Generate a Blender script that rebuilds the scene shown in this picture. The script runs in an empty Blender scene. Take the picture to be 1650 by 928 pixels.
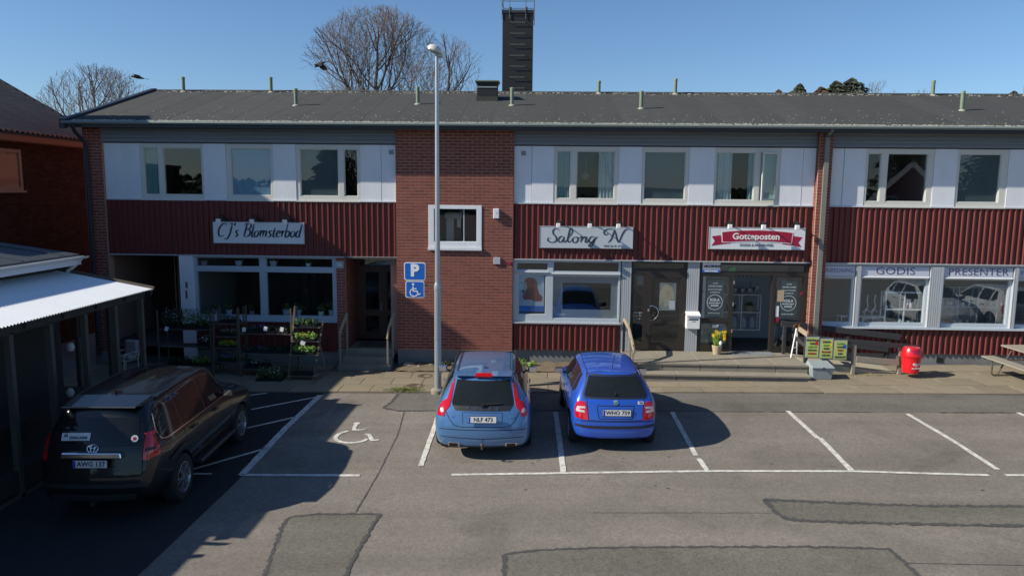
import bpy, bmesh, math, random
from math import sin, cos, tan, pi, radians, atan2, sqrt, hypot
from mathutils import Vector, Matrix, geometry
from mathutils.bvhtree import BVHTree
random.seed(7)
SC = bpy.context.scene
COL = SC.collection

# ------------------------------------------------------------------ camera
cam_d = bpy.data.cameras.new('camera')
cam = bpy.data.objects.new('camera', cam_d)
COL.objects.link(cam)
SC.camera = cam
PIT, ROL, YAW = radians(7.53), radians(0.54), radians(1.9)
fw = Vector((-sin(YAW)*cos(PIT), cos(YAW)*cos(PIT), -sin(PIT)))
r0 = Vector((cos(YAW), sin(YAW), 0))
u0 = r0.cross(fw)
rt = r0*cos(ROL) + u0*sin(ROL)
up = -r0*sin(ROL) + u0*cos(ROL)
cam.matrix_world = Matrix(((rt.x, up.x, -fw.x, 0), (rt.y, up.y, -fw.y, -20.36), (rt.z, up.z, -fw.z, 4.87), (0, 0, 0, 1)))
cam_d.sensor_width = 36
cam_d.lens = 1200/1650*36
cam_d.clip_end = 3000

# ------------------------------------------------------------------ sky and sun
SUN_EL, SUN_AZ = radians(33.6), radians(15.5)      # azimuth: from -x towards -y
to_sun = Vector((-cos(SUN_AZ)*cos(SUN_EL), -sin(SUN_AZ)*cos(SUN_EL), sin(SUN_EL)))
W = bpy.data.worlds.new('World')
SC.world = W
W.use_nodes = True
nt = W.node_tree
sky = nt.nodes.new('ShaderNodeTexSky')
sky.sky_type = 'NISHITA'
sky.sun_disc = False
sky.sun_elevation = SUN_EL
sky.sun_rotation = atan2(to_sun.x, to_sun.y)
sky.altitude = 0
sky.air_density = 1.0
sky.dust_density = 0.15
sky.ozone_density = 7.0
nt.links.new(sky.outputs[0], nt.nodes['Background'].inputs[0])
nt.nodes['Background'].inputs[1].default_value = 0.079
sl = bpy.data.lights.new('sun', 'SUN')
sl.energy = 4.2
sl.angle = radians(0.53)
sl.color = (1.0, 0.92, 0.80)
sun = bpy.data.objects.new('sun', sl)
COL.objects.link(sun)
sun.rotation_euler = (-to_sun).to_track_quat('-Z', 'Y').to_euler()
sun.location = (-30, -10, 30)
SC.view_settings.view_transform = 'Standard'
SC.view_settings.look = 'None'
SC.view_settings.exposure = 0.6
SC.view_settings.gamma = 1
SC.cycles.max_bounces = 8
SC.cycles.transparent_max_bounces = 12

# ------------------------------------------------------------------ materials
def _n(t, k, **kw):
    n = t.nodes.new(k)
    for a, v in kw.items():
        setattr(n, a, v)
    return n

def mat(name, col, rough=0.7, metal=0.0, var=0.0, vscale=6.0, bump=0.0, bscale=40.0, coat=0.0, spec=0.5, island=0.0, objrand=0.0, stain=None, sscale=1.2, samt=0.5, emit=None, stretch=None):
    m = bpy.data.materials.new(name)
    m.use_nodes = True
    t = m.node_tree
    b = t.nodes['Principled BSDF']
    L = t.links
    b.inputs['Roughness'].default_value = rough
    b.inputs['Metallic'].default_value = metal
    b.inputs['Coat Weight'].default_value = coat
    b.inputs['Coat Roughness'].default_value = 0.04
    b.inputs['Specular IOR Level'].default_value = spec
    b.inputs['Base Color'].default_value = (*col, 1)
    tc = _n(t, 'ShaderNodeTexCoord')
    co = tc.outputs['Object']
    if stretch:
        mp = _n(t, 'ShaderNodeMapping')
        mp.inputs['Scale'].default_value = stretch
        L.new(co, mp.inputs[0])
        co = mp.outputs[0]
    cur = None
    rgb = _n(t, 'ShaderNodeRGB')
    rgb.outputs[0].default_value = (*col, 1)
    cur = rgb.outputs[0]
    if stain:
        nz = _n(t, 'ShaderNodeTexNoise')
        nz.inputs['Scale'].default_value = sscale
        nz.inputs['Detail'].default_value = 8
        nz.inputs['Roughness'].default_value = 0.65
        L.new(co, nz.inputs['Vector'])
        rp = _n(t, 'ShaderNodeMapRange')
        rp.inputs[1].default_value = 0.42
        rp.inputs[2].default_value = 0.68
        rp.inputs[3].default_value = 0
        rp.inputs[4].default_value = samt
        L.new(nz.outputs[0], rp.inputs[0])
        mx = _n(t, 'ShaderNodeMix', data_type='RGBA')
        L.new(rp.outputs[0], mx.inputs[0])
        L.new(cur, mx.inputs[6])
        mx.inputs[7].default_value = (*stain, 1)
        cur = mx.outputs[2]
    val = None
    def addval(sock, lo, hi):
        nonlocal val
        mr = _n(t, 'ShaderNodeMapRange')
        mr.inputs[3].default_value = lo
        mr.inputs[4].default_value = hi
        L.new(sock, mr.inputs[0])
        if val is None:
            val = mr.outputs[0]
        else:
            mm = _n(t, 'ShaderNodeMath', operation='MULTIPLY')
            L.new(val, mm.inputs[0])
            L.new(mr.outputs[0], mm.inputs[1])
            val = mm.outputs[0]
    if var:
        nz = _n(t, 'ShaderNodeTexNoise')
        nz.inputs['Scale'].default_value = vscale
        nz.inputs['Detail'].default_value = 6
        nz.inputs['Roughness'].default_value = 0.6
        L.new(co, nz.inputs['Vector'])
        addval(nz.outputs[0], 1-var, 1+var)
        nz2 = _n(t, 'ShaderNodeTexNoise')
        nz2.inputs['Scale'].default_value = vscale*9
        nz2.inputs['Detail'].default_value = 3
        L.new(co, nz2.inputs['Vector'])
        addval(nz2.outputs[0], 1-var*0.8, 1+var*0.8)
    if island:
        g = _n(t, 'ShaderNodeNewGeometry')
        addval(g.outputs['Random Per Island'], 1-island, 1+island)
    if objrand:
        g = _n(t, 'ShaderNodeObjectInfo')
        addval(g.outputs['Random'], 1-objrand, 1+objrand)
    if val is not None:
        hs = _n(t, 'ShaderNodeVectorMath', operation='SCALE')
        L.new(cur, hs.inputs[0])
        L.new(val, hs.inputs['Scale'])
        cur = hs.outputs[0]
    L.new(cur, b.inputs['Base Color'])
    if bump:
        nb = _n(t, 'ShaderNodeTexNoise')
        nb.inputs['Scale'].default_value = bscale
        nb.inputs['Detail'].default_value = 5
        L.new(co, nb.inputs['Vector'])
        bp = _n(t, 'ShaderNodeBump')
        bp.inputs['Strength'].default_value = bump
        bp.inputs['Distance'].default_value = 0.01
        L.new(nb.outputs[0], bp.inputs['Height'])
        L.new(bp.outputs[0], b.inputs['Normal'])
    if emit:
        b.inputs['Emission Color'].default_value = (*emit[:3], 1)
        b.inputs['Emission Strength'].default_value = emit[3]
    return m

def glassmat(name, tint=(0.8, 0.86, 0.86), ior=1.9, rough=0.0, cap=0.0):
    m = bpy.data.materials.new(name)
    m.use_nodes = True
    t = m.node_tree
    t.nodes.remove(t.nodes['Principled BSDF'])
    out = t.nodes['Material Output']
    tr = _n(t, 'ShaderNodeBsdfTransparent')
    tr.inputs[0].default_value = (*tint, 1)
    gl = _n(t, 'ShaderNodeBsdfGlossy')
    gl.inputs['Roughness'].default_value = rough
    gl.inputs['Color'].default_value = (0.95, 0.97, 1, 1)
    fr = _n(t, 'ShaderNodeFresnel')
    # same reflectance on entry and exit: the pane is modelled thin, without bending the light
    ge = _n(t, 'ShaderNodeNewGeometry')
    mr = _n(t, 'ShaderNodeMapRange')
    mr.inputs[3].default_value = ior
    mr.inputs[4].default_value = 1/ior
    t.links.new(ge.outputs['Backfacing'], mr.inputs[0])
    t.links.new(mr.outputs[0], fr.inputs[0])
    mx = _n(t, 'ShaderNodeMixShader')
    t.links.new(fr.outputs[0], mx.inputs[0])
    t.links.new(tr.outputs[0], mx.inputs[1])
    t.links.new(gl.outputs[0], mx.inputs[2])
    t.links.new(mx.outputs[0], out.inputs[0])
    return m

def plasticsheet(name):
    # milky corrugated plastic: lets part of the light straight through
    m = mat(name, (0.80, 0.83, 0.84), 0.45, var=0.05, vscale=2)
    t = m.node_tree
    b = t.nodes['Principled BSDF']
    tr = _n(t, 'ShaderNodeBsdfTransparent')
    tr.inputs[0].default_value = (0.8, 0.88, 1, 1)
    mx = _n(t, 'ShaderNodeMixShader')
    mx.inputs[0].default_value = 0.03
    t.links.new(b.outputs[0], mx.inputs[1])
    t.links.new(tr.outputs[0], mx.inputs[2])
    t.links.new(mx.outputs[0], t.nodes['Material Output'].inputs[0])
    return m

def asphaltmat(name, col, col2, seam=0.0, speck=0.20, rough=0.9):
    m = mat(name, col, rough, var=0.16, vscale=0.9, bump=0.55, bscale=190, stain=col2, sscale=0.33, samt=0.75, spec=0.3)
    t = m.node_tree
    b = t.nodes['Principled BSDF']
    src = b.inputs['Base Color'].links[0].from_socket
    tc = [n for n in t.nodes if n.type == 'TEX_COORD'][0]
    v = _n(t, 'ShaderNodeTexVoronoi')
    v.inputs['Scale'].default_value = 34
    t.links.new(tc.outputs['Object'], v.inputs['Vector'])
    mr = _n(t, 'ShaderNodeMapRange')
    mr.inputs[3].default_value = 1-speck
    mr.inputs[4].default_value = 1+speck
    t.links.new(v.outputs['Color'], mr.inputs[0])
    # faint streaks along the lot
    mp = _n(t, 'ShaderNodeMapping')
    mp.inputs['Scale'].default_value = (0.10, 1.3, 1)
    nz = _n(t, 'ShaderNodeTexNoise')
    nz.inputs['Scale'].default_value = 1.0
    nz.inputs['Detail'].default_value = 7
    t.links.new(tc.outputs['Object'], mp.inputs[0])
    t.links.new(mp.outputs[0], nz.inputs['Vector'])
    m2 = _n(t, 'ShaderNodeMapRange')
    m2.inputs[1].default_value = 0.3
    m2.inputs[2].default_value = 0.7
    m2.inputs[3].default_value = 0.86
    m2.inputs[4].default_value = 1.12
    t.links.new(nz.outputs[0], m2.inputs[0])
    mm = _n(t, 'ShaderNodeMath', operation='MULTIPLY')
    t.links.new(mr.outputs[0], mm.inputs[0])
    t.links.new(m2.outputs[0], mm.inputs[1])
    # oily and tyre-darkened places
    n3 = _n(t, 'ShaderNodeTexNoise')
    n3.inputs['Scale'].default_value = 0.55
    n3.inputs['Detail'].default_value = 5
    n3.inputs['Distortion'].default_value = 0.8
    t.links.new(tc.outputs['Object'], n3.inputs['Vector'])
    m3 = _n(t, 'ShaderNodeMapRange')
    m3.inputs[1].default_value = 0.55
    m3.inputs[2].default_value = 0.72
    m3.inputs[3].default_value = 1.0
    m3.inputs[4].default_value = 0.78
    t.links.new(n3.outputs[0], m3.inputs[0])
    m4 = _n(t, 'ShaderNodeMath', operation='MULTIPLY')
    t.links.new(mm.outputs[0], m4.inputs[0])
    t.links.new(m3.outputs[0], m4.inputs[1])
    mm = m4
    s = _n(t, 'ShaderNodeVectorMath', operation='SCALE')
    t.links.new(src, s.inputs[0])
    t.links.new(mm.outputs[0], s.inputs['Scale'])
    t.links.new(s.outputs[0], b.inputs['Base Color'])
    return m

K = {}
def mk(key, *a, **k):
    K[key] = mat(key, *a, **k)
mk('brick', (0.200, 0.062, 0.044), 0.85, var=0.22, vscale=9, bump=0.5, bscale=70, island=0.16, objrand=0.16, spec=0.3)
mk('mortar', (0.375, 0.25, 0.20), 0.95, var=0.15, vscale=12, bump=0.4, bscale=90, spec=0.2)
mk('dark_brick', (0.065, 0.023, 0.015), 0.9, var=0.3, vscale=8, bump=0.5, bscale=60, island=0.3, spec=0.2)
mk('dark_mortar', (0.06, 0.035, 0.026), 0.95, var=0.2, vscale=8, spec=0.2)
mk('red_metal', (0.158, 0.034, 0.029), 0.5, var=0.10, vscale=1.5, stain=(0.115, 0.036, 0.030), sscale=1.1, samt=0.7, spec=0.4, stretch=(5, 5, .5))
mk('white_panel', (0.72, 0.75, 0.78), 0.55, var=0.035, vscale=2, stain=(0.56, 0.58, 0.58), sscale=1.6, samt=0.3, spec=0.35, stretch=(1.6, 1, 0.5))
mk('grey_board', (0.235, 0.26, 0.28), 0.6, var=0.08, vscale=1.5, stretch=(0.3, 1, 2))
mk('grey_metal', (0.40, 0.43, 0.45), 0.5, var=0.06, vscale=3, spec=0.4)
mk('window_paint', (0.60, 0.60, 0.55), 0.5, var=0.04, vscale=4)
mk('front_paint', (0.44, 0.50, 0.54), 0.5, var=0.05, vscale=4)
mk('blue_grey_paint', (0.38, 0.44, 0.50), 0.5, var=0.05, vscale=4)
mk('dark_metal', (0.011, 0.012, 0.013), 0.6, var=0.1)
mk('brown_frame', (0.030, 0.024, 0.020), 0.4, var=0.1)
mk('brown_wood', (0.055, 0.022, 0.013), 0.5, var=0.2, vscale=5, stretch=(6, 6, 1))
mk('roof_felt', (0.058, 0.060, 0.058), 0.93, var=0.14, vscale=3.0, bump=0.4, bscale=120, stain=(0.080, 0.080, 0.072), sscale=1.4, samt=0.5, objrand=0.07, spec=0.2)
mk('dark_trim', (0.022, 0.030, 0.042), 0.5, var=0.1)
mk('gutter', (0.16, 0.19, 0.18), 0.45, var=0.1)
mk('soffit', (0.07, 0.075, 0.075), 0.8, var=0.1)
mk('vent_green', (0.17, 0.22, 0.15), 0.6, var=0.22, vscale=6)
mk('vent_light', (0.20, 0.28, 0.17), 0.6, var=0.15, vscale=6)
mk('lichen', (0.34, 0.34, 0.27), 0.95, var=0.3, vscale=5)
mk('concrete', (0.26, 0.235, 0.18), 0.9, var=0.14, vscale=2.5, bump=0.4, bscale=60, stain=(0.18, 0.165, 0.13), sscale=2, samt=0.5)
mk('plinth', (0.20, 0.21, 0.205), 0.9, var=0.12, vscale=3, bump=0.3, stain=(0.12, 0.12, 0.11), sscale=2)
mk('slab', (0.245, 0.210, 0.150), 0.92, var=0.12, vscale=2.5, bump=0.35, bscale=90, stain=(0.165, 0.142, 0.105), sscale=1.6, samt=0.6, objrand=0.10, spec=0.25)
mk('joint', (0.13, 0.115, 0.085), 0.95, var=0.3, vscale=6)
mk('soil', (0.15, 0.115, 0.075), 0.95, var=0.35, vscale=6, bump=1.0, bscale=30)
mk('tar', (0.066, 0.065, 0.063), 0.85, var=0.4, vscale=5, bump=0.6, bscale=90)
mk('road_paint', (0.66, 0.66, 0.60), 0.75, var=0.10, vscale=3, stain=(0.30, 0.285, 0.25), sscale=11, samt=0.85)
mk('galv', (0.42, 0.46, 0.48), 0.38, metal=0.55, var=0.12, vscale=5)
mk('lamp_white', (0.55, 0.56, 0.52), 0.5, var=0.08)
mk('lamp_glass', (0.30, 0.30, 0.28), 0.15)
mk('white', (0.78, 0.78, 0.77), 0.5, var=0.03)
mk('sign_white', (0.70, 0.73, 0.76), 0.4, var=0.03, vscale=2)
mk('sign_grey', (0.47, 0.53, 0.57), 0.4, var=0.03, vscale=2)
mk('sign_frame', (0.35, 0.37, 0.39), 0.4)
mk('sign_lilac', (0.52, 0.56, 0.66), 0.45, var=0.03)
mk('ink', (0.035, 0.05, 0.075), 0.6)
mk('ink_purple', (0.085, 0.065, 0.13), 0.6)
mk('ink_grey', (0.10, 0.12, 0.14), 0.6)
mk('crimson', (0.33, 0.008, 0.045), 0.45)
mk('sign_blue', (0.010, 0.125, 0.50), 0.35)
mk('black', (0.012, 0.012, 0.013), 0.5)
mk('rubber', (0.016, 0.016, 0.017), 0.85, var=0.1)
mk('wood_grey', (0.26, 0.235, 0.19), 0.85, var=0.22, vscale=4, stretch=(1, 6, 6))
mk('wood_pale', (0.34, 0.28, 0.19), 0.8, var=0.2, vscale=4, stretch=(6, 6, 1))
mk('wood_dark', (0.035, 0.037, 0.040), 0.8, var=0.35, vscale=4, stretch=(0.5, 6, 6))
mk('ramp_deck', (0.40, 0.36, 0.26), 0.9, var=0.15, vscale=3)
mk('red_plastic', (0.62, 0.010, 0.018), 0.28, var=0.03, coat=0.3)
mk('grit_box', (0.27, 0.325, 0.34), 0.55, var=0.08, vscale=3, stain=(0.2, 0.23, 0.23), sscale=3, samt=0.5)
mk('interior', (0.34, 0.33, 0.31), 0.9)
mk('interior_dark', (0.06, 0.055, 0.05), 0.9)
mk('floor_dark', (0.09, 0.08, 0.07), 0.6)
mk('wood_rack', (0.105, 0.088, 0.066), 0.85, var=0.3, vscale=4)
mk('pipe_grey', (0.20, 0.20, 0.175), 0.5, var=0.1)
mk('curtain', (0.50, 0.55, 0.53), 0.9, var=0.1, stretch=(8, 1, 0.3))
mk('curtain_green', (0.24, 0.36, 0.36), 0.9, var=0.1, stretch=(8, 1, 0.3))
mk('blind', (0.24, 0.38, 0.50), 0.8)
mk('blind_dark', (0.10, 0.125, 0.135), 0.8)
mk('bark', (0.115, 0.092, 0.072), 0.9, var=0.2)
mk('twig', (0.20, 0.175, 0.165), 0.9, var=0.2)
mk('leaf', (0.065, 0.13, 0.028), 0.7, island=0.45)
mk('leaf_bright', (0.20, 0.34, 0.05), 0.65, island=0.35)
mk('leaf_dark', (0.028, 0.055, 0.022), 0.75, island=0.45)
mk('needles', (0.035, 0.045, 0.024), 0.8, island=0.5)
mk('needles_brown', (0.10, 0.060, 0.030), 0.85, island=0.5)
mk('grass', (0.16, 0.19, 0.05), 0.85, island=0.4)
mk('petal_yellow', (0.80, 0.58, 0.03), 0.6, island=0.15)
mk('petal_orange', (0.85, 0.28, 0.02), 0.6, island=0.15)
mk('petal_white', (0.75, 0.75, 0.72), 0.6, island=0.1)
mk('petal_purple', (0.20, 0.11, 0.42), 0.6, island=0.2)
mk('terracotta', (0.42, 0.34, 0.22), 0.85, var=0.1)
mk('tile', (0.30, 0.19, 0.13), 0.8, var=0.2, vscale=5, island=0.22, objrand=0.1, stain=(0.2, 0.18, 0.15), sscale=1.5, samt=0.4)
mk('pale_wood', (0.42, 0.25, 0.18), 0.7, var=0.1)
mk('orange_wood', (0.33, 0.115, 0.05), 0.7, var=0.1, stretch=(1, 0.5, 3))
mk('red_wood', (0.25, 0.042, 0.030), 0.8, var=0.12, vscale=3, stretch=(8, 8, 0.5))
mk('asphalt_shade', (0.030, 0.031, 0.033), 0.88, var=0.25, vscale=2, bump=0.4, bscale=160, spec=0.3)  # near-black tone carries the roof shade on the ground by the shed
mk('post_wood', (0.085, 0.080, 0.066), 0.9, var=0.3, vscale=4)
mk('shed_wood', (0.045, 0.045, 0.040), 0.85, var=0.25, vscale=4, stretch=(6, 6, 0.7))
mk('shed_roof', (0.035, 0.045, 0.055), 0.6, var=0.2, vscale=2)
mk('bird', (0.012, 0.012, 0.014), 0.6)
mk('paint_volvo', (0.085, 0.205, 0.41), 0.30, metal=0.3, coat=1.0, var=0.03, vscale=3)
mk('paint_fabia', (0.018, 0.095, 0.50), 0.30, metal=0.15, coat=1.0, var=0.03, vscale=3)
mk('paint_black', (0.004, 0.005, 0.006), 0.35, coat=0.7, spec=0.3, stain=(0.012, 0.012, 0.011), sscale=2.5, samt=0.5)
mk('paint_white', (0.72, 0.74, 0.75), 0.3, coat=1.0)
mk('car_glass', (0.010, 0.012, 0.013), 0.05, spec=0.45)
mk('car_glass_rear', (0.014, 0.018, 0.018), 0.07, spec=0.4, var=0.3, vscale=2.2)
mk('car_trim', (0.018, 0.018, 0.020), 0.55, var=0.1)
mk('under', (0.008, 0.008, 0.008), 0.9)
mk('seam', (0.004, 0.004, 0.005), 0.8)
mk('lamp_red', (0.50, 0.004, 0.012), 0.12, coat=0.9)
mk('lamp_clear', (0.62, 0.52, 0.50), 0.12, coat=0.9)
mk('chrome', (0.75, 0.76, 0.78), 0.12, metal=1.0)
mk('alloy', (0.42, 0.43, 0.45), 0.3, metal=0.8)
mk('plate', (0.62, 0.64, 0.64), 0.35)
mk('plate_blue', (0.01, 0.06, 0.40), 0.35)
mk('iron', (0.10, 0.075, 0.055), 0.75, var=0.3, vscale=12)
mk('film_grey', (0.22, 0.26, 0.29), 0.7)
mk('film_white', (0.50, 0.56, 0.60), 0.7)
mk('film_dim', (0.17, 0.20, 0.20), 0.7)
mk('poster_blue', (0.38, 0.50, 0.58), 0.5)
mk('poster_dark', (0.045, 0.065, 0.070), 0.4)
mk('poster_green', (0.42, 0.50, 0.10), 0.5, stain=(0.60, 0.60, 0.25), sscale=5, samt=0.6)
mk('hair_red', (0.20, 0.050, 0.045), 0.6, var=0.3, vscale=8)
mk('hair_blonde', (0.55, 0.46, 0.30), 0.6, var=0.3, vscale=8)
mk('skin', (0.55, 0.36, 0.28), 0.6)
mk('bottle_green', (0.14, 0.35, 0.10), 0.4)
mk('forest', (0.020, 0.032, 0.018), 0.95, island=0.4)
K['glass'] = glassmat('window_glass', (.90, .94, .94), 1.5)
K['glass_shop'] = glassmat('shop_glass', (0.93, 0.96, 0.96), 1.65)
K['plastic'] = plasticsheet('corrugated_plastic')
K['asphalt'] = asphaltmat('asphalt', (0.210, 0.190, 0.160), (0.170, 0.155, 0.132))
K['asphalt_patch'] = asphaltmat('asphalt_patch', (0.158, 0.150, 0.122), (0.130, 0.125, 0.104), speck=0.24)
K['asphalt_strip'] = asphaltmat('asphalt_strip', (0.150, 0.142, 0.122), (0.125, 0.118, 0.104))

# ------------------------------------------------------------------ mesh helpers
class MB:
    def __init__(s):
        s.v, s.f, s.m = [], [], []
        s.cur = 0
    def add(s, vs, fs):
        o = len(s.v)
        s.v += [tuple(p) for p in vs]
        s.f += [tuple(i+o for i in f) for f in fs]
        s.m += [s.cur]*len(fs)
        return s
    def box(s, x0, y0, z0, x1, y1, z1):
        x0, x1 = min(x0, x1), max(x0, x1); y0, y1 = min(y0, y1), max(y0, y1); z0, z1 = min(z0, z1), max(z0, z1)
        return s.add([(x0,y0,z0),(x1,y0,z0),(x1,y1,z0),(x0,y1,z0),(x0,y0,z1),(x1,y0,z1),(x1,y1,z1),(x0,y1,z1)],
              [(0,3,2,1),(4,5,6,7),(0,1,5,4),(1,2,6,5),(2,3,7,6),(3,0,4,7)])
    def hexa(s, a, b):      # two quads (lists of 4 points), bottom then top, counterclockwise seen from above
        return s.add(list(a)+list(b), [(0,3,2,1),(4,5,6,7),(0,1,5,4),(1,2,6,5),(2,3,7,6),(3,0,4,7)])
    def bar(s, p, q, w, h, upv=(0, 0, 1)):
        p, q = Vector(p), Vector(q)
        d = (q-p).normalized()
        u = Vector(upv)
        sd = d.cross(u)
        if sd.length < 1e-4:
            sd = d.cross(Vector((0, 1, 0)))
        sd.normalize()
        u = sd.cross(d)
        a = [p-sd*w/2-u*h/2, p+sd*w/2-u*h/2, p+sd*w/2+u*h/2, p-sd*w/2+u*h/2]
        b = [x+(q-p) for x in a]
        return s.add(a+b, [(0,3,2,1),(4,5,6,7),(0,1,5,4),(1,2,6,5),(2,3,7,6),(3,0,4,7)])
    def tube(s, pts, r, n=8, cap=True):
        pts = [Vector(p) for p in pts]
        if not hasattr(r, '__len__'):
            r = [r]*len(pts)
        o = len(s.v)
        ref = None
        for i, p in enumerate(pts):
            d = (pts[min(i+1, len(pts)-1)]-pts[max(i-1, 0)]).normalized()
            if ref is None:
                ref = d.orthogonal().normalized()
            ref = (ref-d*ref.dot(d))
            if ref.length < 1e-5:
                ref = d.orthogonal()
            ref.normalize()
            b = d.cross(ref)
            for k in range(n):
                a = 2*pi*k/n
                s.v.append(tuple(p+(ref*cos(a)+b*sin(a))*r[i]))
        for i in range(len(pts)-1):
            for k in range(n):
                k2 = (k+1) % n
                s.f.append((o+i*n+k, o+i*n+k2, o+(i+1)*n+k2, o+(i+1)*n+k)); s.m.append(s.cur)
        if cap:
            s.f.append(tuple(o+k for k in reversed(range(n)))); s.m.append(s.cur)
            s.f.append(tuple(o+(len(pts)-1)*n+k for k in range(n))); s.m.append(s.cur)
        return s
    def lathe(s, prof, n=20, c=(0, 0, 0), axis='z', a0=0, a1=2*pi):
        o = len(s.v)
        full = abs(a1-a0-2*pi) < 1e-6
        cnt = n if full else n+1
        for (r, h) in prof:
            for k in range(cnt):
                a = a0+(a1-a0)*k/n
                x, y = r*cos(a), r*sin(a)
                if axis == 'z': p = (c[0]+x, c[1]+y, c[2]+h)
                elif axis == 'x': p = (c[0]+h, c[1]+x, c[2]+y)
                else: p = (c[0]+x, c[1]+h, c[2]+y)
                s.v.append(p)
        for i in range(len(prof)-1):
            for k in range(n):
                k2 = (k+1) % cnt
                s.f.append((o+i*cnt+k, o+i*cnt+k2, o+(i+1)*cnt+k2, o+(i+1)*cnt+k)); s.m.append(s.cur)
        return s
    def prism(s, poly, a, b, axis='y'):    # poly in the two other axes, extruded from a to b
        n = len(poly)
        def P(u, v, w):
            return {'y': (u, w, v), 'x': (w, u, v), 'z': (u, v, w)}[axis]
        s.add([P(u, v, a) for u, v in poly]+[P(u, v, b) for u, v in poly],
              [tuple(range(n)), tuple(reversed(range(n, 2*n)))]+[(i, i+n, (i+1) % n+n, (i+1) % n) for i in range(n)])
        return s
    def build(s, name, mats, parent=None, smooth=False, bevel=0, loc=None, rot=None, fixn=True, **tags):
        me = bpy.data.meshes.new(name)
        me.from_pydata(s.v, [], s.f)
        if not isinstance(mats, (list, tuple)):
            mats = [mats]
        for m in mats:
            me.materials.append(K[m] if isinstance(m, str) else m)
        if len(mats) > 1:
            me.polygons.foreach_set('material_index', s.m)
        if fixn and len(s.f) < 60000:
            bm = bmesh.new(); bm.from_mesh(me)
            bmesh.ops.recalc_face_normals(bm, faces=bm.faces)
            bm.to_mesh(me); bm.free()
        if smooth:
            me.polygons.foreach_set('use_smooth', [True]*len(me.polygons))
            if smooth != 'all':
                me.set_sharp_from_angle(angle=radians(40))
        me.update()
        return link(name, me, parent, bevel, loc, rot, **tags)

def link(name, me, parent=None, bevel=0, loc=None, rot=None, **tags):
    o = bpy.data.objects.new(name, me)
    COL.objects.link(o)
    if parent is not None:
        o.parent = parent
    if loc is not None:
        o.location = loc
    if rot is not None:
        o.rotation_euler = rot
    if bevel:
        b = o.modifiers.new('bevel', 'BEVEL')
        b.width = bevel; b.segments = 2; b.limit_method = 'ANGLE'; b.angle_limit = radians(35)
    for k, v in tags.items():
        if v is not None:
            o[{'cat': 'category'}.get(k, k)] = v
    return o

def thing(name, label, cat, loc=(0, 0, 0), rz=0, group=None):
    o = bpy.data.objects.new(name, None)
    o.empty_display_size = 0.2
    COL.objects.link(o)
    o.location = loc
    o.rotation_euler = (0, 0, rz)
    o['label'] = label; o['category'] = cat
    if group: o['group'] = group
    return o

def kids(o):
    return [c for c in bpy.data.objects if c.parent is o]

def copy_tree(o, loc, rz=None, label=None, group=None, parent=None, ch=None):
    c = o.copy(); COL.objects.link(c)
    c.parent = parent
    if parent is None:
        c.location = loc
        if rz is not None: c.rotation_euler = (0, 0, rz)
        if label: c['label'] = label
        if group: c['group'] = group
    for k in kids(o):
        copy_tree(k, None, parent=c)
    return c

def text(s, size, name, m, parent=None, mw=None, width=None, ext=0.004, shear=0.0, offset=0.0, align='CENTER', space=1.0, sx=1.0, label=None):
    cu = bpy.data.curves.new('t', 'FONT')
    cu.body = s; cu.size = size; cu.extrude = ext; cu.shear = shear; cu.offset = offset
    cu.align_x = align; cu.align_y = 'CENTER'; cu.space_character = space
    cu.resolution_u = 3
    t = bpy.data.objects.new('t', cu)
    me = bpy.data.meshes.new_from_object(t)
    bpy.data.objects.remove(t)
    bpy.data.curves.remove(cu)
    me.materials.clear(); me.materials.append(K[m])
    if width:
        xs_t = [v.co.x for v in me.vertices]; sx = width/(max(xs_t)-min(xs_t))
    me.transform((mw or Matrix())@Matrix.Diagonal((sx, 1, 1, 1)))
    o = link(name, me, parent)
    if label: o['label'] = label
    return o

def facing(x, y, z):      # text / flat thing standing up, readable from -y
    return Matrix.Translation((x, y, z))@Matrix.Rotation(pi/2, 4, 'X')

def gz(x):
    return 0.0155*max(-22, min(26, x))

def leaves(mb, c, r, n, size, rng, flat=0.6, upb=0.3):
    cx, cy, cz = c
    rx, ry, rz = r if hasattr(r, '__len__') else (r, r, r)
    for _ in range(n):
        while True:
            a, b, d = rng.uniform(-1, 1), rng.uniform(-1, 1), rng.uniform(-1, 1)
            if a*a+b*b+d*d <= 1: break
        p = Vector((cx+a*rx, cy+b*ry, cz+d*rz))
        nrm = Vector((a+rng.uniform(-.8, .8), b+rng.uniform(-.8, .8), d+upb+rng.uniform(-.8, .8))).normalized()
        u = nrm.orthogonal().normalized()
        w = nrm.cross(u)
        t = rng.uniform(0, 2*pi)
        u, w = u*cos(t)+w*sin(t), w*cos(t)-u*sin(t)
        s_ = size*rng.uniform(.6, 1.3)
        mb.add([p-u*s_, p-w*s_*flat, p+u*s_, p+w*s_*flat], [(0, 1, 2, 3)])

# ================================================================== THE GROUND
def flat_poly(name, pts, m, dz, parent=None, kind='structure', label=None, zf=None):
    mb = MB()
    mb.add([(x, y, gz(x)+dz) for x, y in pts], [tuple(range(len(pts)))])
    o = mb.build(name, m, parent)
    me = o.data
    bm = bmesh.new(); bm.from_mesh(me)
    bmesh.ops.triangulate(bm, faces=bm.faces)
    for f in bm.faces:
        if f.normal.z < 0: f.normal_flip()
    bm.to_mesh(me); bm.free()
    if kind: o['kind'] = kind
    if label: o['label'] = label
    return o

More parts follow.
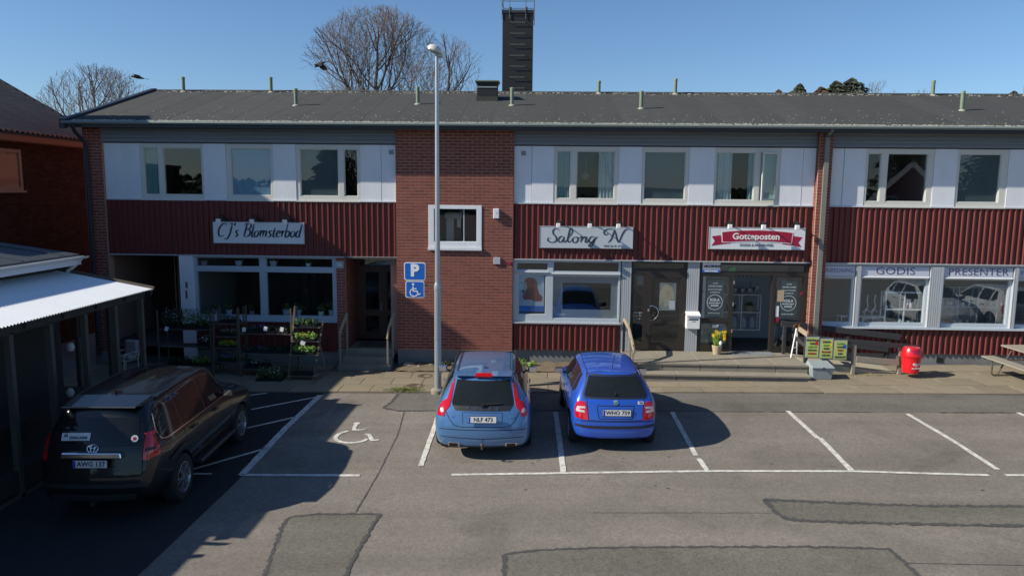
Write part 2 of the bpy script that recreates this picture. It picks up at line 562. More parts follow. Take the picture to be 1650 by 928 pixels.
def ribbon(mb, pts, w, rng, wob=0.4, step=0.12, dz=0.0, closed=False, steady=False):
    P = [Vector((a, b, 0)) for a, b in pts]
    if closed: P.append(P[0])
    out = []
    for a, b in zip(P, P[1:]):
        n = max(1, int((b-a).length/step))
        for k in range(n):
            out.append(a.lerp(b, k/n))
    out.append(P[-1])
    L, R = [], []
    for i, p in enumerate(out):
        d = (out[min(i+1, len(out)-1)]-out[max(i-1, 0)]).normalized()
        s = Vector((-d.y, d.x, 0))
        wl = w/2*(1+rng.uniform(-wob, wob)); wr = w/2*(1+rng.uniform(-wob, wob))
        j = 0 if steady else rng.uniform(-.15, .15)*w
        L.append(p+s*(wl+j)); R.append(p-s*(wr-j))
    o = len(mb.v)
    for a, b in zip(L, R):
        mb.v.append((a.x, a.y, gz(a.x)+dz)); mb.v.append((b.x, b.y, gz(b.x)+dz))
    for i in range(len(L)-1):
        mb.f.append((o+2*i, o+2*i+1, o+2*i+3, o+2*i+2)); mb.m.append(mb.cur)

mb = MB()
xs = [-900, -300, -100, -60, -40, -30, -22, -10, 0, 10, 20, 26, 40, 60, 100, 300, 900]
ys = [-900, -300, -100, -40, -20, -10, 0, 10, 30, 60, 120, 300, 900]
for i in range(len(xs)-1):
    for j in range(len(ys)-1):
        a = [(xs[i], ys[j]), (xs[i+1], ys[j]), (xs[i+1], ys[j+1]), (xs[i], ys[j+1])]
        mb.add([(x, y, gz(x)) for x, y in a], [(0, 1, 2, 3)])
g = mb.build('asphalt_ground', 'asphalt', kind='structure', fixn=False)

# pavement: a bed with one slab per piece
pv = flat_poly('pavement', [(-12.6, -2.88), (-5, -2.88), (5, -2.80), (19, -2.95), (19, 0.2), (-12.6, 0.2)], 'joint', 0.012)
rng = random.Random(3)
slab_me = {}
def slab_mesh(w, d):
    k = (round(w, 2), round(d, 2))
    if k not in slab_me:
        me_o = MB().box(0, 0, -0.03, w, d, 0.018).build('paving_slab', 'slab')
        slab_me[k] = me_o.data
        bpy.data.objects.remove(me_o)
    return slab_me[k]
def slabs(x0, x1, y0, y1, w, d, off=0.0):
    y = y0; row = 0
    while y < y1-0.05:
        dd = min(d, y1-y)
        x = x0-(w/2 if row % 2 and off else 0)
        while x < x1:
            a, b = max(x, x0), min(x+w, x1)
            if b-a > 0.12:
                o = link('paving_slab', slab_mesh(b-a-0.014, dd-0.014), pv)
                o.location = (a+0.007, y+0.007, gz((a+b)/2)+0.010+rng.uniform(-.003, .004))
                o.rotation_euler = (rng.uniform(-.004, .004), -0.0155+rng.uniform(-.003, .003), 0)
            x += w
        y += d; row += 1
slabs(-12.55, -5.6, -2.86, -0.05, 0.93, 0.70, 1)
slabs(-5.6, -2.5, -2.86, -0.88, 0.78, 0.66, 1)
slabs(-2.5, 2.2, -2.82, -0.86, 0.94, 0.65, 1)
slabs(2.2, 6.9, -2.82, -1.82, 0.94, 0.50, 1)
slabs(6.9, 18.9, -2.86, 0.02, 0.94, 0.72, 1)

# planting bed of bare soil along the wall
def bed(x0, x1, y0, y1, name, label):
    mb = MB(); nx, ny = int((x1-x0)/.12), int((y1-y0)/.1)
    for i in range(nx+1):
        for j in range(ny+1):
            x = x0+(x1-x0)*i/nx; y = y0+(y1-y0)*j/ny
            e = min(1, min(i, nx-i, j+1, ny-j+2)/2)
            mb.v.append((x, y+(0 if 0 < j else rng.uniform(-.05, .05)), gz(x)+0.02+e*(0.05+rng.uniform(0, .055))))
    for i in range(nx):
        for j in range(ny):
            a = i*(ny+1)+j
            mb.f.append((a, a+ny+1, a+ny+2, a+1)); mb.m.append(0)
    o = mb.build(name, 'soil', smooth='all')
    o['kind'] = 'structure'
    return o
bed(-3.85, 2.35, -0.90, 0.0, 'soil_bed', 'bed')

# dark asphalt with roof shade painted in, round the shed, patches, tar edges
flat_poly('shade_painted_asphalt', [(-5.13, -2.9), (-5.10, -6.9), (-5.03, -8.4), (-5.05, -11.3), (-5.4, -20), (-16, -20), (-16, -2.9)], 'asphalt_shade', 0.004)
patches = [
 ([(-3.68, -9.82), (-3.39, -9.7), (-2.82, -9.67), (-2.33, -9.66), (-2.36, -10.12), (-2.39, -10.88), (-2.39, -11.5), (-2.39, -12.37), (-2.4, -15), (-3.6, -15), (-3.44, -12.39), (-3.43, -11.52), (-3.52, -10.99), (-3.62, -10.45), (-3.68, -10.11)], 0.055),
 ([(3.62, -9.02), (4.28, -9.07), (5.2, -9.15), (6.12, -9.2), (7.44, -9.19), (9.2, -9.25), (9.3, -9.75), (7.54, -9.87), (5.79, -9.85), (4.92, -9.81), (4.04, -9.76), (3.76, -9.70), (3.68, -9.54), (3.66, -9.25)], 0.075),
 ([(-0.32, -16.0), (-0.37, -11.45), (-0.38, -10.88), (0.1, -10.75), (0.78, -10.68), (2.05, -10.62), (3.75, -10.58), (4.82, -10.61), (4.86, -10.88), (4.88, -11.33), (4.73, -12.32), (4.7, -16)], 0.055)]
for i, (pp, w) in enumerate(patches):
    p = flat_poly('asphalt_patch', pp, 'asphalt_patch', 0.004)
    mb = MB(); ribbon(mb, pp, w, rng, 0.75, 0.045, 0.008, closed=True)
    mb.build('tar_edge', 'tar', p, fixn=False)
st = flat_poly('asphalt_patch', [(-3.35, -2.885), (-5, -2.885), (-5, -2.883), (5, -2.803), (19, -2.953), (19, -4.35), (12, -4.32), (5.5, -4.28), (2.7, -4.29), (0, -4.32), (-3.0, -4.34), (-3.45, -4.15), (-3.35, -3.6)], 'asphalt_strip', 0.004)
mb = MB()
ribbon(mb, [(-3.30, -2.95), (-3.33, -3.6), (-3.42, -4.12), (-3.05, -4.33), (0, -4.33)], 0.07, rng, 0.8, 0.05, 0.008)
for a, b, w in ((0, 2.7, .025), (2.7, 7.4, .03), (8.8, 10.2, .05), (10.2, 19, .03)):
    ribbon(mb, [(a, -4.31), (b, -4.30)], w, rng, 0.9, 0.06, 0.008)
mb.build('tar_edge', 'tar', st, fixn=False)
# long seams and cracks in the old asphalt
mb = MB()
for pts, w in (([(-2.9, -4.4), (-2.75, -6), (-2.7, -8), (-2.72, -9.6)], .02), ([(-2.4, -11.9), (-1.2, -11.6), (-0.4, -11.55)], .014),
               ([(0.9, -9.55), (2.4, -9.52), (3.6, -9.5)], .012), ([(4.9, -11.0), (8.5, -11.05)], .012)):
    ribbon(mb, pts, w, rng, 0.9, 0.07, 0.005)
o = mb.build('asphalt_crack', 'tar', g, fixn=False)
# oil drips and dropped grit in the bays
mb = MB()
for _ in range(46):
    x, y = rng.uniform(-2, 10), rng.uniform(-9.6, -4.6)
    r = rng.uniform(.008, .03)
    n = 7
    mb.add([(x+r*rng.uniform(.6, 1.6)*cos(a*2*pi/n), y+r*.8*rng.uniform(.6, 1.3)*sin(a*2*pi/n), gz(x)+0.006) for a in range(n)], [tuple(range(n))])
mb.build('oil_spot', 'tar', g, fixn=False)

# painted lines
def line(pts, w=0.095, wob=0.10):
    mb = MB(); ribbon(mb, pts, w, rng, wob, 0.16, 0.010, steady=True)
    return mb.build('parking_line', 'road_paint', fixn=False, kind='structure')
line([(-5.08, -8.16), (-3.0, -8.14)])
line([(-5.16, -3.10), (-5.16, -5.6), (-5.06, -8.16)], 0.14)
line([(-1.42, -8.08), (0.51, -7.97), (3.0, -7.83), (5.5, -7.79), (7.74, -7.93)], 0.085)
line([(8.02, -7.92), (10.6, -7.88), (13.2, -7.85), (18.5, -7.9)], 0.085)
line([(-2.02, -7.68), (-2.08, -5.35), (-2.12, -4.42)])
line([(0.51, -7.92), (0.49, -6.2), (0.46, -4.38)], 0.105)
line([(3.02, -7.78), (2.99, -7.22)], 0.09); line([(2.98, -7.06), (2.99, -6), (3.02, -4.36)], 0.095)
line([(5.51, -7.75), (5.60, -6.05)], 0.10); line([(5.56, -6.05), (5.57, -4.24)], 0.095)
line([(8.05, -7.66), (8.10, -6.1), (8.07, -4.42)])
line([(10.60, -7.7), (10.49, -4.29)]); line([(13.15, -7.7), (13.1, -4.29)]); line([(15.7, -7.7), (15.7, -4.29)])
line([(-5.20, -3.27), (-6.38, -4.30)], 0.075)
line([(-5.19, -4.84), (-6.9, -6.55)], 0.075)
line([(-5.10, -6.80), (-6.05, -7.93), (-6.4, -8.35)], 0.075)
line([(-5.60, -8.12), (-6.0, -8.12)], 0.075)
line([(-6.52, -2.95), (-6.86, -3.14)], 0.075)
# wheelchair symbol painted on the bay
mb = MB()
ribbon(mb, [(-3.81, -5.77), (-3.9, -5.85), (-3.96, -5.98), (-3.965, -6.14), (-3.93, -6.27), (-3.86, -6.37), (-3.75, -6.45), (-3.63, -6.48), (-3.5, -6.47), (-3.41, -6.42), (-3.34, -6.34), (-3.31, -6.25)], 0.085, rng, .05, .1, .010, steady=True)
ribbon(mb, [(-3.745, -5.36), (-3.735, -5.56), (-3.70, -5.70)], 0.085, rng, .05, .1, .0104, steady=True)
ribbon(mb, [(-3.73, -5.70), (-3.6, -5.70), (-3.48, -5.66)], 0.07, rng, .05, .1, .0108, steady=True)
ribbon(mb, [(-3.42, -5.97), (-3.34, -5.97), (-3.25, -6.18), (-3.19, -6.33)], 0.085, rng, .05, .1, .0104, steady=True)
ribbon(mb, [(-3.22, -6.33), (-3.06, -6.30)], 0.07, rng, .05, .1, .0108, steady=True)
mb.add([(-3.75+.075*cos(a*pi/5), -5.28+.075*sin(a*pi/5), gz(-3.75)+.0112) for a in range(10)], [tuple(range(10))])
mb.build('wheelchair_symbol', 'road_paint', fixn=False, kind='structure')

# ================================================================== THE SHOP BUILDING
B = thing('shop_building', 'long two-storey brick and red corrugated building with shops below and flats above', 'building', (0, 0, 0))
XL, XR = -12.5, 19.0
# --- brick laying
BP, BC = 0.262, 0.0834
brick_me = MB().box(-0.1235, 0, -0.0338, 0.1235, 0.05, 0.0338).build('brick', 'brick').data
bpy.data.objects.remove(bpy.data.objects['brick'])
def lay(x0, x1, z0, z1, holes=()):
    """full and cut bricks of a running bond: list of (x0, x1, zc)"""
    out = []; r = 0; z = z0+BC/2
    while z < z1-0.02:
        x = x0-(BP/2 if r % 2 else 0)
        while x < x1-0.01:
            a, b = max(x, x0), min(x+0.25, x1)
            segs = [(a, b)]
            for (hx0, hx1, hz0, hz1) in holes:
                if hz0-0.03 < z < hz1+0.03:
                    ns = []
                    for (p, q) in segs:
                        if q <= hx0 or p >= hx1: ns.append((p, q))
                        else:
                            if p < hx0: ns.append((p, hx0))
                            if q > hx1: ns.append((hx1, q))
                    segs = ns
            out += [(p, q, z) for p, q in segs if q-p > 0.03]
            x += BP
        z += BC; r += 1
    return out
def loose(mb, lst, y):       # joined bricks
    for a, b, z in lst:
        mb.box(a+.0015, y, z-.0338, b-.0015, y+.05, z+.0338)
SX0, SX1, SZ0, SZ1 = -2.98, -1.52, 3.20, 4.43       # stair window hole
CX0, CX1 = -3.87, -0.66
col = lay(CX0, CX1, 0.42, 6.50, [(SX0, SX1, SZ0, SZ1)])
full = [q for q in col if q[1]-q[0] > .249]
full.sort(key=lambda q: (q[0]+q[1])**2/4+(q[2]-4.87)**2)
rest = MB()
loose(rest, full[295:]+[q for q in col if q[1]-q[0] <= .249], 0.0)
for a, b, z in full[:295]:
    link('brick', brick_me, B, loc=((a+b)/2, 0, z))
# side faces of the projecting brick bay and other brick strips
def side(mb, x, sgn, y0, y1, z0, z1):   # bricks on a face looking to x*sgn
    r = 0; z = z0+BC/2
    while z < z1-0.02:
        y = y0-(BP/2 if r % 2 else 0)
        while y < y1-0.01:
            a, b = max(y, y0), min(y+.25, y1)
            if b-a > .03:
                mb.box(x-(.05 if sgn > 0 else 0), a, z-.0355, x+(.05 if sgn < 0 else 0), b, z+.0355)
            y += BP
        z += BC; r += 1
side(rest, CX1+.006, 1, 0.056, 0.2, 0.42, 6.5)
loose(rest, lay(-12.5, -11.98, 0.2, 6.50), 0.0)              # left end pier
side(rest, -12.506, -1, 0.056, 10, 0.0, 6.4)                 # west gable wall
loose(rest, lay(7.43, 7.78, 0.52, 6.45), -0.10)              # pier with the downpipe
side(rest, 7.424, -1, -0.04, 0.12, 0.52, 6.45)
side(rest, 7.786, 1, -0.04, 0.12, 0.52, 6.45)
loose(rest, lay(-5.57, -5.32, 0.36, 2.93), 0.06)             # pier beside the recessed door
side(rest, -5.314, 1, 0.12, 1.25, 0.36, 2.93)
side(rest, CX0-.006, -1, 0.056, 1.25, 0.36, 2.93)
rest.build('bricks', 'brick', B, kind='stuff')
mo = MB()
def mbox(x0, x1, z0, z1, y0=0.003, y1=0.30): MB().box(x0, y0, z0, x1, y1, z1).build('brick_mortar', 'mortar', B)
mbox(CX0, CX1, .40, SZ0); mbox(CX0, CX1, SZ1, 6.5); mbox(CX0, SX0, SZ0, SZ1); mbox(SX1, CX1, SZ0, SZ1)
mbox(-12.5, -11.98, -.3, 6.5)
mbox(-12.5, -12.25, -.3, 6.5, .30, 10)
mbox(7.43, 7.78, .50, 6.5, -.097, .12)
mbox(-5.57, -5.32, .2, 2.98, .063, 1.28); mbox(-4.10, CX0+.0, .2, 2.98, .30, 1.28)
mbox(CX0, CX0+.15, .2, 2.98, .30, 1.28)
# --- plinth
for q in ((CX0, .03, -.3, CX1+.02, .28, .415), (CX1+.02, .14, -.3, 2.56, .30, .44), (7.80, .10, -.1, XR, .30, .50), (-9.8, .10, -.4, -5.585, .30, .28),
          (-5.585, .05, -.3, -5.30, 1.2, .35), (-12.52, -.01, -.5, -11.97, .25, .20), (7.41, -.11, -.1, 7.80, .12, .50)):
    MB().box(*q).build('plinth', 'plinth', B, bevel=.006)
MB().box(11.03, .085, .26, 11.20, .11, .40).build('vent_grille', 'dark_metal', B)
# --- corrugated red metal
def corrugated(x0, x1, z0, z1, yb=0.10, depth=0.055, pitch=0.1535, name='corrugated_cladding', m='red_metal'):
    prof = []
    x = x0; 
    n = int((x1-x0)/pitch)
    prof.append((x0, yb))
    for k in range(n+1):
        c = x0+pitch*(k+.5)
        if c+.04 > x1: break
        prof += [(c-.046, yb), (c-.016, yb-depth), (c+.016, yb-depth), (c+.032, yb)]
    prof.append((x1, yb))
    mb = MB()
    for (x, y) in prof:
        mb.v += [(x, y, z0), (x, y, z1)]
    for i in range(len(prof)-1):
        mb.f.append((2*i, 2*i+2, 2*i+3, 2*i+1)); mb.m.append(0)
    return mb.build(name, m, B, fixn=False)
corrugated(-11.98, CX0, 2.985, 4.49)
corrugated(CX1, 7.43, 2.985, 4.49)
corrugated(7.78, XR, 2.985, 4.49)
corrugated(CX1+.0, 2.34, .44, 1.20)
corrugated(7.78, XR, .50, 1.20)
corrugated(-9.6, -5.57, .28, 1.16)
# flashing under the band, at its joints and above it
mb = MB()
for a, b in ((-12.05, CX0), (CX1+.01, 7.42), (7.79, XR)):
    mb.box(a, .015, 2.955, b, .13, 2.985)
mb.build('drip_flashing', 'grey_metal', B)
# backing walls behind the bands
mb = MB()
for a, b in ((-11.98, CX0), (CX1, 7.43), (7.78, XR)):
    mb.box(a, .13, 2.95, b, .30, 4.50)
    mb.box(a, .13, 6.03, b, .30, 6.50)
mb.box(CX1, .16, .44, 2.34, .30, 1.18); mb.box(7.78, .16, .5, XR, .30, 1.18); mb.box(-9.6, .16, .2, -5.57, .30, 1.14)
mb.box(XL+.25, 9.75, -.3, XR, 10, 6.5); mb.box(XR-.25, .3, -.1, XR, 9.75, 6.5)
mb.build('wall', 'interior', B)
mb = MB()
mb.box(-12.2, .30, 3.0, XR-.25, 9.7, 3.2); mb.box(-12.2, .30, 6.35, XR-.25, 9.7, 6.48)
mb.build('floor_slab', 'interior', B)
mb = MB(); mb.box(-12.2, .30, .30, CX0-1.6, 9.7, .42); mb.box(CX0+.2, .30, .30, XR-.25, 9.7, .455)
mb.build('shop_floor', 'floor_dark', B)
mb = MB()
for x in (-9.85, -5.40, -3.72, CX1, 4.25, 7.6, 14.2): mb.box(x-.05, 1.3 if -5.5 < x < -3.8 else .31, .44, x+.05, 5.4, 3.0)
for x in (-8.9, -6.9, -3.9, CX1, 2.5, 4.4, 7.6, 10.8, 13.5): mb.box(x-.05, .31, 3.2, x+.05, 4.5, 6.35)
mb.box(-12.2, 5.4, .42, XR-.25, 5.5, 3.0)
mb.build('partition_wall', 'interior', B)
MB().box(-12.2, 4.5, 3.2, XR-.25, 4.6, 6.35).build('partition_wall', 'interior_dark', B)
# --- grey lapped boards under the eaves
def boards(x0, x1, z0=6.07, z1=6.50, n=4):
    h = (z1-z0)/n
    for i in range(n):
        a, b = z0+i*h, z0+(i+1)*h
        mb = MB()
        mb.prism([(0.045, a), (0.042, a+.018), (0.088, b-.006), (0.12, b-.006), (0.12, a)], x0, x1, 'x')
        mb.build('eaves_board', 'grey_board', B)
    MB().box(x0, .055, 6.035, x1, .12, 6.062).build('drip_flashing', 'dark_trim', B)
boards(-11.98, CX0); boards(CX1+.004, 7.42); boards(7.79, XR)
# --- windows of the flats
WZ0, WZ1 = 4.50, 6.035
def window(x0, x1, panes, z0=WZ0, z1=WZ1, gz0=4.635, gz1=5.915, yf=0.085, yg=0.125, m='window_paint', glass='glass', sill=True, name='window'):
    """a part with its frame mesh; panes as sub-parts"""
    mb = MB()
    mb.box(x0, yf, z0, x1, .20, gz0); mb.box(x0, yf, gz1, x1, .20, z1)
    edges = [x0]+[e for p in panes for e in p]+[x1]
    for i in range(0, len(edges), 2):
        mb.box(edges[i], yf, gz0, edges[i+1], .20, gz1)
    # slim inner casement beads
    for a, b in panes:
        w = .022
        for q in ((a, gz0, a+w, gz1), (b-w, gz0, b, gz1), (a+w, gz0, b-w, gz0+w), (a+w, gz1-w, b-w, gz1)):
            mb.box(q[0], yf+.018, q[1], q[2], .19, q[3])
    f = mb.build(name, m, B, bevel=.004)
    for a, b in panes:
        MB().box(a, yg, gz0, b, yg+.012, gz1).build('pane', glass, f)
    if sill:
        MB().box(x0-.01, .03, z0-.02, x1+.01, yf+.01, z0+.012).build('sill', m, f)
    return f
def drape(x0, x1, z0, z1, y, m, f, pitch=.09, amp=.025, name='curtain'):
    mb = MB(); n = max(4, int((x1-x0)/pitch*6))
    for i in range(n+1):
        x = x0+(x1-x0)*i/n
        yy = y+amp*sin((x-x0)/pitch*2*pi)+amp*.4*sin((x-x0)/pitch*3.1+1)
        mb.v += [(x, yy, z0), (x, yy, z1)]
    for i in range(n):
        mb.f.append((2*i, 2*i+2, 2*i+3, 2*i+1)); mb.m.append(0)
    return mb.build(name, m, f, smooth='all', fixn=False)
G0, G1 = 4.60, 5.95
wA = window(-10.97, -9.20, [(-10.87, -10.46), (-10.33, -9.25)])
drape(-10.9, -10.42, G0, G1, .20, 'curtain_green', wA)
wB = window(-8.56, -7.26, [(-8.44, -7.33)]); MB().box(-8.46, .145, G0, -7.30, .155, G1).build('blind', 'blind', wB)
wC = window(-6.63, -4.86, [(-6.52, -5.46), (-5.31, -4.93)]); MB().box(-6.54, .16, G0, -5.44, .17, G1).build('blind', 'blind_dark', wC)
wD = window(.43, 2.17, [(.51, .88), (1.04, 2.07)]); drape(1.64, 2.09, G0, G1, .175, 'curtain', wD); drape(.49, .90, G0, G1, .175, 'curtain_green', wD)
mb = MB(); mb.lathe([(0.001, 0), (.10, .02), (.13, .12), (.05, .22), (.02, .24), (.02, .6), (.001, .6)], 16, (1.33, .9, 5.15)); mb.build('ceiling_lamp', 'interior', wD, smooth=True)
wE = window(2.80, 4.06, [(2.86, 3.97)]); MB().box(2.84, .16, G0, 3.99, .17, G1).build('blind', 'blind_dark', wE)
wF = window(4.74, 6.48, [(4.78, 5.81), (5.95, 6.42)])
drape(4.80, 5.22, G0, G1, .175, 'curtain', wF); drape(5.66, 5.80, G0, G1, .175, 'curtain_green', wF); MB().box(5.93, .17, G0, 6.44, .18, G1).build('blind', 'curtain_green', wF)
for o_ in list(kids(wF)):
    if o_.name.startswith('pane') and min(v.co.x for v in o_.data.vertices) > 5.9: bpy.data.objects.remove(o_)
mb = MB()
for q in ((0, 0, .05, 1.28), (.42, 0, .47, 1.28), (.05, 0, .42, .05), (.05, 1.23, .42, 1.28)): mb.box(q[0], -.02, q[1], q[2], .02, q[3])
cs = mb.build('open_casement', 'window_paint', wF, bevel=.004, loc=(6.42, .085, 4.635), rot=(0, 0, pi-radians(-17)))
wF['label'] = 'window with its narrow right casement ajar'
MB().box(.05, -.004, .05, .42, .004, 1.23).build('pane', 'glass', wF, loc=(6.42, .085, 4.635), rot=(0, 0, pi-radians(-17)))
wG = window(8.74, 10.52, [(8.79, 9.15), (9.31, 10.37)])
wH = window(11.13, 12.46, [(11.19, 12.28)]); MB().box(11.17, .16, G0, 12.3, .17, G1).build('blind', 'blind_dark', wH)
wI = window(13.2, 15.0, [(13.3, 14.3), (14.5, 14.9)])
wJ = window(15.8, 17.2, [(15.9, 17.1)])
# white panels between the windows: separate boards, joints open
def panel(x0, x1, y=.078, z0=WZ0+.012, z1=WZ1):
    MB().box(x0+.004, y, z0, x1-.004, .128, z1).build('wall_panel', 'white_panel', B, bevel=.003)
for a, b, y in ((-11.98, -10.97, .085), (-9.20, -8.56, .07), (-7.26, -6.63, .07), (-4.86, -4.28, .078), (-4.28, CX0, .082),
                (CX1+.006, -.17, .09), (-.17, .43, .075), (2.17, 2.80, .07), (4.06, 4.74, .07), (6.48, 7.08, .075), (7.08, 7.42, .08),
                (7.79, 8.16, .09), (8.16, 8.74, .075), (10.52, 11.13, .07), (12.46, 13.2, .07), (15.0, 15.8, .07), (17.2, XR, .08)):
    panel(a, b, y)
for x in (-4.00, -.40): MB().box(x-.06, .068, 5.78, x+.06, .09, 5.90).build('vent_grille', 'grey_board', B)
mb = MB()
for a, b in ((-11.98, CX0), (CX1+.006, 7.42), (7.79, XR)): mb.box(a, .035, 4.488, b, .09, 4.506)
mb.build('drip_flashing', 'white_panel', B)
# stair window in the brick bay
mb = MB()
yf = -.022
mb.box(SX0, yf, SZ0+.08, SX0+.15, .22, SZ1); mb.box(SX1-.14, yf, SZ0+.08, SX1, .22, SZ1)
mb.box(SX0+.15, yf, SZ1-.105, SX1-.14, .22, SZ1); mb.box(SX0+.15, yf, SZ0+.08, SX1-.14, .22, SZ0+.235)
mb.box(SX0-.01, -.07, SZ0, SX1+.01, .22, SZ0+.075)
f = mb.build('stair_window', 'white_panel', B, bevel=.006)
MB().box(-2.83, .07, 3.43, -1.66, .082, 4.33).build('pane', 'glass', f)
MB().box(-2.03, .045, 3.43, -2.00, .066, 4.33).build('mullion', 'grey_metal', f)
mb = MB(); mb.box(-2.9, 1.2, 3.25, -1.55, 1.3, 4.5); mb.build('partition_wall', 'interior_dark', f)
mb = MB(); mb.box(-2.55, .5, 3.4, -2.35, .7, 4.05); mb.box(-2.6, .55, 4.05, -2.12, .65, 4.2); mb.box(-2.25, .5, 3.8, -2.15, .6, 4.05)
mb.build('coat_rack', 'interior', f)
# alarm box, socket box and small pipe bends on the brick
mb = MB(); mb.box(-1.20, -.10, 4.08, -1.04, 0, 4.35); a_ = mb.build('alarm_box', 'white_panel', B, bevel=.015)
MB().lathe([(.001, -.105), (.012, -.105), (.012, -.10)], 10, (-1.10, 0, 4.23), 'y').build('indicator', 'black', a_)
mb = MB(); mb.box(-1.19, -.05, 2.83, -1.00, 0, 3.02); mb.build('socket_box', 'grey_metal', B, bevel=.01)
mb = MB(); mb.lathe([(.04, 0), (.04, -.06), (.001, -.06)], 12, (-.74, 0, 2.86), 'y'); mb.tube([(-.98, -.02, 2.90), (-.86, -.02, 2.88), (-.74, -.02, 2.86)], .007, 6)
mb.build('alarm_bell', 'crimson', B)

# --- roof: felt sheets laid in strips from ridge to eaves
RY, RZ, EY, EZ = 4.5, 8.0, -0.44, 6.57
RS = (RZ-EZ)/(RY-EY)
def rz_(y): return EZ+RS*(y-EY) if y <= RY else RZ-RS*(y-RY)
mb = MB()
x0, x1 = -12.72, XR+.4
mb.prism([(EY+.03, EZ-.10), (RY, RZ-.10), (10.6, rz_(10.6)-.10), (10.6, rz_(10.6)-.02), (RY, RZ-.02), (EY+.03, EZ-.02)], x0, x1, 'x')
rf = mb.build('roof', 'soffit', B)
sheet_me = {}
x = -12.66; k = 0
while x < x1-.1:
    w = min(.875, x1-x)
    for side_ in (0, 1):
        key = (round(w, 3), side_)
        if key not in sheet_me:
            q = MB()
            if side_ == 0:
                a, b = (EY, EZ), (RY, RZ)
            else:
                a, b = (10.6, rz_(10.6)), (RY, RZ)
            t = .004
            q.add([(0, a[0], a[1]-.018), (w+.03, a[0], a[1]-.012), (w+.03, b[0], b[1]-.012), (0, b[0], b[1]-.018),
                   (0, a[0], a[1]), (w+.03, a[0], a[1]+t*.7), (w+.03, b[0], b[1]+t*.7), (0, b[0], b[1])],
                  [(0,3,2,1),(4,5,6,7),(0,1,5,4),(1,2,6,5),(2,3,7,6),(3,0,4,7)])
            o_ = q.build('roofing_sheet', 'roof_felt'); sheet_me[key] = o_.data; bpy.data.objects.remove(o_)
        link('roofing_sheet', sheet_me[key], rf, loc=(x, 0, 0))
    x += w; k += 1
# ridge cap and lichen / gravel collected at ridge and eaves
mb = MB(); mb.prism([(RY-.16, RZ-.03), (RY, RZ+.035), (RY+.16, RZ-.03), (RY, RZ+.0)], -12.6, x1, 'x'); mb.build('ridge_cap', 'roof_felt', rf)
mb = MB()
rg = random.Random(11)
for _ in range(3900):
    x = rg.uniform(-12.5, XR)
    c = rg.random()
    if c < .68: y = EY+.02+abs(rg.gauss(0, .05))
    elif c < .88: y = RY-.12-abs(rg.gauss(0, .16))
    elif c < .90: y = rg.uniform(EY+.1, RY-.2)
    else: y = EY+.1+abs(rg.gauss(0, .9))
    if y > RY-.1: continue
    s_ = rg.uniform(.006, .022)*(1.25 if c < .88 else .8)
    z = rz_(y)+.012
    mb.add([(x-s_*1.6, y-s_, z-RS*s_), (x+s_*1.2, y-s_*.7, z-RS*s_*.7), (x+s_, y+s_, z+RS*s_), (x-s_, y+s_*.8, z+RS*s_*.8), (x, y, z+s_*.8)],
           [(0, 1, 4), (1, 2, 4), (2, 3, 4), (3, 0, 4)])
mb.build('lichen_crumbs', 'lichen', rf, kind='stuff', fixn=False)
# eaves: gutter board, verge trim
mb = MB(); mb.tube([(-12.75, EY-.045, EZ-.035), (XR+.4, EY-.045, EZ-.035)], .045, 8); mb.build('gutter', 'gutter', B, smooth=True)
MB().box(-12.7, EY+.01, EZ-.15, XR+.4, EY+.035, EZ-.02).build('fascia_board', 'dark_trim', B)
MB().box(-12.7, EY+.036, EZ-.13, XR+.4, .08, EZ-.10).build('soffit_board', 'soffit', B)
mb = MB()
mb.prism([(EY-.04, EZ-.20), (RY, RZ-.16), (RY, RZ+.07), (EY-.04, EZ+.05)], -12.82, -12.66, 'x')
mb.prism([(10.64, rz_(10.6)-.20), (RY, RZ-.16), (RY, RZ+.07), (10.64, rz_(10.6)+.05)], -12.82, -12.66, 'x')
mb.build('verge_board', 'dark_trim', B)
mb = MB(); mb.box(7.40, -.30, 6.42, 7.81, -.08, 6.45); mb.box(7.52, -.22, 6.30, 7.72, -.10, 6.42); mb.build('rainwater_head', 'soffit', B)
mb = MB(); mb.box(7.545, -.175, .62, 7.665, -.107, 6.34); mb.tube([(7.6, -.45, 6.48), (7.6, -.3, 6.40), (7.6, -.15, 6.36)], .045, 8)
mb.build('downpipe', 'pipe_grey', B)
mb = MB(); mb.tube([(-12.42, -.6, 6.50), (-12.42, -.45, 6.30), (-12.36, -.12, 6.02), (-12.36, -.09, 5.7), (-12.36, -.09, .1)], .05, 8)
mb.build('downpipe', 'dark_trim', B, smooth=True)

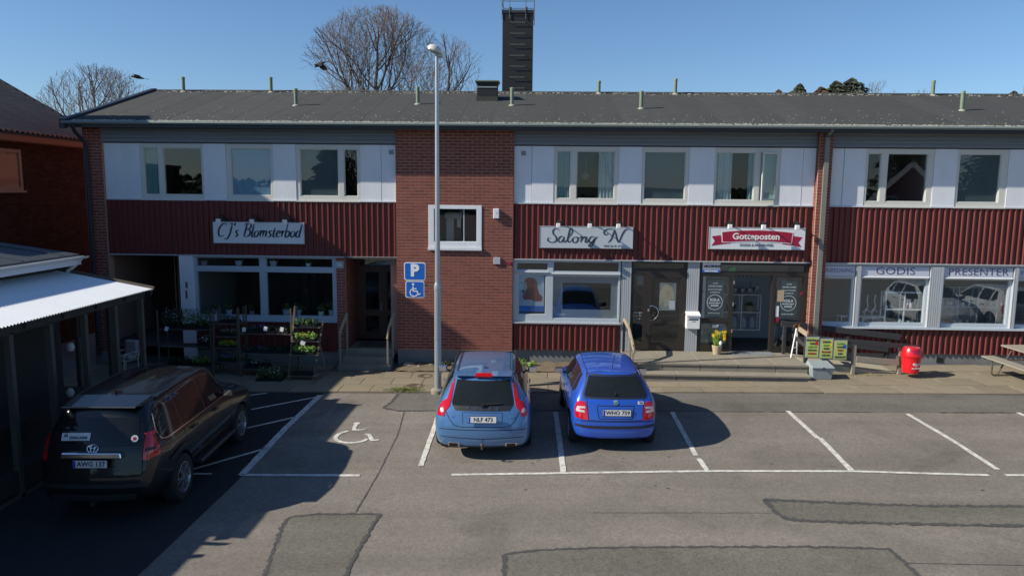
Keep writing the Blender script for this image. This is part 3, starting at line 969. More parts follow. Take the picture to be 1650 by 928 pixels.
# roof pipes, vent box
def pipe(x, y, h, r=.055):
    t = thing('vent_pipe', 'x', 'vent pipe', (x, y, rz_(y)-.02), 0, 'green metal vent pipes on the roof')
    MB().lathe([(r, 0), (r, h-.02), (r*1.0, h-.02)], 12).build('pipe', 'vent_green', t, smooth=True)
    MB().lathe([(r*1.12, h-.05), (r*1.14, h+.012), (r*.6, h+.03), (.001, h+.03)], 12).build('cap', 'vent_light', t, smooth=True)
    MB().lathe([(r*2.1, -.02), (r*1.9, .02), (r*1.05, .05)], 12).build('flashing', 'lichen', t, smooth=True)
    return t
for x, y, h, lab in ((-11.64, 4.28, .47, 'vent pipe on the ridge nearest the left gable end'), (-8.73, 4.25, .48, 'ridge vent pipe just left of the big bare tree'),
               (-7.19, 1.97, .49, 'mid-slope vent pipe in front of the big bare tree, left of the lamp post'), (-3.62, 2.3, .51, 'mid-slope vent pipe close to the left of the lamp post'),
               (-.80, 2.18, .51, 'mid-slope vent pipe in front of the black chimney tower'), (1.92, 4.34, .40, 'first ridge vent pipe right of the black chimney tower'),
               (2.95, 1.79, .50, 'mid-slope vent pipe above the salon, between two ridge pipes'), (4.36, 4.3, .48, 'ridge vent pipe left of the distant conifers'),
               (12.48, 4.32, .46, 'ridge vent pipe near the right edge, above the white-framed windows'), (12.05, 1.79, .54, 'mid-slope vent pipe at the right, below a ridge pipe'),
               (15.4, 4.4, .3, 'short ridge vent pipe at the far right edge')):
    pipe(x, y, h)['label'] = lab
vb = thing('roof_vent_box', 'square dark roof vent box with a green edged lid beside the black chimney', 'vent box', (-1.59, 3.18, 7.55), 0)
mb = MB(); mb.box(-.31, -.27, -.1, .31, .27, .52); mb.build('housing', 'dark_metal', vb, bevel=.01)
mb = MB(); mb.box(-.33, -.29, -.16, .33, .29, .12); mb.build('upstand', 'roof_felt', vb)
mb = MB(); mb.box(-.37, -.33, .56, .37, .33, .60); mb.build('lid', 'vent_green', vb, bevel=.005)
mb = MB(); mb.box(-.33, -.29, .50, .33, .29, .56); mb.build('louvre_band', 'black', vb)
mb = MB(); mb.box(-.30, -.285, .38, .30, -.272, .42); mb.build('louvre_rail', 'grey_board', vb)

# black chimney tower with iron rungs
ct = thing('chimney_tower', 'tall black sheet-clad chimney tower with metal rungs and a railing on top', 'chimney', (-.76, 6.4, 5.4), 0)
mb = MB(); mb.box(-.52, -.5, -.1, .52, .5, 5.42); mb.build('shaft', 'dark_metal', ct, bevel=.008)
mb = MB(); mb.box(-.54, -.52, 5.40, .54, .52, 5.50); mb.build('cap', 'dark_trim', ct)
for i in range(9):
    z = 2.55+i*.362
    mb = MB(); mb.bar((-.27, -.56, z), (.26, -.56, z), .013, .014); mb.bar((-.27, -.56, z), (-.27, -.49, z), .013, .013); mb.bar((.26, -.56, z), (.26, -.49, z), .013, .013)
    mb.build('rung', 'pipe_grey', ct)
for x, y in ((-.54, -.52), (.55, -.52), (-.54, .5), (.55, .5), (-.28, -.53), (.27, -.53)):
    MB().tube([(x, y, 5.2), (x, y, 6.6)], .012, 6).build('railing_post', 'ink_grey', ct)
mb = MB()
for z in (5.78, 6.55): mb.tube([(-.54, -.52, z), (.55, -.52, z), (.55, .5, z), (-.54, .5, z), (-.54, -.52, z)], .012, 6)
mb.build('railing_rail', 'ink_grey', ct)
MB().box(-.5, -.515, 5.43, .5, -.51, 5.49).build('weathered_strip', 'lichen', ct)
for x in (-.28, .27): MB().lathe([(.05, 5.5), (.05, 5.7), (.03, 5.7)], 12, (x, 0, 0)).build('flue', 'iron', ct)

# ================================================================== SHOP FRONTS
def frontwin(x0, x1, z0, z1, g, m, name='shop_window', glass='glass_shop', yf=.10, yg=.15, bev=.004):
    """g: list of glass rectangles (x0,x1,z0,z1); frame fills the rest"""
    xs = sorted({x0, x1, *[v for q in g for v in q[:2]]}); zs = sorted({z0, z1, *[v for q in g for v in q[2:4]]})
    mb = MB()
    for i in range(len(xs)-1):
        run = None
        for j in range(len(zs)-1):
            cx, cz = (xs[i]+xs[i+1])/2, (zs[j]+zs[j+1])/2
            hole = any(q[0] < cx < q[1] and q[2] < cz < q[3] for q in g)
            if not hole:
                if run is None: run = zs[j]
            elif run is not None:
                mb.box(xs[i], yf, run, xs[i+1], .24, zs[j]); run = None
        if run is not None: mb.box(xs[i], yf, run, xs[i+1], .24, zs[-1])
    f = mb.build(name, m, B)
    mb = MB()
    for q in g:
        if len(q) > 4: continue
        w = .02
        for r in ((q[0], q[2], q[0]+w, q[3]), (q[1]-w, q[2], q[1], q[3]), (q[0]+w, q[2], q[1]-w, q[2]+w), (q[0]+w, q[3]-w, q[1]-w, q[3])):
            mb.box(r[0], yf+.012, r[1], r[2], .23, r[3])
    mb.build('glazing_bead', m, f)
    for q in g:
        if len(q) > 4: continue
        MB().box(q[0], yg, q[2], q[1], yg+.012, q[3]).build('pane', glass, f)
    return f
def ribbed(x0, x1, z0, z1, y=.09, m='grey_metal', name='ribbed_panel'):
    prof = [(x0, y)]; x = x0+.02
    while x+.045 < x1:
        prof += [(x, y), (x+.006, y+.012), (x+.014, y+.012), (x+.02, y)]; x += .058
    prof.append((x1, y))
    mb = MB()
    for px, py in prof: mb.v += [(px, py, z0), (px, py, z1)]
    for i in range(len(prof)-1): mb.f.append((2*i, 2*i+2, 2*i+3, 2*i+1)); mb.m.append(0)
    mb.box(x0, y+.014, z0, x1, .25, z1)
    return mb.build(name, m, B, fixn=False)

# ---- flower shop, left
fl = frontwin(-9.62, -5.57, 1.16, 2.955, [(-9.55, -7.74, 2.65, 2.92), (-7.58, -5.68, 2.65, 2.92), (-9.55, -7.74, 1.27, 2.53), (-7.58, -5.68, 1.27, 2.53)], 'blue_grey_paint')
MB().box(-9.64, .02, 1.12, -5.58, .10, 1.16).build('sill', 'blue_grey_paint', fl)
mb = MB(); mb.box(-9.99, .02, 1.45, -9.61, .22, 2.95); mb.box(-9.99, .06, .0, -9.61, .22, 1.45); lp = mb.build('wall_panel', 'white_panel', B, bevel=.003)
MB().box(-9.83, .008, 2.05, -9.77, .02, 2.22).build('notice', 'ink_grey', lp)
MB().box(-9.84, .008, 1.75, -9.79, .02, 1.98).build('notice', 'ink_grey', lp)
text('1', .13, 'numeral', 'white', lp, facing(-9.86, .014, 2.55))
# dark passage at the far left with a plank door and a slatted gate
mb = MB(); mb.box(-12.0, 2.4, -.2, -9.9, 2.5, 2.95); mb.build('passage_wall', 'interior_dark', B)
for i in range(8):
    MB().box(-11.95+i*.24, 2.34, -.1, -11.73+i*.24, 2.38, 2.8).build('door_plank', 'brown_wood', B)
MB().box(-12.0, .3, -.3, -9.9, 2.4, -.02).build('passage_floor', 'floor_dark', B)
for i, x in enumerate((-10.72, -10.62)):
    MB().box(x, 1.2, .9, x+.03, 1.24, 2.85).build('bamboo_pole', 'wood_pale', B)
# recessed entrance with brown timber door
rd = frontwin(-5.32, -4.00, .44, 2.95, [(-5.05, -4.62, 1.30, 2.45), (-4.40, -4.05, 1.30, 2.45), (-5.05, -4.62, .62, 1.15), (-4.40, -4.05, .62, 1.15), (-5.2, -4.05, 2.60, 2.88)], 'brown_wood', 'entrance_door', yf=.0, yg=.05)
rd.location = (0, 1.2, 0)
MB().tube([(-4.55, -.05, 1.3), (-4.55, -.05, 1.55)], .014, 8).build('handle', 'galv', rd)
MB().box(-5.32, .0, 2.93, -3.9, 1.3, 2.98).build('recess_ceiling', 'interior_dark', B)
mb = MB()
mb.box(-5.31, .10, -.3, -4.02, 1.2, .38); mb.build('entrance_landing', 'concrete', B, bevel=.01)
mb = MB(); mb.box(-5.36, -.27, -.3, -4.00, .10, .22); mb.build('entrance_step', 'concrete', B, bevel=.01)
mb = MB(); mb.box(-5.40, -.64, -.3, -3.96, -.27, .07); mb.build('entrance_step', 'concrete', B, bevel=.01)
MB().box(-5.1, .25, .38, -4.3, .95, .40).build('door_mat', 'iron', B)
def handrail(pts, posts, name, label):
    t = thing(name, label, 'handrail', (pts[0][0], pts[0][1], gz(pts[0][0])))
    o = Vector(t.location)
    P = [Vector(p)-o for p in pts]
    mb = MB()
    for a, b in zip(P, P[1:]): mb.bar(a, b, .045, .09)
    mb.build('rail', 'wood_pale', t, bevel=.006)
    for (x, y, z0, z1) in posts:
        q = Vector((x, y, z0))-o; r = Vector((x, y, z1))-o
        MB().bar(q, r, .05, .045, (0, 1, 0)).build('post', 'wood_grey', t, bevel=.004)
handrail([(-5.33, -.62, .92), (-5.33, -.52, 1.02), (-5.26, -.06, 1.40)], [(-5.33, -.60, -.08, .94), (-5.27, -.07, .2, 1.36)], 'handrail', 'pale wooden handrail on the left of the recessed entrance steps')
handrail([(-4.03, -.62, .80), (-4.03, -.45, 1.06), (-3.96, -.06, 1.42)], [(-4.03, -.58, -.06, .9), (-3.98, -.07, .2, 1.36)], 'handrail', 'pale wooden handrail by the brick bay, right of the recessed entrance')
hn = thing('house_number_plate', 'small blue house number plate 2A beside the recessed entrance', 'number plate', (-5.48, .045, 2.75))
MB().box(-.115, -.008, -.09, .115, .006, .09).build('plate', 'front_paint', hn)
MB().box(-.095, -.012, -.07, .095, -.009, .07).build('face', 'curtain_green', hn)
text('2A', .13, 'lettering', 'white', hn, facing(0, -.014, 0), offset=.002)

# ---- salon
sw = frontwin(CX1+.01, 2.31, 1.22, 2.955, [(-.56, .31, 2.66, 2.88), (.45, 2.27, 2.63, 2.92), (-.50, .26, 1.42, 2.55), (.45, 2.27, 1.32, 2.52)], 'front_paint')
MB().box(CX1+.01, .02, 1.185, 2.34, .11, 1.225).build('sill', 'grey_metal', sw)
MB().tube([(.43, .07, 2.575), (2.29, .07, 2.575)], .035, 8).build('awning_roller', 'grey_metal', sw, smooth=True)
MB().tube([(-.60, .08, 2.61), (.33, .08, 2.61)], .025, 8).build('awning_roller', 'grey_metal', sw, smooth=True)
po = thing('hair_poster', 'pale blue poster with red-brown hair in the narrow salon window', 'poster', (-.15, .172, 1.66))
MB().box(-.36, 0, 0, .36, .006, .87).build('sheet', 'poster_blue', po)
MB().box(-.36, -.002, -.16, .36, .004, 0).build('base_strip', 'sign_blue', po)
mb = MB()
mb.prism([(-.20, .66), (-.16, .76), (-.05, .80), (.08, .78), (.16, .68), (.18, .50), (.22, .36), (.32, .26), (.30, .14), (.12, .12), (-.02, .18), (-.20, .16), (-.24, .26), (-.22, .36), (-.28, .42), (-.22, .46), (-.14, .42), (-.10, .52), (-.13, .60)], -.003, -.001, 'y')
mb.build('hair', 'hair_red', po)
MB().prism([(-.20, .62), (-.13, .68), (-.11, .50), (-.17, .46), (-.20, .52), (-.22, .55)], -.005, -.004, 'y').build('face', 'skin', po)
# pale film bands on the big salon pane
mb = MB()
for q in ((.48, .72, 1.35, 2.50), (2.06, 2.25, 1.35, 2.50), (.72, 2.06, 2.32, 2.50), (.72, 2.06, 1.35, 1.58)): mb.box(q[0], .17, q[2], q[1], .173, q[3])
mb.build('frosted_film', 'film_grey', sw)
text('salong n', .09, 'lettering', 'white', sw, facing(.72, .166, 1.44))
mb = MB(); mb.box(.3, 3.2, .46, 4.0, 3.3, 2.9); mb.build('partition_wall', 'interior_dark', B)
for x in (.9, 1.8):
    c = thing('salon_chair', 'black salon chair inside, %s' % ('left behind the big salon window' if x < 1 else 'right behind the big salon window'), 'chair', (x, 1.6, .455))
    MB().lathe([(.28, 0), (.28, .03), (.04, .06), (.04, .42)], 16).build('base', 'chrome', c, smooth=True)
    MB().box(-.28, -.26, .42, .28, .26, .54).build('seat', 'black', c, bevel=.03)
    MB().box(-.26, .20, .54, .26, .30, 1.10).build('backrest', 'black', c, bevel=.03)
    for s in (-1, 1): MB().box(s*.30-.03, -.2, .54, s*.30+.03, .22, .68).build('armrest', 'black', c, bevel=.015)
ribbed(2.34, 2.60, .44, 2.955); ribbed(4.14, 4.46, .46, 2.955)
# salon door
sd = frontwin(2.60, 4.14, .47, 2.95, [(2.66, 4.08, 2.73, 2.92), (2.66, 2.98, .60, 2.62), (3.20, 3.97, 1.30, 2.50), (3.18, 3.96, .66, 1.18)], 'brown_frame', 'salon_door', yf=.13, yg=.17)
MB().tube([(3.13, .09, 1.72), (3.22, .07, 1.73), (3.33, .065, 1.66), (3.37, .065, 1.54), (3.33, .065, 1.42), (3.24, .07, 1.33), (3.13, .09, 1.31)], .016, 8).build('handle', 'chrome', sd, smooth=True)
MB().box(3.08, .10, 1.56, 3.13, .13, 1.64).build('lock', 'chrome', sd)
dp = thing('hair_poster', 'poster with blonde hair hanging in the glass salon door', 'poster', (3.62, .192, 1.58))
MB().box(-.22, 0, 0, .24, .005, .78).build('sheet', 'interior', dp)
mb = MB(); mb.prism([(-.22, .1), (-.21, .45), (-.14, .66), (-.02, .76), (.10, .70), (.17, .52), (.20, .30), (.10, .34), (.06, .14), (-.06, .1), (-.10, .3)], -.003, -.001, 'y'); mb.build('hair', 'hair_blonde', dp)
MB().prism([(-.04, .56), (.07, .56), (.07, .42), (.03, .36), (-.03, .40)], -.006, -.004, 'y').build('face', 'skin', dp)
MB().box(.06, -.006, .04, .22, -.004, .28).build('text_block', 'white', dp)
MB().box(2.78, .20, 2.28, 3.0, .205, 2.54).build('notice', 'ink_grey', sd)
for i, (t, s) in enumerate((('salong n', .07), ('man - fre', .05), ('9 - 18', .05))): text(t, s, 'lettering', 'film_white', sd, facing(2.83, .165, 1.52-i*.09))
# ---- sweet and gift shop door front
gd = frontwin(4.46, 7.43, .47, 2.955, [(4.53, 7.34, 2.68, 2.90), (4.55, 5.33, 1.36, 2.58), (4.55, 5.31, .66, 1.27), (5.43, 6.46, .475, 2.60, 1), (6.55, 7.32, 1.30, 2.58), (6.55, 7.32, .60, 1.24)], 'brown_frame', 'gift_shop_front', yf=.12, yg=.17)
for z in (1.0, 1.75, 2.35): MB().box(5.395, .10, z, 5.43, .12, z+.10).build('hinge', 'chrome', gd)
mb = MB()
for i in range(22): mb.box(5.40+i*.05, -.28, .478, 5.43+i*.05, .06, .492)
mb.box(5.36, -.30, .460, 6.52, .08, .478); mb.build('door_grate', 'galv', B)
def opening_times(x, w, lab):
    t = thing('window_poster', lab, 'poster', (x, .15, 1.44))
    MB().box(-w/2, 0, 0, w/2, .006, 1.02).build('sheet', 'poster_dark', t)
    mb = MB(); mb.lathe([(.200, -.003), (.215, -.003)], 36, (0, 0, .40), 'y'); mb.build('ring', 'film_white', t)
    text('VI HAR', .045, 'lettering', 'film_white', t, facing(0, -.003, .92))
    text('SVENSK GODIS', .055, 'lettering', 'film_white', t, facing(0, -.003, .84))
    text('KVALITETSGODIS', .048, 'lettering', 'film_white', t, facing(0, -.003, .75))
    text('& PRESENTER', .045, 'lettering', 'film_white', t, facing(0, -.003, .67))
    text('KOLA', .10, 'lettering', 'film_white', t, facing(0, -.003, .46), offset=.003)
    text('BLANDA SJALV', .048, 'lettering', 'film_white', t, facing(0, -.003, .375), offset=.002)
    text('GODIS', .07, 'lettering', 'film_white', t, facing(0, -.003, .30), offset=.002)
    text('SMAKA OCH NJUT', .04, 'lettering', 'film_white', t, facing(0, -.003, .09))
opening_times(4.92, .46, 'dark poster with a white ring left of the open gift shop doorway')
opening_times(6.93, .46, 'dark poster with a white ring right of the open gift shop doorway')
MB().box(4.55, .185, 1.36, 4.66, .188, 2.58).build('frosted_film', 'film_white', gd)
MB().box(4.56, .19, .67, 5.30, .193, 1.26).build('frosted_film', 'film_dim', gd)
for nm, q, m in (('notice', (4.54, .10, 2.74, 5.02, .118, 2.935), 'white'), ('notice', (4.54, .10, 2.665, 5.02, .117, 2.735), 'sign_blue'), ('notice', (5.26, .15, 2.66, 5.46, .165, 2.80), 'bottle_green'),
                 ('notice', (6.60, .14, 1.88, 6.80, .148, 2.20), 'terracotta'), ('notice', (6.59, .14, 1.46, 6.68, .148, 1.76), 'white'), ('notice', (6.59, .14, 1.30, 6.69, .148, 1.43), 'crimson'),
                 ('notice', (7.25, .15, 2.08, 7.30, .165, 2.16), 'crimson'), ('notice', (4.55, .15, 2.1, 4.59, .165, 2.16), 'crimson'), ('notice', (4.88, .11, 1.13, 5.04, .13, 1.21), 'white')):
    MB().box(*q).build(nm, m, gd)
text('SCHENKER', .085, 'lettering', 'ink', gd, facing(4.84, .094, 2.835), offset=.003); MB().box(4.58, .092, 2.81, 4.66, .099, 2.86).build('logo', 'crimson', gd)
text('PAKETOMBUD', .055, 'lettering', 'white', gd, facing(4.78, .094, 2.70), offset=.002)
# inside: white shelf unit with goods seen through the doorway
rng = random.Random(5)
def shelf_unit(x, y, z, w, h, cols, rows, name, label, m='white', d=.30, t=.035):
    s = thing(name, label, 'shelf', (x, y, z))
    mb = MB()
    for i in range(cols+1):
        mb.box(i*w/cols-t/2, 0, 0, i*w/cols+t/2, t, h); mb.box(i*w/cols-t/2, d-t, 0, i*w/cols+t/2, d, h)
    mb.build('frame', m, s)
    for j in range(rows+1):
        MB().box(-t/2, -.003, j*h/rows, w+t/2, d+.003, j*h/rows+t).build('shelf_board', m, s)
    return s
wd = MB(); wd.box(4.3, 2.2, .46, 7.55, 2.26, 2.9); wd.build('partition_wall', 'film_white', B)
shelf_unit(5.50, 1.55, .80, 1.10, 1.05, 2, 2, 'shelf_unit', 'white shelf unit with goods seen through the open gift shop doorway')
for i, x in enumerate((5.62, 5.88, 6.16, 6.42)):
    j = thing('glass_jar', ('first', 'second', 'third', 'fourth')[i]+' grey-blue jar from the left on the lower shelf inside the gift shop', 'jar', (x, 1.70, .86))
    MB().lathe([(.001, 0), (.09, 0), (.105, .1), (.09, .24), (.05, .30), (.05, .33), (.001, .33)], 14).build('jar', 'front_paint', j, smooth=True)
for i, (x, m) in enumerate(((5.78, 'ink_grey'), (6.32, 'terracotta'))):
    j = thing('wicker_basket', ('dark round basket', 'round basket of sweets')[i]+' on the upper shelf inside the gift shop', 'basket', (x, 1.70, 1.37))
    MB().lathe([(.001, 0), (.11, 0), (.15, .16), (.14, .17), (.11, .02)], 16).build('basket', m, j, smooth=True)
    mb = MB(); leaves(mb, (0, 0, .20), (.12, .1, .07), 60, .03, rng); mb.build('contents', 'leaf' if i else 'petal_white', j)
pb = thing('pennant_bunting', 'string of grey pennants across the inside of the gift shop doorway', 'bunting', (5.45, 1.45, 2.05))
pts = [(i*.105, 0, .10*abs(i-5)/5*abs(i-5)/5) for i in range(11)]
MB().tube(pts, .006, 5).build('string', 'black', pb)
for i in range(0, 10):
    p = pts[i]; MB().prism([(p[0]+.01, p[2]), (p[0]+.10, pts[i+1][2]), (p[0]+.055, p[2]-.14)], -.004, .004, 'y').build('pennant', ('poster_dark', 'front_paint')[i % 2], pb)
mb = MB()
for i in range(9):
    for j in range(2):
        x = 5.5+i*.12; mb.box(x, 2.1, 1.9+j*.42, x+.07, 2.19, 1.9+j*.42+rng.uniform(.1, .26))
mb.build('packaged_goods', 'sign_grey', B)
text('LAKRITS', .13, 'lettering', 'poster_dark', B, facing(6.05, 1.50, 1.93), offset=.003)

# ---- right-hand display windows
rp = MB(); rp.box(7.79, .105, 2.90, XR, .25, 2.955); rp.box(7.79, .02, 1.195, XR, .24, 1.245); rp.build('window_rail', 'front_paint', B)
def display(x0, x1, word, size, wlab):
    f = frontwin(x0, x1, 1.245, 2.90, [(x0+.06, x1-.06, 1.33, 2.56)], 'front_paint', 'display_window', yf=.13, yg=.17)
    s = MB().box(x0+.03, .085, 2.635, x1-.03, .125, 2.885).build('name_board', 'sign_lilac', f)
    text(word, size, 'lettering', 'ink_purple', s, facing((x0+x1)/2, .082, 2.765), width=wlab, ext=.002, offset=-.002*size/.2, space=1.04)
    if x1-x0 > 1: MB().tube([(x0+.03, .075, 2.60), (x1-.03, .075, 2.60)], .028, 8).build('awning_roller', 'white', f, smooth=True)
    return f
d1 = display(7.79, 8.68, 'INREDNING', .165, .74)
d2 = display(8.80, 10.66, 'GODIS', .285, 1.03)
d3 = display(11.00, 12.88, 'PRESENTER', .285, 1.58)
d4 = display(12.98, 13.9, 'INREDNING', .165, .74)
d5 = display(14.0, 15.9, 'PRESENTER', .285, 1.58)
ribbed(8.68, 8.80, 1.245, 2.90, .03); ribbed(10.66, 11.00, 1.245, 2.90, .03); ribbed(12.88, 12.98, 1.245, 2.90, .03); ribbed(13.9, 14.0, 1.245, 2.90, .03); ribbed(15.9, XR, 1.245, 2.90, .05)
MB().box(7.79, -.02, 1.19, XR, .10, 1.205).build('sill', 'grey_metal', B)
mb = MB(); mb.box(7.85, .25, 1.15, XR-.4, 1.5, 1.20); mb.build('display_shelf', 'interior', B)
mb = MB(); mb.box(7.85, 2.0, .5, XR-.4, 2.06, 2.95); mb.build('partition_wall', 'interior', B)
shelf_unit(9.62, .26, 1.20, 1.02, .95, 2, 2, 'shelf_unit', 'white open lattice shelf standing in the GODIS window', t=.03)
shelf_unit(8.45, .26, 1.20, 1.15, .26, 4, 1, 'low_shelf', 'low white rail shelf at the left of the GODIS window', t=.02)
shelf_unit(11.15, .45, 1.20, 1.6, 1.1, 3, 2, 'shelf_unit', 'glass-and-metal shelf full of trinkets in the PRESENTER window', 'grey_metal', t=.018)
def trinkets(x0, x1, y0, y1, z, n, lab):
    for i in range(n):
        x, y = rng.uniform(x0, x1), rng.uniform(y0, y1)
        r = rng.uniform(.03, .07); h = rng.uniform(.07, .22)
        m = rng.choice(['white', 'galv', 'terracotta', 'petal_yellow', 'leaf', 'sign_grey', 'crimson', 'iron', 'interior', 'front_paint'])
        o = MB().lathe([(.001, 0), (r*.8, 0), (r, h*.35), (r*.75, h*.75), (r*.35, h*.85), (r*.4, h), (.001, h)], 9, ).build('ornament', m, None, smooth=True, loc=(x, y, z))
        o['label'] = lab; o['category'] = 'ornament'; o['group'] = lab
trinkets(9.65, 10.55, .28, .5, 1.72, 9, 'small ornaments on the middle board of the lattice shelf in the GODIS window')
trinkets(9.65, 10.55, .28, .5, 1.235, 8, 'small ornaments on the bottom of the lattice shelf in the GODIS window')
trinkets(11.2, 12.7, .47, .75, 1.235, 16, 'small ornaments on the lowest shelf in the PRESENTER window')
trinkets(11.2, 12.7, .47, .75, 1.785, 13, 'small ornaments on the middle shelf in the PRESENTER window')
trinkets(11.2, 12.7, .26, .42, 1.20, 12, 'small ornaments on the floor of the PRESENTER window')
cs_ = thing('twig_candelabra', 'white twisted candelabra standing in the left part of the GODIS window', 'candelabra', (9.25, .36, 1.20))
mb = MB()
for dx in (-.1, .1):
    mb.tube([(dx, 0, .15), (dx-.05, 0, .35), (dx+.04, 0, .55), (dx, 0, .72), (dx+.02, 0, .88)], .014, 6); mb.tube([(dx-.09, 0, .38), (dx, 0, .50), (dx+.09, 0, .40)], .012, 6)
mb.box(-.2, -.08, 0, .2, .08, .03); mb.box(-.2, -.08, .03, -.18, .08, .24); mb.box(.18, -.08, .03, .2, .08, .24); mb.box(-.2, -.08, .22, .2, .08, .24)
mb.build('candelabra_frame', 'white', cs_)

# ================================================================== SIGN BOARDS AND THEIR SPOTLIGHTS
def signboard(x0, x1, z0, z1, face, name, label):
    s = thing(name, label, 'shop sign', ((x0+x1)/2, .02, z0))
    w, h = x1-x0, z1-z0
    MB().box(-w/2, -.03, 0, w/2, .025, h).build('board', face, s, bevel=.004)
    mb = MB()
    for q in ((-w/2-.004, -.005, w/2+.004, .012), (-w/2-.004, h-.012, w/2+.004, h+.005), (-w/2-.004, .012, -w/2+.012, h-.012), (w/2-.012, .012, w/2+.004, h-.012)): mb.box(q[0], -.036, q[1], q[2], .02, q[3])
    mb.build('edge_trim', 'sign_frame', s)
    return s, w, h
s1, w, h = signboard(-8.97, -6.42, 3.32, 3.91, 'sign_white', 'shop_sign', 'white board reading CJ\'s Blomsterbod in dark italic script')
def strokes(s, polys, r, m, name='lettering', y=-.036, ry=None):
    mb = MB()
    for pl, rr in polys:
        # Catmull-Rom smoothing
        P = [pl[0]]+list(pl)+[pl[-1]]; out = []
        for i in range(1, len(P)-2):
            for k in range(5):
                t = k/5
                q = [0.5*((2*P[i][c])+(-P[i-1][c]+P[i+1][c])*t+(2*P[i-1][c]-5*P[i][c]+4*P[i+1][c]-P[i+2][c])*t*t+(-P[i-1][c]+3*P[i][c]-3*P[i+1][c]+P[i+2][c])*t**3) for c in (0, 1)]
                out.append(q)
        out.append(pl[-1])
        n = len(out); L = []; R = []
        for i, p in enumerate(out):
            a = out[max(0, i-1)]; b = out[min(n-1, i+1)]
            dx, dz = b[0]-a[0], b[1]-a[1]; l = hypot(dx, dz) or 1
            nx, nz = -dz/l, dx/l
            wd_ = r*rr*(.55+.75*abs(dz/l)) * min(1, .35+3*min(i, n-1-i)/n)
            L.append((p[0]+nx*wd_, p[1]+nz*wd_)); R.append((p[0]-nx*wd_, p[1]-nz*wd_))
        o = len(mb.v)
        for a, b in zip(L, R): mb.v += [(a[0], y, a[1]), (b[0], y, b[1])]
        for i in range(n-1): mb.f.append((o+2*i, o+2*i+1, o+2*i+3, o+2*i+2)); mb.m.append(0)
    return mb.build(name, m, s, fixn=False)
# italic book hand, drawn letter by letter on a unit grid (x height .45, cap 1)
GL = {
 'C': (.62, [[(.58,.85),(.42,.97),(.20,.85),(.06,.50),(.12,.12),(.32,.0),(.54,.12)]]),
 'J': (.48, [[(.16,.95),(.46,.95)],[(.36,.95),(.34,.45),(.26,.0),(.10,-.20),(-.04,-.16)]]),
 "'": (.20, [[(.12,1.0),(.06,.80)]]),
 's': (.30, [[(.28,.40),(.16,.46),(.06,.36),(.14,.25),(.22,.12),(.12,.0),(.0,.06)]]),
 'B': (.62, [[(.22,.95),(.18,.5),(.12,.0)],[(.02,.86),(.2,.97),(.44,.96),(.54,.78),(.42,.58),(.2,.52)],[(.2,.52),(.46,.50),(.56,.28),(.44,.05),(.12,.0)]]),
 'l': (.22, [[(.12,1.0),(.09,.5),(.08,.1),(.16,.0),(.22,.06)]]),
 'o': (.40, [[(.22,.45),(.08,.36),(.04,.14),(.16,.0),(.30,.10),(.34,.32),(.22,.45)]]),
 'm': (.66, [[(.04,.38),(.10,.45),(.08,.0)],[(.09,.28),(.20,.44),(.30,.40),(.28,.0)],[(.29,.28),(.42,.44),(.52,.38),(.50,.08),(.60,.02)]]),
 't': (.28, [[(.14,.70),(.10,.2),(.14,.0),(.24,.04)],[(.0,.44),(.26,.46)]]),
 'e': (.36, [[(.06,.22),(.26,.30),(.28,.40),(.18,.46),(.06,.32),(.06,.10),(.18,.0),(.32,.08)]]),
 'r': (.30, [[(.04,.38),(.10,.45),(.08,.0)],[(.09,.26),(.18,.42),(.28,.43)]]),
 'b': (.40, [[(.10,1.0),(.07,.5),(.06,.06),(.18,.0),(.32,.14),(.32,.36),(.20,.45),(.08,.32)]]),
 'd': (.42, [[(.30,.40),(.16,.45),(.05,.28),(.06,.06),(.16,.0),(.28,.14)],[(.36,1.0),(.32,.5),(.30,.08),(.40,.02)]]),
 ' ': (.28, []),
}
def script(s, word, x, z, size, m, shear=.22, r=.032, y=-.036):
    polys = []
    for ch in word:
        w_, st_ = GL[ch]
        for pl in st_: polys.append(([(x+(a+shear*b)*size, z+b*size) for a, b in pl], 1))
        x += w_*size*1.0
    strokes(s, polys, r*size*1.35, m, y=y)
    return x
script(s1, "CJ's Blomsterbod", -1.17, .185, .375, 'ink', r=.040)
s2, w, h = signboard(.07, 2.60, 3.30, 3.89, 'sign_grey', 'shop_sign', 'grey board reading Salong N in outlined dark script')
# px-like grid: origin at board lower left, units metres
SAL = [
 [(.52,.47),(.44,.53),(.36,.46),(.37,.37),(.44,.29),(.45,.19),(.36,.14),(.24,.17),(.22,.25),(.30,.26)],
 [(.66,.29),(.58,.31),(.51,.23),(.52,.16),(.59,.16),(.66,.27)],[(.67,.30),(.64,.19),(.68,.15),(.74,.21)],
 [(.74,.21),(.88,.42),(.87,.51),(.82,.50),(.78,.34),(.76,.20),(.80,.15),(.88,.22)],
 [(.97,.30),(.90,.25),(.90,.17),(.97,.14),(1.04,.21),(1.01,.29),(.95,.29)],[(1.02,.28),(1.10,.28)],
 [(1.10,.28),(1.15,.30),(1.11,.15)],[(1.13,.20),(1.22,.30),(1.27,.28),(1.24,.17),(1.28,.15),(1.33,.21)],
 [(1.49,.29),(1.41,.31),(1.34,.23),(1.35,.16),(1.42,.16),(1.49,.27)],[(1.52,.31),(1.45,.10),(1.37,.035),(1.34,.08),(1.44,.16),(1.58,.32)],
 [(1.86,.40),(1.79,.36),(1.74,.42),(1.80,.50),(1.92,.52),(2.03,.50)],[(2.03,.50),(1.99,.38),(1.94,.24),(1.86,.15)],
 [(2.03,.50),(2.07,.36),(2.11,.22),(2.15,.15)],[(2.15,.15),(2.20,.28),(2.25,.40),(2.33,.51),(2.40,.50)],
]
strokes(s2, [([(a-w/2, b+.01) for a, b in p], 1) for p in SAL], .017, 'ink', y=-.036)
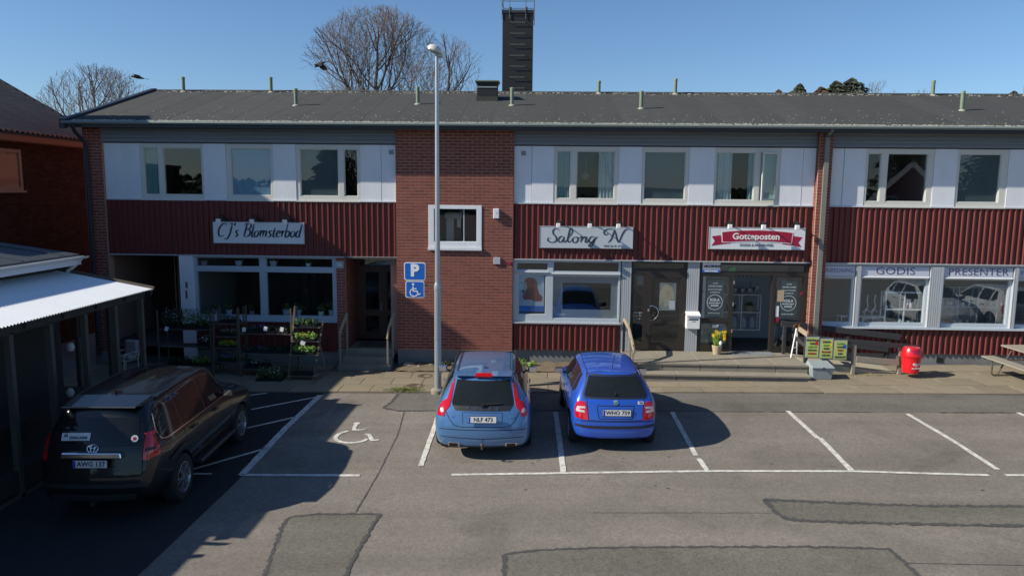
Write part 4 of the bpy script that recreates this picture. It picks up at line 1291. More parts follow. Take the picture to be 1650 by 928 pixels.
text('0302-22 46 17', .075, 'lettering', 'ink_grey', s2, facing(.70, -.034, .065), ext=.002)
s3, w, h = signboard(4.66, 7.22, 3.32, 3.91, 'sign_white', 'shop_sign', 'white board with a crimson ribbon reading Gotteposten, GODIS & PRESENTER')
W_ = w/612.0; cvt = lambda x, y: ((x-257)*W_-w/2, h-(y-670)*W_*.98)
def rib(pts, yy, m, nm):
    MB().prism([cvt(*p) for p in pts], yy, yy+.003, 'y').build(nm, m, s3)
rib([(272,730),(330,722),(340,765),(395,766),(395,776),(340,782),(272,793),(293,762)], -.034, 'crimson', 'ribbon_tail')
rib([(852,730),(790,722),(785,765),(728,768),(728,778),(790,784),(848,796),(828,764)], -.034, 'crimson', 'ribbon_tail')
rib([(332,698)]+[(332+i*46, 698-14*(1-((i-5)/5.0)**2)) for i in range(1, 10)]+[(792,698),(786,775)]+[(786-i*45, 775-12*(1-((i-5)/5.0)**2)) for i in range(1, 10)]+[(338,770)], -.039, 'white', 'ribbon_edge')
rib([(338,702)]+[(338+i*45, 702-14*(1-((i-5)/5.0)**2)) for i in range(1, 10)]+[(786,702),(781,770)]+[(781-i*44, 770-12*(1-((i-5)/5.0)**2)) for i in range(1, 10)]+[(343,765)], -.042, 'crimson', 'ribbon')
text('Gotteposten', .235, 'lettering', 'white', s3, facing(-.03, -.044, h-.245), ext=.002, offset=.006, sx=1.04)
text('GODIS & PRESENTER', .098, 'lettering', 'ink_grey', s3, facing(-.01, -.036, .115), ext=.002, offset=.0005, sx=1.0)
def spot(x, z, label, grp):
    t = thing('sign_spotlight', label, 'spotlight', (x, .04, z), 0, grp)
    MB().tube([(0, .02, .02), (0, -.16, .16), (0, -.34, .16), (0, -.42, .08)], .017, 7).build('arm', 'dark_metal', t, smooth=True)
    MB().box(-.05, 0, -.03, .05, .03, .08).build('wall_plate', 'dark_metal', t)
    m = MB(); m.box(-.05, -.40, .02, .09, -.30, .13); m.build('lamp_housing', 'dark_metal', t, bevel=.015)
    MB().box(-.075, -.50, -.045, .035, -.40, .075).build('lamp_head', 'white', t, bevel=.012)
NM = ('left', 'middle', 'right')
for i, x in enumerate((-8.62, -7.70, -6.80)): spot(x, 3.93, NM[i]+' spotlight above the Blomsterbod sign', 'spotlights on arms above the shop signs')
for i, x in enumerate((.58, 1.42, 2.18)): spot(x, 3.91, NM[i]+' spotlight above the Salong N sign', 'spotlights on arms above the shop signs')
for i, x in enumerate((5.12, 6.00, 6.88)): spot(x, 3.93, NM[i]+' spotlight above the Gotteposten sign', 'spotlights on arms above the shop signs')

# ================================================================== STEPS, RAMP AND STREET THINGS
ln = thing('entrance_platform', 'long concrete platform with two steps in front of the salon and gift shop doors', 'steps', (4.6, -.7, .06))
def slabbox(x0, x1, y0, y1, z0, z1, name='slab', m='concrete', bv=.012):
    MB().box(x0-4.6, y0+.7, z0-.06, x1-4.6, y1+.7, z1-.06).build(name, m, ln, bevel=bv)
xs_ = [2.36, 3.30, 4.27, 5.24, 6.20, 7.02]
for a, b in zip(xs_, xs_[1:]):
    slabbox(a+.004, b-.004, -1.40, .10, .40, .462, 'platform_slab')
    slabbox(a+.004, b-.004, -1.37, .10, .0, .397, 'riser_block')
for a, b in ((2.3, 3.6), (3.6, 4.9), (4.9, 6.2), (6.2, 6.98)):
    slabbox(a+.004, b-.004, -1.76, -1.375, .20, .262, 'step_slab')
    slabbox(a+.004, b-.004, -1.72, -1.375, -.05, .197, 'riser_block')
hr = thing('handrail', 'pale wooden handrail with dark post at the left end of the shop platform', 'handrail', (2.42, -.3, .46))
mb = MB()
P = [(0, .25, .86), (0, .12, .90), (.04, -.55, .80), (.10, -1.05, .42), (.12, -1.12, .25)]
for a, b in zip(P, P[1:]): mb.bar(a, b, .05, .10)
mb.build('rail', 'wood_pale', hr, bevel=.006)
MB().bar((0, .2, 0), (0, .2, .86), .06, .05, (0, 1, 0)).build('post', 'dark_metal', hr)
MB().bar((.06, -.85, 0), (.05, -.85, .60), .055, .05, (0, 1, 0)).build('post', 'wood_grey', hr)
MB().bar((.10, -1.10, -.3), (.10, -1.10, .34), .055, .05, (0, 1, 0)).build('post', 'wood_grey', hr)
# mailbox
mx = thing('mailbox', 'white metal mailbox on the grey panel between the two shop doors', 'mailbox', (4.30, .03, 1.13))
MB().box(-.18, -.16, 0, .18, .06, .36).build('body', 'white', mx, bevel=.01)
mb = MB(); mb.prism([(-.19, .35), (.06, .42), (.06, .455), (-.19, .385)], -.19, .19, 'x'); mb.build('lid', 'white', mx)
MB().box(-.13, -.165, .245, .13, -.155, .275).build('slot', 'black', mx)
MB().box(-.05, -.167, .20, .05, -.16, .225).build('name_tag', 'grey_metal', mx)
# pot of daffodils
rng = random.Random(9)
fp = thing('flower_pot', 'pale pot of yellow daffodils by the gift shop door', 'flower pot', (4.95, -.22, .462))
MB().lathe([(.001, 0), (.10, 0), (.14, .24), (.125, .25), (.10, .2), (.001, .2)], 18).build('pot', 'terracotta', fp, smooth=True)
mb = MB()
for _ in range(95):
    a = rng.uniform(0, 2*pi); r = rng.uniform(.02, .20); h = rng.uniform(.18, .42)
    p = Vector((rng.uniform(-.07, .07), rng.uniform(-.07, .07), .22)); q = p+Vector((cos(a)*r, sin(a)*r, h)); s = Vector((-sin(a), cos(a), 0))*.011
    mb.add([p-s, p+s, q+s*.3, q-s*.3], [(0, 1, 2, 3)])
mb.build('leaf', 'leaf_bright', fp)
for _ in range(15):
    a = rng.uniform(0, 2*pi); r = rng.uniform(.02, .24); c = Vector((cos(a)*r, sin(a)*r, rng.uniform(.40, .62)))
    mb = MB(); mb.lathe([(.001, .0), (.045, -.005), (.012, .012)], 6, c, 'y'); mb.lathe([(.016, .0), (.022, -.035)], 6, c, 'y'); leaves(mb, c, .02, 5, .03, rng)
    mb.build('flower', 'petal_yellow', fp)
MB().lathe([(.001, -.055), (.035, -.04), (.048, 0), (.035, .045), (.001, .065)], 12, (.06, -.14, .33)).build('white_egg', 'white', fp, smooth=True)
# low board leaning in the doorway corner
wbd = thing('folding_stand', 'narrow white folding stand by the gift shop doorway', 'stand', (7.0, -.45, .46))
MB().bar((-.14, -.05, 0), (0, .05, .78), .03, .02).build('leg', 'white', wbd); MB().bar((.10, .2, 0), (.02, .06, .78), .03, .02).build('leg', 'white', wbd)
MB().bar((-.10, -.02, .25), (.09, .15, .25), .02, .02).build('rung', 'white', wbd)
bs = thing('flower_bowl', 'small bowl of orange flowers on the ramp rail by the gift shop window', 'bowl', (7.12, .0, 1.22))
mb = MB(); leaves(mb, (0, 0, .05), (.13, .06, .05), 40, .03, rng); mb.build('flower', 'petal_orange', bs)
MB().lathe([(.001, -.04), (.07, -.04), (.11, .02)], 12).build('bowl', 'iron', bs, smooth=True)

# ramp with board railings: runs from the platform down to the right
rp_ = thing('wheelchair_ramp', 'concrete wheelchair ramp with dark weathered board railings right of the steps', 'ramp', (7.02, -.8, .12))
def RB(p, q, w_, h_, m, name):
    o = Vector((7.02, -.8, .12)); MB().bar(Vector(p)-o, Vector(q)-o, w_, h_).build(name, m, rp_, bevel=.005)
mb = MB(); o_ = (7.02, -.8, .12)
mb.hexa([(0, -.20, -.1), (2.55, -.12, -.06), (2.55, .78, -.06), (0, .78, -.1)], [(0, -.20, .345), (2.55, -.12, .05), (2.55, .78, .05), (0, .78, .345)])
mb.build('ramp_deck', 'ramp_deck', rp_, bevel=.006)
for i, (x, y, zt, m) in enumerate(((7.06, -1.02, 1.15, 'wood_dark'), (8.30, -1.02, 1.02, 'wood_grey'), (9.50, -1.0, .98, 'wood_grey'), (7.06, .02, 1.18, 'wood_dark'), (8.55, .05, 1.0, 'wood_dark'), (9.65, .05, .92, 'wood_dark'))):
    RB((x, y, gz(x)-.05), (x, y, zt), .09, .09, m, 'post')
# front railing: thin near rail, grey lower board; back railing: broad dark boards
RB((7.06, -1.09, 1.20), (7.02, -.55, 1.26), .05, .12, 'wood_pale', 'rail')
RB((7.04, -.96, .90), (7.04, .0, .98), .04, .11, 'wood_dark', 'rail')
RB((7.04, -1.075, 1.13), (9.95, -1.06, .90), .035, .125, 'wood_dark', 'rail')
RB((8.35, -1.07, .58), (9.46, -1.06, .50), .035, .15, 'wood_grey', 'rail')
RB((6.72, .0, 1.30), (9.95, -.01, .97), .045, .16, 'wood_dark', 'rail')
RB((6.75, -.01, .92), (9.65, -.02, .62), .04, .14, 'wood_dark', 'rail')
RB((6.80, -.06, .45), (6.80, -.06, 1.25), .08, .07, 'wood_dark', 'post')
for i, (x, n) in enumerate(((7.19, 'left'), (7.55, 'middle'), (7.91, 'right'))):
    t = thing('ad_board', n+' one of the three yellow-green advertising boards on the ramp railing', 'poster board', (x, -1.125, .60-.02*i), 0, 'yellow-green poster boards on the ramp railing')
    z1 = .56-.02*i
    MB().box(-.175, 0, 0, .175, .03, z1).build('frame', 'galv', t, bevel=.012)
    MB().box(-.150, -.004, .025, .150, .001, z1-.025).build('sheet', 'poster_green', t)
    L = [('KEXCHOKLAD', 'RAMA', 'ALLT FOR', 'PASK HAR', 'GODISAR'), ('PASKKUL', 'BLAND', 'GODIS', 'FIRA PASK', 'HOS OSS'), ('PASKTIPS', 'AN DET', 'GODA', 'AVEN', 'FARGGLATT')][i]
    for k, s_ in enumerate(L): text(s_, .058, 'lettering', ('ink', 'ink', 'bottle_green', 'ink', 'crimson')[(k+i) % 5], t, facing(-.01, -.007, z1-.09-k*.088), offset=.002, sx=.85)
    MB().box(.06, -.006, z1-.22, .135, -.004, z1-.12).build('picture', ('red_plastic', 'petal_yellow', 'sign_blue')[i], t)

# grit bin
gb = thing('grit_bin', 'grey plastic grit bin with a sloping lid at the foot of the ramp', 'grit bin', (7.30, -1.42, gz(7.34)+.03))
gb.scale = (.75, .9, .84)
mb = MB(); mb.hexa([(-.31, -.20, 0), (.31, -.20, 0), (.31, .20, 0), (-.31, .20, 0)], [(-.37, -.25, .36), (.37, -.25, .36), (.37, .25, .36), (-.37, .25, .36)])
mb.build('body', 'grit_box', gb, bevel=.02)
mb = MB(); mb.hexa([(-.40, -.28, .36), (.40, -.28, .36), (.40, .28, .36), (-.40, .28, .36)], [(-.37, -.27, .40), (.37, -.27, .40), (.34, .24, .50), (-.34, .24, .50)])
mb.build('lid', 'grit_box', gb, bevel=.015)
mb = MB(); mb.box(-.02, -.295, .34, .02, -.27, .40); mb.build('latch', 'black', gb)
# red litter bin on the ramp post
tb = thing('litter_bin', 'red plastic litter bin with swing top and white heart emblem', 'litter bin', (9.64, -1.30, .30))
tb.scale = (1.14, 1.14, .88)
mb = MB(); mb.lathe([(.001, 0), (.155, 0), (.175, .02), (.205, .48), (.225, .49), (.225, .53), (.205, .535)], 26); mb.build('body', 'red_plastic', tb, smooth=True)
mb = MB(); mb.lathe([(.215, .535), (.205, .60), (.175, .74), (.165, .755), (.001, .76)], 26); mb.build('hood', 'red_plastic', tb, smooth=True)
mb = MB()
for k in range(11):
    a0_ = -pi/2-.62+k*.124
    h_ = .70-.09*(1-(abs(k-5)/5)**2)*1.2
    rr = lambda z: .215-(z-.535)*.18+.004
    if k < 10:
        a1_ = a0_+.124
        h2 = .70-.09*(1-(abs(k-4)/5)**2)*1.2
        mb.add([(rr(h_)*cos(a0_), rr(h_)*sin(a0_), h_), (rr(h2)*cos(a1_), rr(h2)*sin(a1_), h2), (rr(.72)*cos(a1_), rr(.72)*sin(a1_), .72), (rr(.72)*cos(a0_), rr(.72)*sin(a0_), .72)], [(0, 1, 2, 3)])
mb.build('swing_flap', 'crimson', tb, fixn=False)
# heart emblem
def curved(pts, r=.207): # (u, z) on a cylinder facing -y, turned a little right
    return [((r+.0)*sin(u/r+.18), -(r)*cos(u/r+.18), z) for u, z in pts]
mb = MB()
def heart(s, zc, n=28):
    out = []
    for i in range(n):
        t = 2*pi*i/n; x = 16*sin(t)**3; y = 13*cos(t)-5*cos(2*t)-2*cos(3*t)-cos(4*t)
        out.append((x/17*s*1.15, zc+y/17*s*.8))
    return out
a_, b_ = heart(.085, .285), heart(.062, .285); c_, d_ = heart(.042, .285), heart(.020, .285)
for p, q in ((a_, b_), (c_, d_)):
    P1, P2 = curved(p, .2015), curved(q, .2015); n = len(P1); o = len(mb.v)
    mb.v += P1+P2
    for i in range(n): mb.f.append((o+i, o+(i+1) % n, o+n+(i+1) % n, o+n+i)); mb.m.append(0)
P1 = curved([(-.075, .165), (.075, .165), (.075, .195), (-.075, .195)], .196)
mb.build('heart_emblem', 'white', tb, fixn=False)
t_ = text('GB GLACE', .05, 'lettering', 'white', tb, Matrix.Rotation(.18, 4, 'Z')@facing(0, -.200, .175), offset=.002)
MB().box(-.2, .16, .3, -.05, .30, .42).build('bracket', 'iron', tb)

# picnic table at the right edge
pt = thing('picnic_table', 'weathered wooden picnic table with steel tube legs at the right edge', 'picnic table', (12.55, -1.75, gz(12.5)+.03), radians(4))
def plank(x0, x1, y0, y1, z0, z1, n='plank'): MB().box(x0, y0, z0, x1, y1, z1).build(n, 'wood_grey', pt, bevel=.004)
for i in range(2): plank(-.86+i*.17, -.70+i*.17, -.9, .9, .43, .47, 'seat_board'); plank(.53+i*.17, .69+i*.17, -.9, .9, .43, .47, 'seat_board')
for i in range(5): plank(-.37+i*.15, -.23+i*.15, -.9, .9, .72, .76, 'tabletop_board')
for y in (-.62, .62):
    mb = MB(); mb.tube([(-.75, y, .42), (-.75, y, .06), (-.70, y, .02), (.70, y, .02), (.75, y, .06), (.75, y, .42)], .022, 8)
    mb.tube([(-.6, y, .02), (-.25, y, .70)], .02, 8); mb.tube([(.6, y, .02), (.25, y, .70)], .02, 8); mb.tube([(-.8, y, .415), (.8, y, .415)], .018, 8)
    mb.build('leg_frame', 'iron', pt, smooth=True)

# manholes, stones, weeds
for i, (x, y, r) in enumerate(((-2.87, -1.33, .23), (-2.98, -2.32, .24))):
    t = thing('manhole_cover', ('round iron manhole cover in the paving nearer the wall', 'round iron manhole cover in the paving behind the weeds')[i], 'manhole cover', (x, y, gz(x)+.03))
    MB().lathe([(r, -.02), (r, .006), (r-.03, .008), (r-.03, .002)], 28).build('ring', 'iron', t, smooth=True)
    MB().lathe([(.001, .004), (r-.05, .004), (r-.05, .009), (r*.5, .009), (r*.5, .004)], 28).build('lid', 'iron', t)
def plant(name, label, cat, loc, r, n, size, m, seed, stems=True, grp=None):
    rg_ = random.Random(seed)
    mb = MB(); leaves(mb, (0, 0, r[2]*.9), r, n, size, rg_, .45, .6)
    if stems:
        for _ in range(12):
            a = rg_.uniform(0, 2*pi); mb.bar((0, 0, 0), (cos(a)*r[0]*.6, sin(a)*r[1]*.6, r[2]), .006, .006)
    o = mb.build(name, m, None, loc=loc, fixn=False)
    o['label'] = label; o['category'] = cat
    if grp: o['group'] = grp
    return o
def tuft(c, rx, ry, n, h, m, seed, name, label):
    rg_ = random.Random(seed); mb = MB()
    for _ in range(n):
        x = rg_.gauss(0, rx*.5); y = rg_.gauss(0, ry*.5); a = rg_.uniform(0, 2*pi); hh = h*rg_.uniform(.4, 1.2)
        s = Vector((cos(a), sin(a), 0))*.008; l = Vector((rg_.gauss(0, .04), rg_.gauss(0, .04), hh)); p = Vector((x, y, 0))
        mb.add([p-s, p+s, p+l], [(0, 1, 2)])
    o = mb.build(name, m, loc=c, fixn=False, kind='stuff'); o['label'] = label; return o
tuft((-3.16, -2.72, gz(-3.1)+.03), .42, .16, 900, .055, 'grass', 1, 'moss_and_grass', 'patch of yellow-green moss and grass in the paving joints')
tuft((-2.15, -2.85, gz(-2.2)+.03), .2, .12, 160, .05, 'grass', 2, 'grass', 'wisps of grass around the lamp post foot')
tuft((8.9, -1.15, gz(8.9)+.02), 1.0, .08, 260, .05, 'grass', 3, 'grass', 'dry grass along the foot of the ramp')
for i, (x, y, s, m, lab) in enumerate(((-.40, -.35, .16, 'leaf_bright', 'bright green plant in the bed just right of the brick bay'), (-.08, -.45, .12, 'leaf_bright', 'second bright green plant in the bed, behind the estate car mirror'),
        (-.62, -.3, .13, 'leaf', 'dark green plant at the corner of the brick bay'), (-1.95, -.30, .17, 'leaf', 'low yellow-green shrub against the brick wall plinth'), (-2.45, -.4, .12, 'leaf_dark', 'small dark shrub behind the lamp post in the bed'),
        (1.5, -.45, .06, 'leaf', 'tiny weed in the soil under the salon window'), (2.1, -.5, .07, 'leaf', 'tiny weed near the salon platform'))):
    plant('bed_plant', lab, 'plant', (x, y, gz(x)+.06), (s*1.2, s, s*.8), 150, .035, m, i+20)
rg_ = random.Random(4)
for i, (x, y, s) in enumerate(((-3.5, -.35, .13), (-3.2, -.5, .06), (-2.9, -.3, .07), (-2.2, -.55, .05), (.6, -.6, .035), (1.0, -.3, .03), (1.25, -.62, .04))):
    mb = MB(); mb.lathe([(.001, -s*.4), (s, -s*.3), (s*1.15, s*.1), (s*.7, s*.5), (.001, s*.6)], 9)
    mb.v = [(a*rg_.uniform(.85, 1.3), b*rg_.uniform(.85, 1.1), c*rg_.uniform(.8, 1.15)) for a, b, c in mb.v]
    o = mb.build('stone', 'concrete', None, smooth=True, loc=(x, y, gz(x)+.09), label=('pale rounded stone, the largest in the bed by the recessed steps', 'small stones lying on the bare soil bed')[i > 0], cat='stone')
    if i: o['group'] = 'small stones on the soil bed'

# ================================================================== LAMP POST AND PARKING SIGNS
lpst = thing('lamp_post', 'tall galvanised lamp post with a pale domed head in front of the brick bay', 'lamp post', (-2.35, -2.87, gz(-2.35)), 0)
MB().lathe([(.17, -.1), (.17, .09), (.13, .13), (.001, .13)], 20).build('foundation', 'concrete', lpst, smooth=True)
MB().lathe([(.085, .05), (.082, 2.55)], 20).build('lower_pole', 'galv', lpst, smooth=True)
MB().lathe([(.088, 2.53), (.088, 2.62), (.066, 2.70)], 20).build('collar', 'galv', lpst, smooth=True)
MB().lathe([(.064, 2.66), (.050, 5.6), (.040, 7.92)], 18).build('upper_pole', 'galv', lpst, smooth=True)
MB().lathe([(.090, 1.35), (.090, 1.38)], 16).build('band', 'galv', lpst, smooth=True)
hd = MB()
hd.tube([(0, 0, 7.90), (0, -.01, 8.0)], .045, 10)
hd.v += []
hs = hd.build('spigot', 'galv', lpst)
# head: shallow dome tilted towards the left
prof = [(.001, .17), (.10, .155), (.19, .11), (.235, .05), (.24, .01)]
mb = MB(); mb.lathe(prof, 24)
mb.v = [(x*.72, y*.66, z*.8) for x, y, z in mb.v]
dome = mb.build('lamp_cover', 'lamp_white', lpst, smooth=True, loc=(-.06, -.03, 8.02), rot=(radians(4), radians(24), 0))
mb = MB(); mb.lathe([(.24, .01), (.245, -.02), (.20, -.05), (.001, -.075)], 24); mb.v = [(x*.72, y*.66, z*.8) for x, y, z in mb.v]
mb.build('lamp_bowl', 'lamp_glass', lpst, smooth=True, loc=(-.06, -.03, 8.02), rot=(radians(4), radians(24), 0))
MB().hexa([(-.04, -.05, 7.90), (.13, -.05, 7.86), (.13, .05, 7.86), (-.04, .05, 7.90)], [(-.06, -.07, 8.03), (.14, -.06, 7.95), (.14, .06, 7.95), (-.06, .07, 8.03)]).build('ballast_box', 'galv', lpst, bevel=.02)
def rsq(w_, h_, r, n=5):
    out = []
    for cx, cz, a in ((w_/2-r, h_/2-r, 0), (-w_/2+r, h_/2-r, 90), (-w_/2+r, -h_/2+r, 180), (w_/2-r, -h_/2+r, 270)):
        for k in range(n+1):
            t = radians(a+90*k/n); out.append((cx+r*cos(t), cz+r*sin(t)))
    return out
def signplate(w_, h_, name, label, loc):
    s = thing(name, label, 'traffic sign', loc)
    MB().prism(rsq(w_, h_, .05), -.002, .012, 'y').build('plate', 'white', s)
    MB().prism(rsq(w_-.045, h_-.045, .035), -.006, -.001, 'y').build('face', 'sign_blue', s)
    return s
ps = signplate(.51, .43, 'parking_sign', 'blue parking sign with a white P above the wheelchair sign', (-2.89, -2.9, 2.925))
text('P', .38, 'lettering', 'white', ps, facing(0, -.008, .012), offset=.020, sx=1.0)
ws = signplate(.50, .46, 'wheelchair_sign', 'smaller blue sign with a white wheelchair symbol on a bracket', (-2.89, -2.9, 2.495))
ws.scale = (.9, .9, .87)
def poly_tube(pts, r): 
    mb = MB(); ribs = []
    for a, b in zip(pts, pts[1:]): mb.bar((a[0], -.010, a[1]), (b[0], -.010, b[1]), r*2, .004, (0, 1, 0))
    for a in pts: mb.lathe([(.001, -.0125), (r, -.0125)], 12, (a[0], 0, a[1]), 'y')
    return mb
mb = poly_tube([(-.045, .07), (-.04, -.045), (.055, -.045), (.095, -.135), (.14, -.125)], .017)
mb2 = poly_tube([(-.04, .02), (.04, .02)], .013)
mb3 = poly_tube([(-.055+.0, .02)]+[(-.02+.105*cos(radians(a)), -.085+.105*sin(radians(a))) for a in range(125, 360, 18)], .014)
mb4 = MB(); mb4.lathe([(.001, -.0125), (.033, -.0125)], 16, (-.045, 0, .14), 'y')
for q in (mb2, mb3, mb4): mb.add(q.v, q.f)
mb.build('wheelchair_pictogram', 'white', ws)
MB().tube([(.20, .03, .12), (.56, .03, .12)], .016, 8).build('bracket', 'iron', ws, smooth=True)
MB().tube([(-.0, .03, -.2), (.0, .03, .66)], .016, 8).build('mounting_tube', 'iron', ws, smooth=True)
MB().lathe([(.078, .07), (.078, .16)], 16, (.60, .03, 0)).build('clamp', 'iron', ws, smooth=True)

# ================================================================== FLOWER RACKS IN FRONT OF THE FLOWER SHOP
rng = random.Random(21)
def rack(name, label, x, y, w_, d_, h_, shelves, m='wood_rack', lean=0.0):
    t = thing(name, label, 'plant rack', (x, y, gz(x)+.02))
    for sx in (0, w_):
        for sy in (0, d_):
            MB().bar((sx, sy*(1 if not lean else 1), 0), (sx, sy*(1-lean)+lean*d_*.6, h_), .035, .03, (0, 1, 0)).build('upright', m, t)
    for z in shelves:
        k = 1-lean*z/h_
        for i in range(2):
            y0 = d_*(1-k)*.9+i*d_*k/2
            MB().box(-.02, y0, z, w_+.02, y0+d_*k/2-.015, z+.02).build('shelf_board', m, t)
    return t
def tray(x, y, z, w_, d_, leafm, petal, n, label, hgt=.12, np_=14):
    t = thing('plant_tray', label, 'plant tray', (x, y, z))
    mb = MB(); mb.box(-w_/2, -d_/2, 0, w_/2, d_/2, .015)
    for q in ((-w_/2, -d_/2, w_/2, -d_/2+.012), (-w_/2, d_/2-.012, w_/2, d_/2), (-w_/2, -d_/2+.012, -w_/2+.012, d_/2-.012), (w_/2-.012, -d_/2+.012, w_/2, d_/2-.012)): mb.box(q[0], q[1], .015, q[2], q[3], .07)
    mb.build('tray', 'black', t)
    mb = MB(); k = max(1, int(w_/.13))
    for i in range(k):
        c = (-w_/2+w_*(i+.5)/k+rng.uniform(-.01, .01), rng.uniform(-.04, .04), .07+hgt/2)
        leaves(mb, c, (w_/k*.66, d_*.46, hgt*.8), int(n*1.9)//k, .030, rng, .5, .7)
    mb.build('foliage', leafm, t)
    if petal:
        mb = MB(); leaves(mb, (0, 0, .08+hgt*.75), (w_*.46, d_*.40, hgt*.5), np_*7, .022, rng, .9, 1.5); mb.build('blossom', petal, t)
    return t
r1 = rack('plant_rack', 'wide dark wooden rack with tall plants, leftmost of the flower racks', -10.05, -1.20, 1.42, .50, 1.75, (.22, .75, 1.22))
r2 = rack('stepped_rack', 'narrow stepped wooden rack, second from the left', -8.52, -1.35, .64, .60, 1.80, (.35, .72, 1.02, 1.36), lean=.35)
r3 = rack('plant_rack', 'wide rack with seed boxes in front of the right shop window pane', -7.76, -1.45, 1.38, .50, 1.85, (.20, .62, 1.15))
z0 = gz(-9)
tray(-9.62, -.95, z0+.24, .5, .4, 'leaf_dark', None, 200, 'dark leafy tray on the lowest shelf of the leftmost rack, left half')
tray(-9.0, -.95, z0+.24, .55, .4, 'leaf_bright', None, 160, 'tray of pale green plants low on the leftmost rack', .16)
tray(-9.75, -.95, z0+1.26, .55, .4, 'leaf_dark', 'petal_white', 420, 'tall grassy plants on the top shelf of the leftmost rack, left', .34, 5)
tray(-9.1, -.95, z0+1.26, .75, .4, 'leaf', None, 460, 'tall grassy plants on the top shelf of the leftmost rack, right', .34)
tray(-8.85, -1.0, z0+.79, .35, .35, 'leaf_dark', 'petal_white', 120, 'white flowers in pots on the middle shelf of the leftmost rack', .15, 10)
tray(-9.05, -1.55, z0+.05, .5, .4, 'leaf', 'petal_white', 170, 'tray of white flowers standing on the pavement before the leftmost rack', .14, 16)
tray(-8.2, -1.10, z0+.39, .5, .4, 'leaf', 'petal_purple', 160, 'tray of purple flowers on the lowest step of the stepped rack', .10, 16)
tray(-8.2, -1.04, z0+.76, .5, .34, 'leaf_bright', 'petal_yellow', 200, 'tray of yellow flowers on the second step of the stepped rack', .10, 30)
tray(-8.2, -.98, z0+1.06, .5, .3, 'leaf', 'petal_white', 150, 'tray of pale flowers on the third step of the stepped rack', .10, 12)
tray(-8.2, -.95, z0+1.40, .5, .28, 'leaf_dark', None, 150, 'dark plants on the top step of the stepped rack', .14)
tray(-7.4, -1.2, z0+.26, .6, .4, 'leaf_dark', 'petal_white', 160, 'white-flowered tray on the lowest shelf of the seed box rack', .10, 10)
tray(-7.3, -1.2, z0+.68, .75, .4, 'leaf_dark', 'petal_purple', 170, 'low tray on the middle shelf of the seed box rack, left', .07, 5)
tray(-6.7, -1.2, z0+.68, .4, .35, 'leaf_dark', None, 140, 'low tray on the middle shelf of the seed box rack, right', .09)
tray(-7.3, -1.2, z0+1.21, .7, .4, 'leaf_dark', 'petal_purple', 190, 'tray of dark seedlings on the top shelf of the seed box rack, left', .10, 6)
tray(-6.7, -1.2, z0+1.21, .42, .4, 'leaf_dark', None, 120, 'tray of dark seedlings on the top shelf of the seed box rack, right', .08)
for i, (x, z) in enumerate(((-7.62, 1.32), (-7.05, 1.35), (-6.62, 1.34), (-9.8, 1.26))):
    o = MB().box(-.045, -.005, -.055, .045, .005, .055).build('price_card', 'sign_white', None, loc=(x, -1.47 if i < 3 else -1.23, z0+z), rot=(radians(-12), .1*i, 0))
    o['label'] = ('white price card on the top shelf of the seed box rack, left', 'white price card on the top shelf of the seed box rack, middle', 'white price card on the top shelf of the seed box rack, right', 'white price card on the leftmost rack')[i]; o['category'] = 'price card'
# A-frame display ladder, the one catching a little sun
al = thing('display_ladder', 'folding wooden display ladder with bright green plants, rightmost by the shop window', 'plant rack', (-6.35, -1.75, gz(-6.3)+.03))
for x in (0, .62):
    MB().bar((x+(.0 if x else -.02), -.05, 0), (x+(.12 if x else .0), .55, 1.45 if x else 1.85), .045, .03, (0, 1, 0)).build('leg', 'wood_rack', al)
    MB().bar((x+.05, .95, 0), (x+.03, .40, 1.02), .035, .025, (0, 1, 0)).build('rear_leg', 'wood_grey', al)
MB().bar((.0, .85, .12), (.67, .85, .12), .03, .02).build('brace', 'wood_grey', al)
for z, y in ((.10, .02), (.62, .18), (.95, .30), (1.30, .42)):
    for i in range(2): MB().box(-.04, y+i*.13-.06, z, .70, y+i*.13+.05, z+.02).build('shelf_board', 'wood_pale', al)
for i, (z, y, lm, pm, lab, n) in enumerate(((.15, .08, 'leaf_dark', None, 'nearly empty tray on the lowest shelf of the display ladder', 60), (.67, .24, 'leaf_bright', None, 'bright green lettuce-like plants on the display ladder', 330), (1.0, .36, 'leaf_bright', 'petal_orange', 'bright green plants with an orange flower on the display ladder', 260), (1.35, .48, 'leaf', None, 'leafy plants on the top shelf of the display ladder', 260))):
    tray(-6.03, -1.75+y, gz(-6.3)+z, .56, .28, lm, pm, n, lab, .13, 2)
o = MB().box(-.06, -.005, -.05, .06, .005, .05).build('price_card', 'white', None, loc=(-6.05, -1.56, gz(-6)+.96), rot=(0, .4, 0)); o['label'] = 'round-edged white price card on the display ladder'; o['category'] = 'price card'
tray(-6.85, -1.75, gz(-7)+.035, .66, .40, 'leaf', 'petal_white', 380, 'black crate of leafy plants on the pavement beside the display ladder', .24, 5)
# chair left by the shed corner
ch = thing('garden_chair', 'pale metal garden chair with a folded blanket near the shed corner', 'chair', (-10.9, -1.35, gz(-11)+.02), radians(-20))
mb = MB()
for s in (-.23, .23):
    mb.tube([(s, .22, 0), (s, .20, .45), (s, .30, .90)], .014, 7); mb.tube([(s, -.24, 0), (s, -.22, .64), (s, .22, .66)], .014, 7)
mb.tube([(-.23, .30, .90), (.23, .30, .90)], .014, 7); mb.tube([(-.23, .24, .62), (.23, .24, .62)], .012, 7)
mb.build('frame', 'lamp_white', ch, smooth=True)
MB().box(-.23, -.22, .43, .23, .22, .46).build('seat', 'wood_grey', ch)
mb = MB(); mb.box(-.2, -.05, .46, .2, .2, .56); mb.box(-.2, .18, .5, .2, .34, .93); mb.build('blanket', 'interior', ch, bevel=.04)
